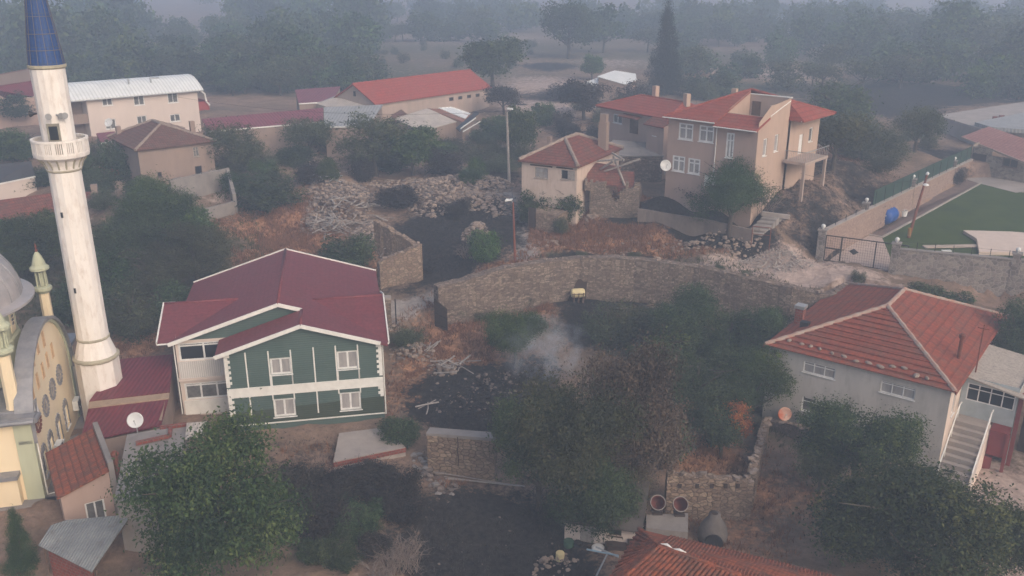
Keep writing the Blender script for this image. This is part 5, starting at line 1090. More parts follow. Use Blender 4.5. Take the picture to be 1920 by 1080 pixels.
# ================================================================ stone walls
def stone_wall(name, label, cat, pts, tops, t, mat, jag=.1, step=.4, cap=None, base=-.7, group=None, seed=1, openings=()):
    """wall along world points; tops = heights at each point (absolute z); ragged top"""
    rnd = random.Random(seed); b0 = V(pts[0][0], pts[0][1], g1(pts[0][0], pts[0][1])); m = MB(); cm = MB()
    L = []; F_ = []
    P = [np.array([p[0], p[1], z], float) for p, z in zip(pts, tops)]
    line = []
    for a, c in zip(P, P[1:]):
        n = max(1, int(np.linalg.norm((c-a)[:2])/step)); line += [a+(c-a)*i/n for i in range(n)]
    line.append(P[-1]); tops_j = [p[2]+rnd.uniform(-jag, jag) for p in line]
    vs = []; fs = []
    for i, p in enumerate(line):
        d = line[min(i+1, len(line)-1)]-line[max(i-1, 0)]; d[2] = 0; d /= np.linalg.norm(d); nn = V(-d[1], d[0], 0); j = rnd.uniform(-.05, .05)
        zb = g1(p[0], p[1])+base
        zb = min(zb, g1(p[0]-nn[0]*.8, p[1]-nn[1]*.8)+base)
        for s_, zz in ((-1, zb), (-1, tops_j[i]), (1, tops_j[i]+rnd.uniform(-jag, jag)*.5), (1, zb)):
            q = p+nn*(t/2*s_+j); vs.append((q[0]-b0[0], q[1]-b0[1], zz-b0[2]))
    for i in range(len(line)-1):
        k = i*4; fs += [(k, k+4, k+5, k+1), (k+1, k+5, k+6, k+2), (k+2, k+6, k+7, k+3)]
    fs += [(0, 1, 2, 3)]; k = (len(line)-1)*4; fs += [(k+3, k+2, k+1, k)]
    m.add(vs, fs); o = m.build(name, M[mat], None, loc=b0); tag(o, label, cat, group)
    # loose cap stones bedded along the top
    if cap:
        c = MB()
        for i, p in enumerate(line[:-1]):
            for k in range(2):
                if rnd.random() < cap:
                    q = p+(line[i+1]-p)*rnd.random(); s = rnd.uniform(.08, .19); a = rnd.uniform(0, 6)
                    ax = V(math.cos(a), math.sin(a), rnd.uniform(-.2, .2))*s; ay = V(-math.sin(a), math.cos(a), 0)*s*.7
                    off = V(rnd.uniform(-t/2, t/2)*.8, rnd.uniform(-t/2, t/2)*.8, 0); c.obox(V(q[0], q[1], tops_j[i]+s*.15)+off-b0, ax, ay, V(0, 0, s*.4))
        c.build('cap_stones', M['stonebit'], o)
    return o
M['concrete_brown'] = plain('weathered_brown_concrete', (.23, .18, .15), (.16, .125, .11), .7, .95, .25, dirt=(.1, .08, .07))
def walls():
    xs = [-6.4, -4, -.5, 3, 6, 9, 11, 13.5, 16.1, 18.5, 21, 23.2, 26.0]
    tv = [536, 522, 500, 488, 483, 481, 484, 490, 499, 510, 525, 538, 552]
    pts = [(x, float(ywall(x))-.1) for x in xs]; tops = [zfor(x, y-.1, v) for (x, y), v in zip(pts, tv)]
    pts += [(27.4, float(ywall(27.4))-.05), (28.5, float(ywall(28.5))-.05)]; tops += [tops[-1]]*2
    stone_wall('retaining_wall', 'long curved grey-brown fieldstone retaining wall between the yard and the road', 'wall', pts, tops, .95, 'stone_dark', .05, .45, .35, seed=3)
    # L-shaped ruin wall above the green house
    a, c, d = PG(711, 540), PG(787, 524), PG(718, 470); za = zfor(a[0], a[1], 492); zc = zfor(c[0], c[1], 459)
    e = c+(PG(708, 470)-c)*1.0; ze = zfor(e[0], e[1], 412)
    stone_wall('ruined_corner_wall', 'L-shaped ruined tan stone wall behind the green house', 'ruin', [a, c, e], [za, zc, ze], .55, 'stone_tan', .12, .4, .6, seed=5)
    # broken wall by the charred yard
    a, c = PG(806, 880), PG(930, 902); stone_wall('cracked_block_wall', 'thick cracked block wall with concrete coping above the charred yard', 'wall', [a, c], [zfor(a[0],a[1],812), zfor(c[0],c[1],822)], .7, 'stone_tan', .03, .6, 0, seed=6)
    bo = bpy.data.objects['cracked_block_wall']; m = MB(); d_ = (c-a)/np.linalg.norm(c-a); nn = V(-d_[1], d_[0], 0)
    m.bar(V(0,0,zfor(a[0],a[1],812)-bo.location[2]+.08)+nn*.05-d_*.05, V(*(c-a)[:2],zfor(c[0],c[1],822)-bo.location[2]+.08)+nn*.05, .8, .2); m.build('coping', M['concrete'], bo)
    m = MB(); q = a+(c-a)*.46; z = zfor(a[0],a[1],812)-bo.location[2]
    pts = [(0, z+.18), (.03, z-.4), (-.04, z-.8), (.05, z-1.3), (.0, z-1.9)]
    for (x0, z0), (x1, z1) in zip(pts, pts[1:]): m.bar((q-a)*V(1,1,0)+d_*x0-nn*.36+V(0,0,z0), (q-a)*V(1,1,0)+d_*x1-nn*.36+V(0,0,z1), .05, .05)
    m.build('crack', M['wood_dark'], bo)
    # ruin by the red tiled foreground roof
    a, c, e = PG(1245, 962), PG(1404, 968), PG(1428, 830)
    stone_wall('ruined_room_wall', 'broken tan stone wall with beam sockets behind the foreground tiled roof', 'ruin', [a, c], [zfor(a[0],a[1],885), zfor(c[0],c[1],900)], .6, 'stone_tan', .12, .35, .7, seed=8)
    ro = bpy.data.objects['ruined_room_wall']; m = MB(); d_ = (c-a)/np.linalg.norm(c-a); nn = V(-d_[1], d_[0], 0)
    for k in (.15, .35, .52, .68, .82): q = (c-a)*V(1,1,0)*k-nn*.32; zz = zfor(a[0],a[1],885)-ro.location[2]-.75; m.obox(q+V(0,0,zz), d_*.11, nn*.05, V(0,0,.14))
    m.build('beam_socket', M['wood_dark'], ro)
    f = PG(1412, 905); g_ = PG(1436, 800)
    stone_wall('boundary_wall', 'ragged pale-topped stone boundary wall running back from the broken ruin', 'wall', [c+V(.1,.7,0), g_], [zfor(c[0],c[1]+.6,888), zfor(g_[0],g_[1],783)], .55, 'stone_tan', .14, .35, .8, seed=9)
    a = g_+V(.3,.2,0); c = PG(1528, 840); stone_wall('garden_wall', 'low fieldstone garden wall below the rusty dish', 'wall', [a, c], [zfor(a[0],a[1],786), zfor(c[0],c[1],806)], .5, 'stone', .08, .4, .5, seed=10)
    p = PG(1463, 838); p[2] = zfor(a[0], a[1], 790)
    o = dish(V(a[0]+.9, a[1]-.25, p[2]-.1), -math.pi/2, .5, plain('rusting_dish', (.5,.12,.05), (.62,.5,.42), .8, .7), 'rusty orange satellite dish on the low garden wall', .35, poleh=.85)
    # concrete wall with the burnt bank in front of the pink house
    a, m1, c = PG(1196, 414), PG(1320, 436), PG(1410, 458); stone_wall('concrete_wall', 'long bare concrete retaining wall below the burnt bank of the tall pink house', 'wall', [a, m1, c], [zfor(a[0],a[1],391), zfor(m1[0],m1[1],411), zfor(c[0],c[1],431)], .3, 'concrete_brown', .015, .8, 0, seed=11)
    a, c = PG(1398, 440), PG(1438, 412); c2 = PG(1466, 418)
    r = empty('concrete_steps', a, 0, 'broken concrete steps at the right end of the concrete wall', 'steps'); m = MB()
    for i in range(6): p = a+(c-a)*i/6; q = p+V(1.3,-.6,0); m.slab([p-a+V(0,0,.15+.12*i), q-a+V(0,0,.15+.12*i), q+(c-a)/6*.8-a+V(0,0,.15+.12*i), p+(c-a)/6*.8-a+V(0,0,.15+.12*i)], .6)
    m.parts('tread', M['concrete'], r); m = MB(); m.bar(c-a+V(-.5,0,.6), c-a+V(1.8,-.9,.5), .4, .35); m.build('landing', M['concrete_pale'], r)
    a = PG(1408, 462); r = empty('red_railing', a, -.4, 'rusty red pipe railing at the end of the concrete wall', 'railing'); m = MB()
    for x in (0, 1.6): m.tube([(x,0,-.3),(x,0,1.9)], .04, 6)
    m.tube([(0,0,1.9),(1.6,0,1.9)], .04, 6); m.tube([(0,0,1.2),(1.6,0,1.2)], .03, 6); m.build('rail', M['rust'], r)
    # stone gate pillar and the dark open gate leaf at the left end of the retaining wall
    a = PG(820, 612); r = empty('iron_gate_leaf', V(-6.5, 70.4, g1(-6.5, 70.4)), 0, 'dark open iron gate leaf at the left end of the curved wall', 'gate')
    e = PZ(836, 628, 1.1) - V(-6.5, 70.4, 0); e[2] = 0; e = e*1.15; m = MB()
    for k in range(14): m.bar(e*k/13+V(0,0,.1), e*k/13+V(0,0,2.6-.5*k/13), .07)
    m.bar(V(0,0,.35), e+V(0,0,.35), .08); m.bar(V(0,0,2.5), e+V(0,0,2.0), .08); m.bar(V(0,0,1.3), e+V(0,0,1.2), .08); m.slab([e*.02+V(0,0,.4), e*.98+V(0,0,.4), e*.98+V(0,0,1.2), e*.02+V(0,0,1.3)], .03, off=(1,0,0)); m.build('bars', M['wood_dark'], r)
    a = PG(727, 606); r = empty('gate_pier', a, .2, 'small stone gate pier beside the right gable of the green house', 'pier'); m = MB()
    for i in range(9): k = random.uniform(-.04, .04); m.box(-.33+k, .33+k, -.33, .33, -.3+i*.28, -.3+(i+1)*.28-.01)
    m.build('shaft', M['stone'], r); m = MB(); m.box(-.38,.38,-.38,.38,2.22,2.42); m.build('cap', M['concrete_pale'], r)
    m = MB(); m.tube([a+V(.75,-.2,0), a+V(.75,-.2,2.3)], .05, 6); o = m.build('gate_post', M['metal_dark'], None); tag(o, 'thin dark metal gate post beside the small stone pier', 'post')
walls()
# ================================================================ the walled lawn
def lawn_garden():
    lz = 5.35
    A, Bq = PZ(1538, 487, 5.2), PZ(1815, 335, 6.0); D0, D1 = PZ(1678, 514, 4.8), PZ(1960, 556, 4.0)
    on = lambda p, up: V(p[0], p[1], gplane(p[0], p[1])+up)
    gm = plain('lawn_grass', (.056, .082, .019), (.038, .06, .016), .35, 1, .6, spec=.03)
    def sheet(name, pts, mat, up):
        m = MB(); m.poly([on(p, up) for p in pts]); o = m.build(name, mat, None); tag(o, None, None, None, 'structure'); return o
    k1, k2 = PPL(1654, 446), PPL(1838, 345)
    sheet('lawn', [k1, on(D0, 0)+V(.1,.3,0), on(D1, 0)+V(.2,.3,0), PPL(1990, 500), PPL(1990, 360), PPL(1920, 362), k2], gm, .02)
    sheet('driveway', [on(A, 0)+V(.2,-.6,0), on(D0, 0)+V(.1,.1,0), k1, PPL(1605, 437), on(A+(Bq-A)*.16, 0)], plain('pinkish_paving', (.44,.34,.29), (.36,.28,.24), .7, .95, .2), .035)
    sheet('flower_bed', [PPL(1605, 437), k1, k2, on(Bq, 0), on(A+(Bq-A)*.16, 0)], plain('bare_soil', (.17,.115,.095), (.12,.085,.07), 1, 1, .6), .012)
    m = MB()
    for p, q in ((k1, k2), (k1, PPL(1605, 437))): m.bar(on(p, .06), on(q, .06), .2, .16)
    o = m.build('kerb', M['concrete_pale'], None); tag(o, None, None, None, 'structure')
    sheet('patio', [PPL(1805, 335), k2, PPL(1905, 362), PPL(1990, 352), PPL(1990, 325), PPL(1840, 318)], M['concrete_pale'], .045)
    # walls of the garden with ball-topped pillars
    def zt(p, v): return zfor(p[0], p[1], v)
    stone_wall('side_garden_wall', 'pinkish stone side wall with pale coping along the lawn', 'wall', [A, Bq], [zt(A,433), zt(Bq,299)], .35, 'stone_pinkclad', .01, 1.5, 0, seed=21)
    ob = bpy.data.objects['side_garden_wall']; m = MB(); m.bar(V(0,0,zt(A,433)-ob.location[2]+.05), Bq-V(*ob.location)+V(0,0,zt(Bq,299)-Bq[2]+.05), .45, .1); m.build('coping', M['concrete_pale'], ob)
    stone_wall('front_garden_wall', 'grey stone-clad front wall of the lawn beside the road', 'wall', [D0, D1], [zt(D0,467), zt(D1,493)], .4, 'stone_clad', .01, 1.5, 0, seed=22)
    ob = bpy.data.objects['front_garden_wall']; m = MB(); m.bar(V(0,0,zt(D0,467)-ob.location[2]+.05), D1-V(*ob.location)+V(0,0,zt(D1,493)-D1[2]+.05), .5, .1); m.build('coping', M['concrete'], ob)
    def pillar(p, ztop, label, k=1.0):
        r = empty('gate_pillar', p, -.5, label, 'pillar', 'ball-topped pillars of the lawn wall'); h = ztop-p[2]; m = MB(); m.box(-.32*k,.32*k,-.32*k,.32*k,-.5,h-.12); m.build('shaft', M['stone_clad'], r)
        m = MB(); m.box(-.4*k,.4*k,-.4*k,.4*k,h-.12,h); m.build('cap', M['concrete'], r); m = MB(); m.lathe([(.05,h),(.1,h+.08)]+[(.2*math.cos(t)*k, h+.26+.2*math.sin(t)*k) for t in np.linspace(-1.2,1.5,9)], 14); m.build('ball', M['dish'], r, smooth=True)
    for (u, v, vt, base, lb) in ((1533,488,431,(A),'ball-topped stone pillar at the left end of the sliding gate'),): pillar(A+V(-.15,-.2,0), zt(A,428), lb)
    for k, vt, lb in ((.235, 379, 'ball-topped pillar on the side wall nearest the blue tank'), (.535, 335, 'ball-topped pillar midway along the pinkish side wall'), (.855, 301, 'ball-topped pillar on the side wall nearest the stone house')):
        p = A+(Bq-A)*k; p = V(p[0]-.1, p[1]+.1, p[2]); pillar(p, zt(p, vt), lb, .9)
    pillar(D0+V(-.2,.1,0), zt(D0,455), 'ball-topped stone pillar between the gate and the front wall'); E_ = D0+(D1-D0)*.775; pillar(E_+V(0,.05,0), zt(E_,474), 'ball-topped pillar midway on the front garden wall')
    # mesh fence with green screen on the side wall
    r = empty('green_screen_fence', A, 0, 'green mesh screen fence on top of the side garden wall', 'fence'); m = MB(); n = 18
    for i in range(5, n): p, q = A+(Bq-A)*i/n, A+(Bq-A)*(i+1)/n; z0, z1 = [zt(A,433)+(zt(Bq,299)-zt(A,433))*k/n+.1 for k in (i, i+1)]; m.slab([V(p[0],p[1],z0)-A+V(-.1,.1,0), V(q[0],q[1],z1)-A+V(-.1,.1,0), V(q[0],q[1],z1+1.5)-A+V(-.1,.1,0), V(p[0],p[1],z0+1.5)-A+V(-.1,.1,0)], .02, off=(-.8,.6,0))
    m.build('screen', plain('green_screen', (.022,.05,.034), (.018,.042,.03), 1, .8), r); m = MB()
    for i in range(0, n+1): p = A+(Bq-A)*i/n; z0 = zt(A,433)+(zt(Bq,299)-zt(A,433))*i/n; m.tube([V(p[0],p[1],z0)-A+V(.05,-.05,0), V(p[0],p[1],z0+(1.55 if i >= 5 else .6))-A+V(.05,-.05,0)], .03, 5)
    m.parts('fence_post', M['metal_dark'], r)
    r = empty('front_wall_railing', D0, 0, 'row of short dark posts with wires on the front garden wall', 'fence'); m = MB()
    for i in range(1, 9): p = D0+(D1-D0)*i/8.3; z0 = zt(D0,467)+(zt(D1,493)-zt(D0,467))*i/8.3; m.tube([V(p[0],p[1],z0)-D0, V(p[0],p[1],z0+.75)-D0], .03, 5)
    m.parts('fence_post', M['metal_dark'], r); m = MB()
    for h in (.3, .7): m.tube([V(0,0,zt(D0,467)-D0[2]+h), D1-D0+V(0,0,zt(D1,493)-D1[2]+h)], .008, 4)
    m.parts('wire', M['metal_dark'], r)
    # sliding gate
    g0 = A+V(.15,-.35,-.0); g1_ = PZ(1692, 512, 4.75)+V(0,-.35,0); zt0, zt1 = zt(g0, 441), zt(g1_, 461); ex = g1_-g0
    r = empty('sliding_gate', g0, 0, 'dark metal sliding gate with wire mesh and a diamond plate', 'gate'); m = MB(); h0, h1 = zt0-g0[2], zt1-g1_[2]
    P = lambda t, k: ex*V(1,1,0)*t+V(0,0,(g1_[2]-g0[2])*t+(.12+(h0*(1-t)+h1*t-.12)*k))
    for a, c in (((0,0),(1,0)),((0,1),(1,1)),((0,0),(0,1)),((1,0),(1,1)),((.2,0),(.2,1)),((.62,0),(.62,1)),((0,.5),(.2,.5)),((.86,0),(.86,1))): m.bar(P(*a), P(*c), .11 if a[0] < .3 and c[0] in (0,.2) else .08)
    for k in range(1, 34): m.tube([P(k/34,.02), P(k/34,.98)], .008, 3)
    for k in range(1, 10): m.tube([P(.02,k/10), P(.98,k/10)], .008, 3)
    m.build('frame', M['metal_dark'], r); m = MB(); c = P(.36,.5); d_ = ex/np.linalg.norm(ex)
    m.slab([c-d_*.42, c+V(0,0,-.28), c+d_*.42, c+V(0,0,.28)], .03, off=(0,-1,0)); m.build('diamond_plate', M['metal_dark'], r)
    # blue tank, buckets, pool sheet
    p = PPL(1663, 418); r = empty('blue_tank', p+V(0,0,.0), R(48), 'big ribbed blue plastic water tank lying by the side garden wall', 'water tank'); m = MB(); R0 = .8
    def tank(m, half, rad, zc):
        xs_ = [(-half-.12,.25),(-half-.05,.6),(-half+.12,.92),(-half+.3,1.0)]; xs_ += [(-half+.3+k*(2*half-.6)/8, 1.03 if k % 2 else .97) for k in range(1, 8)]; xs_ += [(half-.3,1.0),(half-.12,.92),(half+.05,.6),(half+.12,.25)]
        m.tube([(x, 0, zc) for x, k in xs_], [rad*k for x, k in xs_], 24)
    tank(m, 1.15, R0, R0); m.build('shell', M['blue_plastic'], r, smooth=True); m = MB(); m.lathe([(.22,R0*2-.05),(.22,R0*2+.08),(.16,R0*2+.1)], 16); m.build('lid', M['blue_plastic'], r); m = MB()
    for k in (-1, 1): m.box(k*.55-.08,k*.55+.08,-.45,.45,-.1,.2)
    m.build('cradle', M['metal_dark'], r)
    m = MB(); m.box(-1.29,-1.275,-.28,.1,R0+.18,R0+.32); m.box(-1.29,-1.275,-.2,.12,R0-.2,R0-.12); m.build('label_mark', M['white_plastic'], r)
    p = PPL(1694, 405); r = empty('white_bucket', p, .3, 'white plastic bucket next to the blue water tank', 'bucket'); m = MB(); m.lathe([(.3,0),(.36,.55),(.38,.55),(.38,.6),(.34,.6),(.29,.08)], 18, capt=True); m.build('body', M['white_plastic'], r); m = MB(); m.tube([(.37*math.cos(t), 0, .55+.2*math.sin(t)) for t in np.linspace(0,math.pi,9)], .012, 5); m.build('handle', M['metal_grey'], r)
    m = MB(); q = [PPL(1805,438), PPL(1830,455), PPL(1835,478), PPL(1990,482), PPL(1940,445), PPL(1895,440)]; n = len(q); m.slab([p+V(0,0,.35+.05*math.sin(i*2)) for i, p in enumerate(q)], .3); o = m.build('pool_cover', M['pink_bright'], None); tag(o, 'pale peach pool cover sheet spread at the edge of the lawn', 'cover')
    o.data.materials[0] = plain('pale_sheet_cover', (.62,.50,.42), (.54,.43,.36), 1.2, .8, .3)
    m = MB(); m.bar(PPL(1732,465,.12), PPL(1832,463,.12), .7, .1); o = m.build('timber_board', plain('pale_board', (.5,.4,.33), None, 1), None); tag(o, 'long pale board lying on the lawn beside the pool cover', 'board')
    m = MB(); m.bar(PPL(1766,472,.1), PPL(1783,472,.1), .35, .1); o = m.build('white_slab', M['white_plastic'], None); tag(o, 'small white slab by the long pale board on the lawn', 'slab')
    # utility pole on the lawn
    p = PPL(1703, 446); tz = zfor(p[0], p[1], 325); r = empty('street_lamp_pole', p, 0, 'leaning dark lamp pole at the corner of the lawn', 'lamp pole'); m = MB(); top = PZ(1739, 326, 0); tp = PY(1739, 326, p[1]+.8)-p; m.tube([(0,0,-.3), tp*.5, tp], [.15,.13,.1], 8); m.build('pole', M['rust'], r)
    m = MB(); q = tp*.84; m.tube([q, q+V(-.2,-.6,.1)], .04, 6); m.build('arm', M['metal_grey'], r); m = MB(); m.lathe([(.08,-.05),(.3,.03),(.22,.14),(.06,.2)], 12, q+V(-.2,-.75,.05)); m.lathe([(.14,-.1),(.17,.05),(.08,.18)], 10, tp); m.build('lamp_head', M['dish'], r); m = MB(); m.tube([V(.22,0,.0)*.2+V(0,0,.2), V(0,0,1.0)*1.0], .17, 8); m.build('yellow_band', plain('yellow_band', (.3,.16,.04), None, 3), r)
    # the stone house with the sloping tiled roof and the flat roofed block
    z0 = 6.8
    hb = Bld('stone_bungalow', 'stone-clad bungalow with a pinkish ribbed tile roof behind the lawn', 'house', PZ(1817,320,z0), PZ(1925,337,z0), z0)
    L, r = hb.L, hb.root; E = zfor(hb.o[0], hb.o[1], 268)-z0; D = 7; dr = hb.rect(1826,278,1846,315); wn = hb.rect(1881,295,1907,316)
    w = MB(); wall(w, front(), 0, L+8, -1, E-1.2, [dr[:2]+(.02, dr[3]), wn]); wall(w, front(), 0, L*.35, E-1.2, E-.4) ; wall(w, leftf(0), -.0, D, -1, E-.1); w.build('wall', stones('fieldstone_cladding', (.27,.215,.175), (.19,.155,.13), (.34,.28,.23), (.27,.235,.2), .42, .3, bump=.6), r)
    m = MB(); front().box(m, dr[0], dr[1], -.1, -.05, .02, dr[3]); m.build('door', M['wood_dark'], r); window(r, front(), wn, M['wood_brown'], M['glass'], 2, fw=.1)
    lx = lambda p: hb.l(p); t0, t1, t2, t3 = lx(PZ(1803,256,z0+E)), lx(PZ(1935,309,z0+E-1.0)), lx(PZ(1935,265,z0+E+.8)), lx(PZ(1854,237,z0+E+1.2))
    m = MB(); m.slab([t0,t1,t2,t3], .2); ro = m.build('roof', M['tile_pink'], r); m = MB(); m.bar(t0+V(0,-.05,-.1), t1+V(0,-.05,-.1), .1, .22); m.build('fascia', M['pink_bright'], ro)
    # flat block
    z1 = 10.6; top = [PZ(1757,216,z1), PZ(1838,241,z1), PZ(1990,252,z1), PZ(1990,180,z1)]
    r, b0 = slabthing('flat_roofed_block', 'large grey flat-roofed concrete block behind the stone bungalow', 'building', [top], .35, M['concrete_pale'], partname='roof_slab'); skirt(r, b0, top, 5.5, M['concrete_pale'], .01, drop=.35)
    m = MB(); m.slab([PZ(1828,229,z1+.5)-b0, PZ(1858,238,z1+.45)-b0, PZ(1990,248,z1+.4)-b0, PZ(1990,197,z1+1.3)-b0], .5); m.build('sheet_roof', M['grey_far'], r)
    m = MB(); 
    for u, v in ((1866,221),(1878,219),(1890,222)): p = PZ(u,v,z1+.3)-b0; m.box(p[0]-.3,p[0]+.3,p[1]-.2,p[1]+.2,p[2]-.15,p[2]+.2)
    m.build('brick_heap', M['brick_red'], r)
    # things by the bungalow
    p = PPL(1902, 337); r = empty('blue_bucket', p, 0, 'small blue object standing by the bungalow wall', 'bucket'); m = MB(); m.lathe([(.25,0),(.32,.7),(.2,.9)], 12); m.build('body', M['blue_plastic'], r)
    p = PPL(1778, 351); m = MB(); m.box(-.5,.5,-.05,.05,0,.9); o = m.build('white_board', M['dish'], None, loc=p, rz=.4); tag(o, 'white board leaning by the dark heap near the bungalow', 'board'); o.rotation_euler.x = -.4
    p = PPL(1815, 330); r = empty('metal_rack', p, .2, 'dark metal rack beside the bungalow door', 'rack'); m = MB()
    for x in (-.5,.5): m.bar((x,0,0),(x,0,1.1),.05); m.bar((x,.5,0),(x,0,1.1),.05)
    m.bar((-.5,0,1.1),(.5,0,1.1),.06); m.bar((-.5,0,.5),(.5,0,.5),.05); m.build('frame', M['metal_dark'], r)
lawn_garden()
# ================================================================ the foreground yard
def fore():
    # tiled roof at the bottom
    A, Bp = PZ(1204, 988, 2.9), PZ(1560, 1072, 2.9)
    b = Bld('barrel_tiled_house', 'house with an old orange-red barrel tile roof at the bottom edge', 'house', A, Bp, -2.0)
    L, r = b.L, b.root; E = 4.6; W = 7.5; hz = E-1.6
    # back eave runs along x; ridge line drops towards the viewer
    rp = b.zx(1262, 1020, 5.3); a, c = V(-.2,.2,E), V(L+3,.3,E-.2); p = V(1.5,-2.6,E+1.25); q = V(L+3,-4.2,E+.95)
    m = MB(); m.slab([p, q, c, a], .15); d = V(-.7,-6.5,E-.3); e = V(L+3,-8.6,E-.9); m.slab([a, d, p][::1], .15); m.slab([d, e, q, p], .15)
    ro = m.build('roof', M['tile_orange'], r); ridge(ro, [(p,q)], .15, M['tile_orange']); ridge(ro, [(a,p)], .12, M['tile_orange'], 'hip_cap')
    # barrel tile rolls following the slopes
    m = MB(); n = 64
    for i in range(n):
        x = 1.5+(L+1.5)*i/n; f = (x-1.5)/(L+1.5); t = p+(q-p)*f; u = a+(c-a)*((x+.2)/(L+3.2)); m.tube([t+V(0,.1,.02), (t+u)/2+V(0,0,.03+random.uniform(-.015,.015)), u+V(0,0,.03)], .085, 5, cap=False)
    for i in range(52):
        f = i/51; x0 = p+(q-p)*f; x1 = d+(e-d)*f; m.tube([x0+V(0,-.1,.02), (x0+x1)/2+V(0,0,.03+random.uniform(-.015,.015)), x1+V(0,0,.03)], .085, 5, cap=False)
    for i in range(1, 16):
        f = i/16; x0 = p+(a-p)*f; x1 = p+(d-p)*1.0; u = d+(a-d)*f; m.tube([p+(u-p)*.06+V(0,0,.03), u+V(0,0,.03)], .08, 5, cap=False)
    m.build('barrel_tiles', M['tile_orange'], ro)
    m = MB(); pts = [(1226,1004),(1243,1012),(1262,1030)]
    P_ = [p+(q-p)*k+V(0,.16+.1*math.sin(k*70),.0) for k in (.0,.03,.06,.09,.12)]; m.tube(P_, [.06,.13,.09,.15,.04], 6); m.build('mortar_patch', M['white_paint'], ro)
    w = MB(); wall(w, backf(.0), 0, L+3, -1, E-.25); wall(w, leftf(.1), -6.3, 0, -1, E-.4); w.build('wall', M['old_plaster'], r)
    # whitish shed under the trees
    g = -1.9; s = Bld('whitewashed_shed', 'low whitewashed shed with a brown door under the dark trees', 'shed', PZ(1058,1020,g), PZ(1196,1039.5,g), g); L, r = s.L, s.root; E = 1.75
    dr, wn = s.rect(1088,988,1113,1018), s.rect(1142,990,1165,1006); wn = (wn[0], wn[1], wn[2], min(wn[3], E-.1)); dr = (dr[0], dr[1], 0.0, E-.15)
    w = MB(); wall(w, front(), 0, L, -.5, E, [dr, wn]); wall(w, leftf(0), 0, 4, -.5, E); wall(w, rightf(L), 0, 4, -.5, E); w.build('wall', M['white_wall'], r)
    m = MB(); front().box(m, dr[0], dr[1], -.08, -.03, 0, E-.15); m.build('door', M['wood_grey'], r); window(r, front(), wn, M['wood_brown'], M['glass'], 1, fw=.05)
    m = MB(); m.slab([(-.2,-.3,E+.02),(L+.2,-.3,E+.02),(L+.2,4.2,E+.6),(-.2,4.2,E+.6)], .12); m.build('roof', plain('old_dark_sheet', (.10,.085,.075), (.06,.052,.047), 1.2, .95, .3), r)
    # concrete platform with two rusty dishes
    z = -.6; P = [PZ(1212,965,z), PZ(1212,990,z), PZ(1290,998,z), PZ(1290,962,z)]; r, b0 = slabthing('concrete_cistern', 'grey concrete cistern block behind the barrel-tiled roof', 'cistern', [P], 1.6, M['concrete'], partname='block')
    tub = plain('rusty_tub', (.14,.04,.033), (.09,.03,.027), 1.2, .8, .2)
    for u, v, lb in ((1231, 946, 'rusty red-brown open tub, left of two on the concrete cistern'), (1273, 949, 'rusty dark red open tub, right of two on the concrete cistern')):
        c = PZ(u, v+14, z); r = empty('metal_tub', c+V(0,0,0), -math.pi/2, lb, 'tub'); m = MB()
        prof = [(k*.85, z*.9) for k, z in ((.05,0),(.40,0),(.46,.1),(.5,.75),(.53,.78),(.49,.8),(.44,.7),(.4,.1),(.02,.06))]; m.lathe(prof, 24); o = m.build('shell', tub, r, smooth=True); m = MB(); m.lathe([(.42,.685),(.46,.7),(.46,.735),(.415,.735)], 24, capb=False, capt=False); k = m.build('rim', M['concrete'], r)
        for ob in (o, k): ob.rotation_euler = (0, R(48), 0); ob.location = (-.25, 0, .36)
        m = MB(); m.box(-.2,.35,-.3,.3,0,.12); m.build('rest', M['wood_dark'], r)
    # stone oven
    p = PZ(1336, 1010, -1.9); r = empty('outdoor_oven', p, -.15, 'grey domed outdoor oven with a black mouth by the broken ruin', 'oven'); m = MB(); m.lathe([(.85,-.2),(.86,.5),(.74,.95),(.5,1.3),(.36,1.5),(.34,1.75)], 14); m.build('dome', plain('sooty_clay', (.15,.13,.12), (.09,.08,.075), 1.5, .95, .4), r, smooth=True)
    m = MB(); pts = [(.55*math.cos(t), -.86, .2+.62*math.sin(t)) for t in np.linspace(0, math.pi, 12)]; m.slab([(-.55,-.86,-.15)]+pts[::-1]+[(.55,-.86,-.15)], .3, off=(0,1,0)); m.build('mouth', M['metal_dark'], r); m = MB(); m.lathe([(.2,1.76),(.17,1.755)], 8); m.build('flue', M['wood_dark'], r)
    # pipes and junk
    fr = [((1117,1025),(1160,1045),.9,.7),((1100,1030),(1160,1042),.8,.75),((1138,1040),(1118,1080),.9,.7),((1064,1030),(1110,1026),.6,.6)]
    for i, (a, c, za, zc) in enumerate(fr[:3]):
        m = MB(); m.tube([PZ(*a,za-1.2), PZ(*c,zc-1.2)], .05, 8); o = m.build('metal_pipe', M['metal_grey'] if i != 1 else plain('blue_pipe', (.3,.42,.5), None, 2, .5), None); tag(o, ['pale grey metal pipe lying across the junk by the shed', 'pale blue pipe beside the grey pipe near the tiled roof', 'shiny pipe pointing at the viewer below the shed'][i], 'pipe')
    def barrel(u, v, zg, rad, h, mat, label, name='drum', cat='drum'):
        p = PZ(u, v, zg); r = empty(name, p, 0, label, cat); m = MB(); m.lathe([(rad*.97,0),(rad,.03),(rad,h*.33),(rad*1.03,h*.34),(rad,h*.36),(rad,h*.66),(rad*1.03,h*.67),(rad,h*.69),(rad,h-.02),(rad*.95,h)], 18); m.build('body', mat, r); m = MB(); m.lathe([(rad*.9,h),(rad*.9,h+.02),(rad*.1,h+.04)], 18); m.build('lid', mat, r)
    barrel(1066, 1030, -1.9, .3, .6, plain('dull_green', (.05,.11,.075), None, 2), 'dull green drum at the corner of the whitewashed shed')
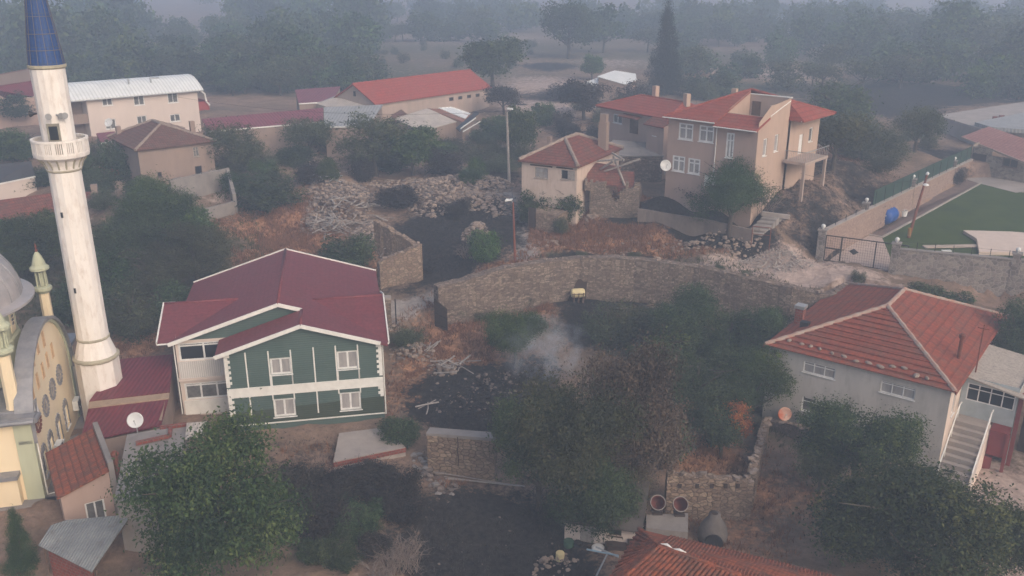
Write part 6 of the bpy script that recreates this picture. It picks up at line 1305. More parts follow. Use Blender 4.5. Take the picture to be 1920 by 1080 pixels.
    barrel(1083, 1030, -1.9, .25, .5, M['metal_dark'], 'black drum beside the dull green drum'); barrel(1121, 1038, -1.9, .38, .45, M['dish'], 'round whitish pot below the window of the whitewashed shed', 'pot', 'pot')
    barrel(1050, 1050, -1.9, .25, .5, M['cream_plastic'], 'small yellowish drum by the stone heap near the shed')
    p = PZ(1158, 1038, -1.9); m = MB(); m.box(-.7,.5,-.3,.3,0,.7); m.box(.55,.9,-.2,.3,0,1.0); o = m.build('dark_crate', M['wood_dark'], None, loc=p, rz=.1); tag(o, 'dark crate standing under the shed window', 'crate')
    # cream tank on a burnt stand by the curved wall
    p = PZ(1083, 566, 1.75); r = empty('cream_tank', p, R(8), 'cream plastic water tank with brown stand by the curved wall', 'water tank'); m = MB(); xs_ = [(-.85,.35),(-.8,.75),(-.65,.95),(-.4,1),(.4,1),(.65,.95),(.8,.75),(.85,.35)]; m.tube([(x*.75,0,.85) for x, k in xs_], [.42*k for x, k in xs_], 22); m.build('shell', M['cream_plastic'], r, smooth=True)
    m = MB()
    for x in (-.42,.0,.42): m.box(x-.06,x+.06,-.42,.42,0,.5); m.bar((x,-.46,.4),(x,-.46,1.0),.06)
    m.bar((-.6,-.46,.9),(.6,-.46,.9),.06); m.build('stand', M['wood_brown'], r)
    p = PY(1088, 548, 76.2); p = V(p[0]-.4, 75.9, g1(p[0], 75.5)); m = MB(); m.slab([(-.9,0,0),(.9,.1,0),(1.0,.4,2.0),(-.8,.35,1.8)], .1, off=(0,1,0)); o = m.build('leaning_board', M['wood_dark'], None, loc=p); tag(o, 'dark scorched board leaning on the curved wall behind the cream tank', 'board')
fore()
# ================================================================ poles and lamps
def pole(u, vb, vt, label, rad=.12, mat='wood_grey', lamp=False, lean=(0, 0), cat='pole', ub=None, cross=False, name='utility_pole'):
    p = PG(u, vb); t = PY(ub or u, vt, p[1])-p; r = empty(name, p, 0, label, cat); m = MB(); m.tube([(0,0,-.4), t*.5, t], [rad*1.2, rad, rad*.8], 9); m.build('shaft', M[mat], r)
    if lamp:
        h = lamp; m = MB(); m.tube([t-V(0,0,.1), t+V(h*.5,-.2,.25), t+V(h,-.3,.3)], .04, 6); m.build('arm', M['metal_grey'], r)
        m = MB(); q = t+V(h*1.05,-.3,.28); m.obox(q, V(.3*np.sign(h),-.05,-.03), V(.04,.16,0), V(0,0,.07)); m.tube([q-V(.25,0,0), q+V(.25,0,-.03)], [.12,.08], 8); m.build('lamp_head', M['dish'], r)
    if cross:
        m = MB(); m.bar(t+V(-1.3,0,-.1), t+V(.3,0,-.25), .1); m.bar(t+V(-1.3,.3,-.5), t+V(.2,.2,-.55), .08)
        for k in range(4): m.tube([t+V(-1.2+.35*k,0,-.1), t+V(-1.2+.35*k,0,.15)], .05, 6)
        m.build('cross_arm', M['metal_grey'], r)
    return p+t
tp1 = pole(966, 492, 379, 'slim rust-brown street lamp post by the curved wall', .10, 'rust', lamp=-.35, cat='street lamp', name='street_lamp', ub=962)
tp2 = pole(955, 343, 208, 'weathered utility pole with a lit white lamp near the limewashed house', .15, 'wood_grey', lamp=.35, cat='utility pole', ub=950)
tp3 = pole(253, 236, 164, 'brown utility pole with crossarms in front of the long white house', .14, 'wood_brown', cross=True, cat='utility pole', ub=239)
tp4 = PY(1739, 335, 83)
def wire(p, q, sag, label, rad=.014):
    m = MB(); n = 14; m.tube([p+(q-p)*i/n-V(0,0,sag*4*(i/n)*(1-i/n)) for i in range(n+1)], rad, 4); o = m.build('overhead_wire', M['metal_dark'], None); tag(o, label, 'wire', 'overhead wires')
wire(tp2, PY(1246, 300, 86), 1.2, 'thin wire from the weathered utility pole to the tall pink house')
wire(tp1, tp2, .8, 'thin wire between the rust-brown lamp post and the weathered pole')
wire(tp1, PY(1200, 345, 84), 1.0, 'thin wire from the rust-brown lamp post past the stone ruin')
wire(tp3, tp2, 1.6, 'long thin wire from the crossarm pole over the trees to the weathered pole')
wire(tp4, PY(1430, 300, 88), 1.2, 'thin wire from the lawn lamp pole to the tall pink house')
wire(PY(1690, 858, 52), PY(1960, 1060, 50), .4, 'thick dark cable slanting down through the bottom right tree', .035)
wire(PY(1736, 848, 53), PY(1860, 1000, 52), .3, 'dark cable slanting down in front of the stair foot', .03)
# ================================================================ rubble, timber, stones
M['charcoal'] = plain('charred_bits', (.03,.026,.025), (.012,.011,.011), 3, 1, .5)
def rock(m, c, s, rnd, mi=0):
    vs = []; n = 6
    sq = rnd.uniform(.5, 1.0)
    for z, k in ((-.6, .8), (.15*sq, 1.0), (.6*sq, rnd.uniform(.45,.85))):
        for i in range(n): t = 2*math.pi*i/n+rnd.uniform(-.45,.45); q = k*rnd.uniform(.62,1.2); vs.append((c[0]+s*q*math.cos(t), c[1]+s*q*math.sin(t)*.85, c[2]+s*z*rnd.uniform(.7,1.1)))
    fs = []
    for r_ in range(2):
        for i in range(n): j = (i+1) % n; fs.append((r_*n+i, r_*n+j, (r_+1)*n+j, (r_+1)*n+i))
    fs.append(tuple(range(2*n, 3*n))); m.add(vs, fs, mi)
def rubble(name, label, spots, n, mats, seed, smin=.06, smax=.36, heap=.9):
    rnd = random.Random(seed); m = MB(); c0 = PG(*spots[0][:2]); 
    for (u, v, ru, rv, h, k) in spots:
        c = PG(u, v)
        for i in range(int(n*k)):
            a = rnd.uniform(0, 6.283); q = rnd.random()**.55; x, y = c[0]+ru*q*math.cos(a), c[1]+rv*q*math.sin(a)
            z = g1(x, y)+max(0, h*(1-q*q))*rnd.uniform(.75,1)
            rock(m, V(x, y, z-.05)-c0, smin+(smax-smin)*rnd.random()**2.4, rnd, 0 if rnd.random() < .75 else 1)
    o = m.build(name, [M[k] for k in mats], None, loc=c0); tag(o, label, 'rubble', None, 'stuff'); return o
rubble('rubble_heap', 'big heap of pale stone rubble left of the L-shaped ruin', [(640,385,3.6,5.5,1.6,1),(690,440,1.8,3,.8,.5),(600,420,2,3,.8,.4),(610,365,2,3,.9,.35)], 1300, ['stonebit','stonebit_dark'], 1, .04, .3)
rubble('rubble_mound', 'scattered stone mounds among charred ground left of the dirt lane', [(815,375,2.8,4,1.3,.8),(830,345,5,3.5,.5,.8),(900,345,4,3.5,.7,.8),(740,350,5,3,.3,.5),(885,375,2.5,2.5,.5,.4),(890,440,1.3,2.2,1.0,.35),(930,385,2,4,.3,.25)], 900, ['stonebit','stonebit_dark'], 2, .04, .3)
rubble('yard_rubble', 'loose rubble at the foot of the small stone pier by the green house', [(775,660,2.0,1.8,.6,.7),(830,690,1.6,1.4,.3,.35),(745,610,.8,1,.2,.2)], 260, ['stonebit','stonebit_dark'], 3, .06, .28)
rubble('burnt_debris', 'ashy debris and stones under the smoke in the burnt yard', [(950,730,3.6,3.4,.5,1),(1010,690,2.0,2.4,.5,.7),(890,750,2.6,2.2,.3,.6)], 260, ['charcoal','stonebit_dark'], 4, .04, .22)
rubble('ash_debris', 'grey ash clods, stones and half-burnt scraps over the black yard', [(905,740,4.4,3.6,.15,1),(950,710,2.5,2.2,.2,.5),(860,760,2.2,2.0,.1,.4),(920,1030,4.2,3.4,.05,.4)], 260, ['charcoal','stonebit_dark'], 14, .03, .17)
rubble('bank_stones', 'pale stones strewn on the dry bank above the curved wall', [(1110,410,.8,.8,.5,.3),(1330,455,3.5,1.6,.7,.6),(1250,460,5,1.2,.1,.35),(1180,470,6,1,.1,.3),(1165,385,1.3,2.2,.5,.35),(1390,470,2,1.2,.6,.4),(1040,455,2.5,2,.2,.3),(1120,450,3.5,2,.1,.25)], 260, ['stonebit','stonebit'], 5, .05, .26)
rubble('block_rubble', 'grey broken blocks heaped left of the cracked block wall', [(805,890,1.1,1.2,.4,.5),(825,915,1.2,.8,.2,.3),(790,865,.8,.8,.2,.3),(800,950,2.0,1.5,.02,.12)], 110, ['stonebit_dark','concrete'], 6, .06, .34)
rubble('shed_rubble', 'pale stones and scraps left of the whitewashed shed junk', [(1035,1065,1.2,1,.5,.6),(1062,1050,.8,.6,.2,.3)], 90, ['stonebit','stonebit_dark'], 7, .05, .2)
rubble('grey_gravel_pile', 'low spread of pale grey gravel on the road before the gate', [(1440,492,3.0,1.1,.5,1),(1490,500,2,.8,.3,.5)], 500, ['concrete_pale','concrete_pale'], 8, .04, .13)
rubble('charred_bits', 'small pale scraps scattered over the charred yard', [(930,1030,3.5,3,.02,.3),(850,1000,3,3,.02,.3),(640,930,4,4,.02,.3),(1350,960,3,3,.02,.15)], 110, ['stonebit_dark','charcoal'], 9, .02, .085)
def planks(label, group, spots, n, lmin, lmax, seed, w=.16, mat='wood_grey', name='timber_plank', h=.6):
    rnd = random.Random(seed)
    for i in range(n):
        u, v, ru, rv = spots[i % len(spots)]; c = PG(u, v); a = rnd.uniform(0, 6.283); q = rnd.random()**.5; x, y = c[0]+ru*q*math.cos(a), c[1]+rv*q*math.sin(a)
        L = rnd.uniform(lmin, lmax); hd = rnd.uniform(0, math.pi); til = rnd.gauss(0, .18); ww = w*rnd.uniform(.5, 1.2); m = MB()
        bend = rnd.uniform(-.08, .08); m.bar((-L/2,0,0), (0,bend,0), ww, ww*.5); m.bar((0,bend,0), (L/2,0,0), ww*.96, ww*.47)
        o = m.build(name, M[mat], None, loc=(x, y, g1(x, y)+h*(1-q*q)*rnd.uniform(.75, 1.1)+.22)); o.rotation_euler = (rnd.uniform(-.3,.3), til, hd); tag(o, label, 'plank', group)
planks('weathered grey timber tossed on the big pale rubble heap', 'grey roof timbers on the rubble heap', [(650,405,3.2,3.0),(690,415,1.6,2.5),(610,435,2.0,1.5),(630,440,1.5,1.5)], 80, .9, 3.2, 11, .13, h=1.6)
planks('pale broken plank in the yard heap behind the burnt ground', 'pale planks by the burnt yard', [(850,690,1.1,1.2),(880,690,1.5,.8),(800,660,.8,.8),(835,700,1,1)], 22, .9, 2.6, 12, .12, h=.45)
planks('bare pole leaning inside the L-shaped ruin', 'poles inside the L-shaped ruin', [(735,480,.8,1.2)], 6, 1.5, 3.2, 13, .12, h=1.2)
planks('pale metal strip in the scrap heap by the dusty lot', 'scrap strips by the dusty lot', [(605,338,1.6,1.2)], 14, 1.0, 3.0, 14, .13, 'metal_grey', 'metal_strip', .6)
planks('pale plank lying near the right corner of the green house', 'planks right of the green house', [(800,778,.6,.6)], 3, 1.3, 2.0, 15, .1)
planks('long thin pole lying at the foot of the cracked block wall', 'poles below the cracked block wall', [(890,905,1.0,.25),(915,915,1.0,.25)], 4, 4.0, 5.5, 16, .09, 'wood_grey', 'wooden_pole', .1)
for o in [o for o in bpy.data.objects if o.name.startswith('wooden_pole')]: o.rotation_euler = (0, .03, random.uniform(-.25, -.12))
planks('charred stick lying in the black burnt yard', 'charred sticks in the burnt yard', [(930,740,3,2),(870,770,2,2),(1005,1000,2,2)], 26, .8, 2.6, 17, .07, 'bark_burnt', 'charred_stick', .3)
# ================================================================ trees: crowns of many small leaf faces on tapered trunks
def leaf_mesh(name, C, S, N, mat, tint, asp=.6, rng=None):
    """one quad per leaf: centres C, sizes S, normals N"""
    n = len(C); N = N/np.maximum(np.linalg.norm(N, axis=1, keepdims=True), 1e-6)
    t = rng.normal(size=(n, 3)); a = np.cross(N, t); a /= np.maximum(np.linalg.norm(a, axis=1, keepdims=True), 1e-6); b = np.cross(N, a)
    a = a*S[:, None]; b = b*S[:, None]*asp
    vs = np.stack([C-a, C-b*.9-a*.1, C+a, C+b], 1).reshape(-1, 3)
    me = bpy.data.meshes.new(name); me.vertices.add(4*n); me.vertices.foreach_set('co', vs.ravel())
    me.loops.add(4*n); me.loops.foreach_set('vertex_index', np.arange(4*n, dtype=np.int32))
    me.polygons.add(n); me.polygons.foreach_set('loop_start', np.arange(0, 4*n, 4, dtype=np.int32)); me.polygons.foreach_set('loop_total', np.full(n, 4, dtype=np.int32))
    me.update(); at = me.attributes.new('tint', 'FLOAT', 'FACE'); at.data.foreach_set('value', np.clip(tint, 0, 1).astype(np.float32)); me.materials.append(mat); return me
def crown_mesh(name, lobes, clumps, per, size, mat, seed, spread=.16, asp=.6, fill=.35, upbias=.5, sprig=.12):
    rng = np.random.default_rng(seed); lobes = np.array(lobes, float); vol = (lobes[:, 3]*lobes[:, 4]*lobes[:, 5])**.67; pk = rng.choice(len(lobes), clumps, p=vol/vol.sum())
    d = rng.normal(size=(clumps, 3)); d /= np.linalg.norm(d, axis=1, keepdims=True)
    rad = np.where(rng.random(clumps) < fill, rng.uniform(.25, .8, clumps), rng.uniform(.8, 1.08, clumps))
    rad = np.where(rng.random(clumps) < sprig, rad*1.15, rad)
    cc = lobes[pk, :3]+d*rad[:, None]*lobes[pk, 3:]
    # uneven outline: drop clumps by a slow wobble so that gaps open
    wob = np.sin(d[:, 0]*5+seed)+np.sin(d[:, 1]*6+2*seed)+np.sin(d[:, 2]*5+seed*.7); keep = wob > -1.35; cc, d = cc[keep], d[keep]; k = len(cc)
    sp = spread*rng.uniform(.45, 1.8, k)
    C = (cc[:, None, :]+rng.normal(size=(k, per, 3))*sp[:, None, None]*np.array([1, 1, .75])).reshape(-1, 3)
    lt = rng.normal(0, .15, len(lobes)); ct = rng.normal(.45, .17, k)+lt[pk][keep]+.16*np.sin(cc[:, 0]*17+seed)*np.sin(cc[:, 1]*15+seed*2)*np.cos(cc[:, 2]*13); tint = (np.repeat(ct, per)+rng.normal(0, .14, k*per))
    N = np.repeat(d, per, 0)*.6+rng.normal(size=(k*per, 3))*.75+np.array([0, 0, upbias]); S = size*rng.uniform(.45, 1.45, k*per)
    return leaf_mesh(name, C, S, N, mat, tint, asp, rng)
def lobes_for(kind, seed):
    r = random.Random(seed); L = []
    if kind == 'round':      # unit crown: about 1 wide, 0 to 1 high with a bare foot; many bosses of unequal size
        for i in range(17):
            t = r.uniform(0, 6.28); cz = r.uniform(-.75, 1); q = math.sqrt(max(0, 1-cz*cz)); k = r.uniform(.82, 1.08); R_ = r.uniform(.085, .185); L.append((.34*k*q*math.cos(t), .34*k*q*math.sin(t), .58+.29*k*cz, R_, R_, R_*.85))
        L.append((0, 0, .55, .27, .27, .25))
    elif kind == 'spread':
        for i in range(11): a = r.uniform(0, 6.28); q = r.uniform(.15, .36); L.append((q*math.cos(a), q*math.sin(a), r.uniform(.4, .72), r.uniform(.12, .2), r.uniform(.12, .2), r.uniform(.1, .17)))
        L.append((0, 0, .62, .25, .25, .2))
    elif kind == 'bush':
        for i in range(9): a = r.uniform(0, 6.28); q = r.uniform(.1, .34); L.append((q*math.cos(a), q*math.sin(a), r.uniform(.15, .6), r.uniform(.14, .22), r.uniform(.14, .22), r.uniform(.16, .28)))
        L.append((0, 0, .35, .33, .33, .34))
    elif kind == 'tall':
        for i in range(12): a = r.uniform(0, 6.28); z = r.uniform(.2, .85); q = .26*(1-abs(z-.45)); L.append((q*math.cos(a), q*math.sin(a), z, .17, .17, .14))
        L.append((0, 0, .5, .27, .27, .38))
    elif kind == 'pine':
        for i in range(12): a = r.uniform(0, 6.28); q = r.uniform(.12, .33); L.append((q*math.cos(a), q*math.sin(a), r.uniform(.45, .85)-q*.2, r.uniform(.14, .2), r.uniform(.14, .2), r.uniform(.1, .15)))
        L.append((0, 0, .68, .28, .28, .2))
    elif kind == 'cone':
        for i in range(34): z = .05+.93*i/34; q = (.40*(1-z)**.85+.015)*r.uniform(.7, 1.15); a = i*2.4+r.uniform(-.5,.5); L.append((q*.55*math.cos(a), q*.55*math.sin(a), z, q*.62+.018, q*.62+.018, r.uniform(.035,.06)))
    return L
def trunk_mb(kind, seed, h0=.62, r0=.03):
    r = random.Random(seed); m = MB(); x, y = r.uniform(-.03, .03), r.uniform(-.03, .03); m.tube([(0,0,-.06),(x*.5,y*.5,.2),(x,y,h0*.75),(x*1.3,y*1.3,h0)], [r0*1.3, r0, r0*.7, r0*.3], 7)
    if kind not in ('cone',):
        for i in range(6): a = i*1.05+r.uniform(-.3,.3); z = r.uniform(.2,.42); q = r.uniform(.24,.40); m.tube([(x*.6,y*.6,z),(q*.5*math.cos(a),q*.5*math.sin(a),z+.14),(q*math.cos(a),q*math.sin(a),z+.3)], [r0*.6,r0*.4,r0*.14], 5)
        for i in range(9): a = r.uniform(0, 6.28); q = r.uniform(.34, .47); z = r.uniform(.45, .85); m.tube([(q*.4*math.cos(a), q*.4*math.sin(a), z-.1), (q*math.cos(a), q*math.sin(a), z)], [r0*.22, r0*.07], 4)
    return m
PROTO = {}
def proto(kind, leaf, level, var, bark='bark'):
    key = (kind, leaf, level, var, bark)
    if key not in PROTO:
        cl, per, sz, spd = {'far': (260, 10, .040, .06), 'mid': (760, 18, .021, .042), 'near': (1700, 36, .0098, .033)}[level]
        if leaf in ('leaf_olive', 'leaf_brown', 'leaf_burnt'): per = int(per*.75); spd *= 1.1
        asp = .35 if kind in ('pine', 'cone') or leaf == 'leaf_olive' else .55
        cm = crown_mesh('crown', lobes_for(kind, var*13+len(kind)), cl, per, sz, M[leaf], var*7+3, spd, asp)
        tm = trunk_mb(kind, var*5+1, .62 if kind != 'cone' else .9, .028 if level != 'far' else .02).build('trunk', M[bark], None)
        PROTO[key] = (cm, tm.data); bpy.data.objects.remove(tm)
    return PROTO[key]
def tree(p, w, h, kind, leaf, level, label, group=None, var=None, bark='bark', name='tree', cat='tree', rz=None):
    var = random.randrange(3) if var is None else var
    cm, tm = proto(kind, leaf, level, var, bark)
    r = empty(name, p, random.uniform(0, 6.28) if rz is None else rz, label, cat, group); r.scale = (w, w, h)
    for nm, me in (('crown', cm), ('trunk', tm)):
        o = bpy.data.objects.new(nm, me); COL.objects.link(o); o.parent = r
    return r
def T(u, vb, wpx, hpx, kind, leaf, level, label, group=None, z=None, **k):
    p = PG(u, vb) if z is None else PZ(u, vb, z); d = proj(p)[2]
    return tree(V(p[0], p[1], g1(p[0], p[1]) if z is None else z), wpx*d/F, hpx*d/F/.95, kind, leaf, level, label, group, **k)
# ---- the big foreground trees
T(432, 1135, 318, 360, 'round', 'leaf_fig', 'near', 'big bright green broadleaf tree in front of the green house', z=-1.6, var=0)
T(1085, 985, 270, 330, 'spread', 'leaf_olive', 'near', 'big grey-green tree in the middle, left of the scorched tree', var=1)
T(1010, 955, 190, 230, 'round', 'leaf_dark', 'near', 'dark green tree crowding the left side of the big grey-green tree', var=2)
T(1185, 950, 215, 315, 'round', 'leaf_brown', 'near', 'brown scorched tree between the burnt yard and the tiled roof', var=0)
T(1120, 990, 190, 200, 'bush', 'leaf_dark', 'near', 'dark green shrub below the scorched tree above the whitewashed shed', var=1)
T(1150, 990, 130, 110, 'bush', 'leaf_dark', 'near', 'dark shrub hanging over the roof of the whitewashed shed', var=0)
T(1165, 935, 130, 110, 'bush', 'leaf_brown', 'near', 'grey-brown wilted shrub left of the broken ruin', var=2)
T(1600, 925, 215, 190, 'round', 'leaf_fig', 'near', 'leafy green tree in front of the grey rendered house', var=1)
T(1535, 925, 120, 120, 'spread', 'leaf_olive', 'mid', 'loose olive-brown shrub left of the leafy green tree', var=2)
T(1690, 1125, 350, 265, 'round', 'leaf_fig', 'near', 'large green tree filling the bottom right foreground', z=-2.4, var=2)
T(1855, 1110, 170, 190, 'spread', 'leaf_fig', 'near', 'green tree at the bottom right beside the paved yard', z=-2.2, var=0)
T(1760, 985, 120, 120, 'bush', 'leaf_green', 'near', 'round green bush at the foot of the porch stairs', var=2)
T(1900, 690, 130, 165, 'bush', 'leaf_dark', 'near', 'dark bush at the right edge behind the porch roof', var=0, z=1.5)
T(1515, 800, 70, 55, 'bush', 'leaf_dark', 'mid', 'small dark shrub under the lower window of the grey house', var=1)
T(1740, 572, 95, 48, 'bush', 'leaf_fig', 'mid', 'bright green bush peeping over the back of the big red roof', var=0, name='bush', cat='bush')
T(1788, 585, 70, 45, 'bush', 'leaf_green', 'mid', 'second green bush behind the big red roof near the pale slab', var=2, name='bush', cat='bush')
T(1608, 532, 28, 32, 'bush', 'leaf_olive', 'mid', 'tiny olive shrub by the road below the sliding gate', var=1, name='bush', cat='bush')
T(1366, 838, 85, 95, 'spread', 'leaf_orange', 'mid', 'small tree with orange autumn leaves among dark trees', var=0, bark='bark_pale')
for i, (u, vb, w, h, lf, lb) in enumerate(((1185,650,150,110,'leaf_olive','grey-green tree below the curved wall right of the cream tank'), (1275,665,170,125,'leaf_dark','dark tree at the middle of the curved wall'),
    (1365,680,150,125,'leaf_green','fresh green tree near the right end of the curved wall'), (1430,720,110,150,'leaf_dark','dark tree pressed against the left side of the grey house'), (1300,790,190,165,'leaf_dark','dark green tree right of the scorched tree'),
    (1400,800,150,150,'leaf_green','green tree left of the grey house corner'), (1235,720,160,120,'leaf_green','mid green tree behind the scorched tree top'), (1350,860,120,100,'leaf_dark','low dark tree above the broken ruin'), (1130,640,100,80,'leaf_olive','low grey-green shrub by the burnt ground under the cream tank'), (1240,880,120,110,'leaf_dark','dark tree behind the ragged ruin wall left of the orange tree'))):
    T(u, vb, w, h, 'round' if i % 2 else 'bush', lf, 'near' if h > 120 else 'mid', lb, var=i % 3)
T(968, 690, 130, 125, 'spread', 'leaf_green', 'near', 'hazy green tree standing in the smoky dry yard', var=1)
T(900, 600, 40, 28, 'bush', 'leaf_olive', 'mid', 'low weed clump inside the gate end of the curved wall', var=0, name='bush', cat='bush'); T(852, 592, 50, 35, 'bush', 'leaf_olive', 'mid', 'low weed clump at the foot of the gate leaf', var=1, name='bush', cat='bush')
T(765, 650, 75, 45, 'bush', 'leaf_olive', 'mid', 'dull green shrub right of the green house gable', var=2, name='bush', cat='bush'); T(985, 570, 50, 22, 'bush', 'leaf_olive', 'mid', 'flat weeds along the inside of the curved wall', var=2, name='bush', cat='bush')
T(755, 830, 95, 60, 'bush', 'leaf_dark', 'mid', 'dark conifer sprig by the end of the concrete terrace', var=0, name='bush', cat='bush')
T(48, 1075, 80, 135, 'cone', 'leaf_pine', 'near', 'small dark conical cypress in the bottom left corner', z=-1.0, var=1)
# ---- left thicket behind the minaret
for i, (u, vb, w, h, lf, k, lb) in enumerate(((300,470,170,130,'leaf_green','round','green tree in front of the old stone house'), (250,520,150,130,'leaf_dark','round','dark green tree right of the minaret shaft'), (215,560,130,120,'leaf_green','bush','green tree touching the right side of the minaret'), (375,545,165,130,'leaf_olive','round','light olive tree behind the green house roof'),
    (300,560,150,110,'leaf_olive','bush','olive bush behind the left wing of the green house'), (75,540,150,140,'leaf_green','round','green tree left of the minaret above the mosque dome'), (20,520,110,110,'leaf_green','round','smaller green tree at the very left edge above the mosque'), (150,600,110,110,'leaf_dark','bush','dark bush between the small mosque turret and the minaret'), (250,630,130,110,'leaf_olive','bush','dull shrub right of the minaret base'), (330,600,110,90,'leaf_dark','bush','dark bush left of the green house roof edge'), (355,490,120,100,'leaf_green','round','green tree below the roofless block ruin'), (270,420,90,70,'leaf_dark','bush','dark bush along the lane below the old stone house'), (110,470,110,90,'leaf_green','bush','green bush below the old tile barn'))):
    T(u, vb, w, h, k, lf, 'near' if w > 140 else 'mid', lb, var=i % 3)
for (u, vb, w, h, lf, k, lb) in ((505,392,125,80,'leaf_dark','bush','round dark bush left of the rubble heap'), (655,505,100,82,'leaf_dark','bush','round dark bush below the heap of timbers'), (912,487,75,70,'leaf_green','bush','round green bush beside the street lamp post'),
    (1012,412,80,72,'leaf_fig','bush','vine-like bush climbing the front of the limewashed house'), (1062,418,70,75,'leaf_green','bush','green bush at the right front of the limewashed house'), (1053,438,40,40,'leaf_olive','bush','small shrub by the stone terrace wall of the limewashed house'), (990,418,40,50,'leaf_fig','bush','small vine clump over the dark terrace door')):
    T(u, vb, w, h, k, lf, 'mid', lb, var=int(u) % 3, name='bush', cat='bush')
for (u, vb, w, h, lf, k, lb) in ((580,302,105,92,'leaf_olive','spread','grey olive tree with bare trunk before the grey shed'), (705,330,165,112,'leaf_olive','round','large grey-green tree in front of the patched shed'), (775,330,120,92,'leaf_green','round','hazy green tree right of the large grey-green tree'), (640,275,50,42,'leaf_dark','bush','dark small tree in front of the grey shed roof'), (440,330,115,100,'leaf_olive','round','grey olive tree at the right corner of the old stone house'), (395,335,70,60,'leaf_olive','bush','small olive shrub at the foot of the old stone house'),
    (820,200,68,56,'leaf_green','spread','small dark tree in front of the bright red barn roof'), (925,170,130,100,'leaf_green','round','broad green tree at the right end of the bright red barn'), (945,215,75,60,'leaf_burnt','spread','scorched tree at the end of the red barn'), (975,300,75,95,'leaf_green','round','dark green tree left of the limewashed house'), (235,335,80,85,'leaf_dark','bush','dark tall shrub at the left wall of the old stone house'), (180,310,70,60,'leaf_olive','bush','olive shrub right below the minaret balcony'), (165,345,80,70,'leaf_dark','bush','dark shrub beside the red car'), (30,300,110,70,'leaf_green','bush','green tree behind the dark roofed house'), (60,350,120,45,'leaf_dark','bush','dark hedge-like shrub below the dark roofed house'), (30,235,90,60,'leaf_dark','round','dark tree left of the minaret balcony')):
    T(u, vb, w, h, k, lf, 'mid', lb, var=int(u) % 3)
p_ = PINK.w(8.3, -1.9, 0); tree(V(p_[0], p_[1], g1(p_[0], p_[1])-.3), 7.9, 7.9, 'pine', 'leaf_pine', 'near', 'round bright green pine in front of the tall pink house', var=1)
T(1243, 178, 84, 164, 'cone', 'leaf_cypress', 'near', 'very tall dark pointed conifer behind the pink annex', var=0)
T(1066, 110, 108, 102, 'round', 'leaf_dark', 'mid', 'big dark round tree alone in the hazy field', var=2)
for (u, vb, w, h, lf, k, lb) in ((1562,318,140,120,'leaf_olive','spread','olive tree right of the balcony of the tall pink house'), (1660,300,100,75,'leaf_olive','bush','olive tree left of the flat-roofed block'), (1715,285,105,85,'leaf_olive','round','grey olive tree against the wall of the flat-roofed block'), (1575,235,150,95,'leaf_green','bush','dark green thicket behind the tall pink house'), (1615,300,80,70,'leaf_olive','bush','scrubby olive between the two olive trees by the burnt ground'), (1095,225,110,80,'leaf_burnt','spread','scorched bare-looking tree left of the pink annex'), (1190,205,90,55,'leaf_burnt','bush','scorched scrub behind the pink annex roof'), (1070,260,60,40,'leaf_burnt','bush','brown scrub behind the limewashed house'), (1130,262,80,45,'leaf_burnt','bush','dark scrub between limewashed house and pink annex'), (1330,180,110,50,'leaf_dark','bush','dark bushes behind the roof of the tall pink house'), (1060,190,70,40,'leaf_burnt','bush','dark scrub left of the white metal shed'), (1110,150,50,45,'leaf_green','round','small green tree beside the white metal shed'), (1200,320,80,30,'leaf_burnt','bush','dark scrub on the low outbuilding side'), (750,385,110,45,'leaf_burnt','bush','scorched scrub among the stone mounds'), (830,325,90,60,'leaf_burnt','bush','dark scrub at the end of the patched shed'), (860,400,60,35,'leaf_burnt','bush','burnt scrub on the black ground'), (1790,340,50,32,'leaf_burnt','bush','dark brush heap by the bungalow'), (1300,385,70,45,'leaf_burnt','spread','sparse burnt sapling at the door of the tall pink house')):
    T(u, vb, w, h, k, lf, 'mid', lb, var=int(u) % 3)
# ---- olive scrub between the ruins and the far houses
for (u0, u1, v0, v1, n, lb) in ((600, 900, 270, 345, 12, 'dull olive scrub bush between the rubble and the patched sheds'), (440, 620, 300, 372, 8, 'dull olive scrub bush on the dusty lot by the old stone house'), (130, 330, 300, 440, 10, 'dull olive scrub bush along the lane beside the minaret'), (900, 1010, 215, 330, 7, 'dull olive scrub bush by the weathered utility pole'), (1480, 1740, 240, 330, 9, 'dull olive scrub bush on the burnt slope by the flat-roofed block'), (1010, 1330, 180, 250, 8, 'dull olive scrub bush in the strip behind the pink annex')):
    for i in range(n): T(random.uniform(u0, u1), random.uniform(v0, v1), random.uniform(45, 95), random.uniform(28, 55), 'bush', random.choice(('leaf_olive', 'leaf_olive', 'leaf_green', 'leaf_burnt', 'leaf_dark')), 'mid', lb, lb.replace('dull olive scrub bush', 'olive scrub'), name='bush', cat='bush')
for (u, v, w) in ((1350, 508, 30), (1398, 522, 36), (1440, 533, 26), (1190, 484, 28), (1090, 481, 24)): T(u, v, w, w*.5, 'bush', 'leaf_olive', 'mid', 'small weed tuft growing on top of the curved wall', 'weeds on the curved wall', name='weed', cat='weed')
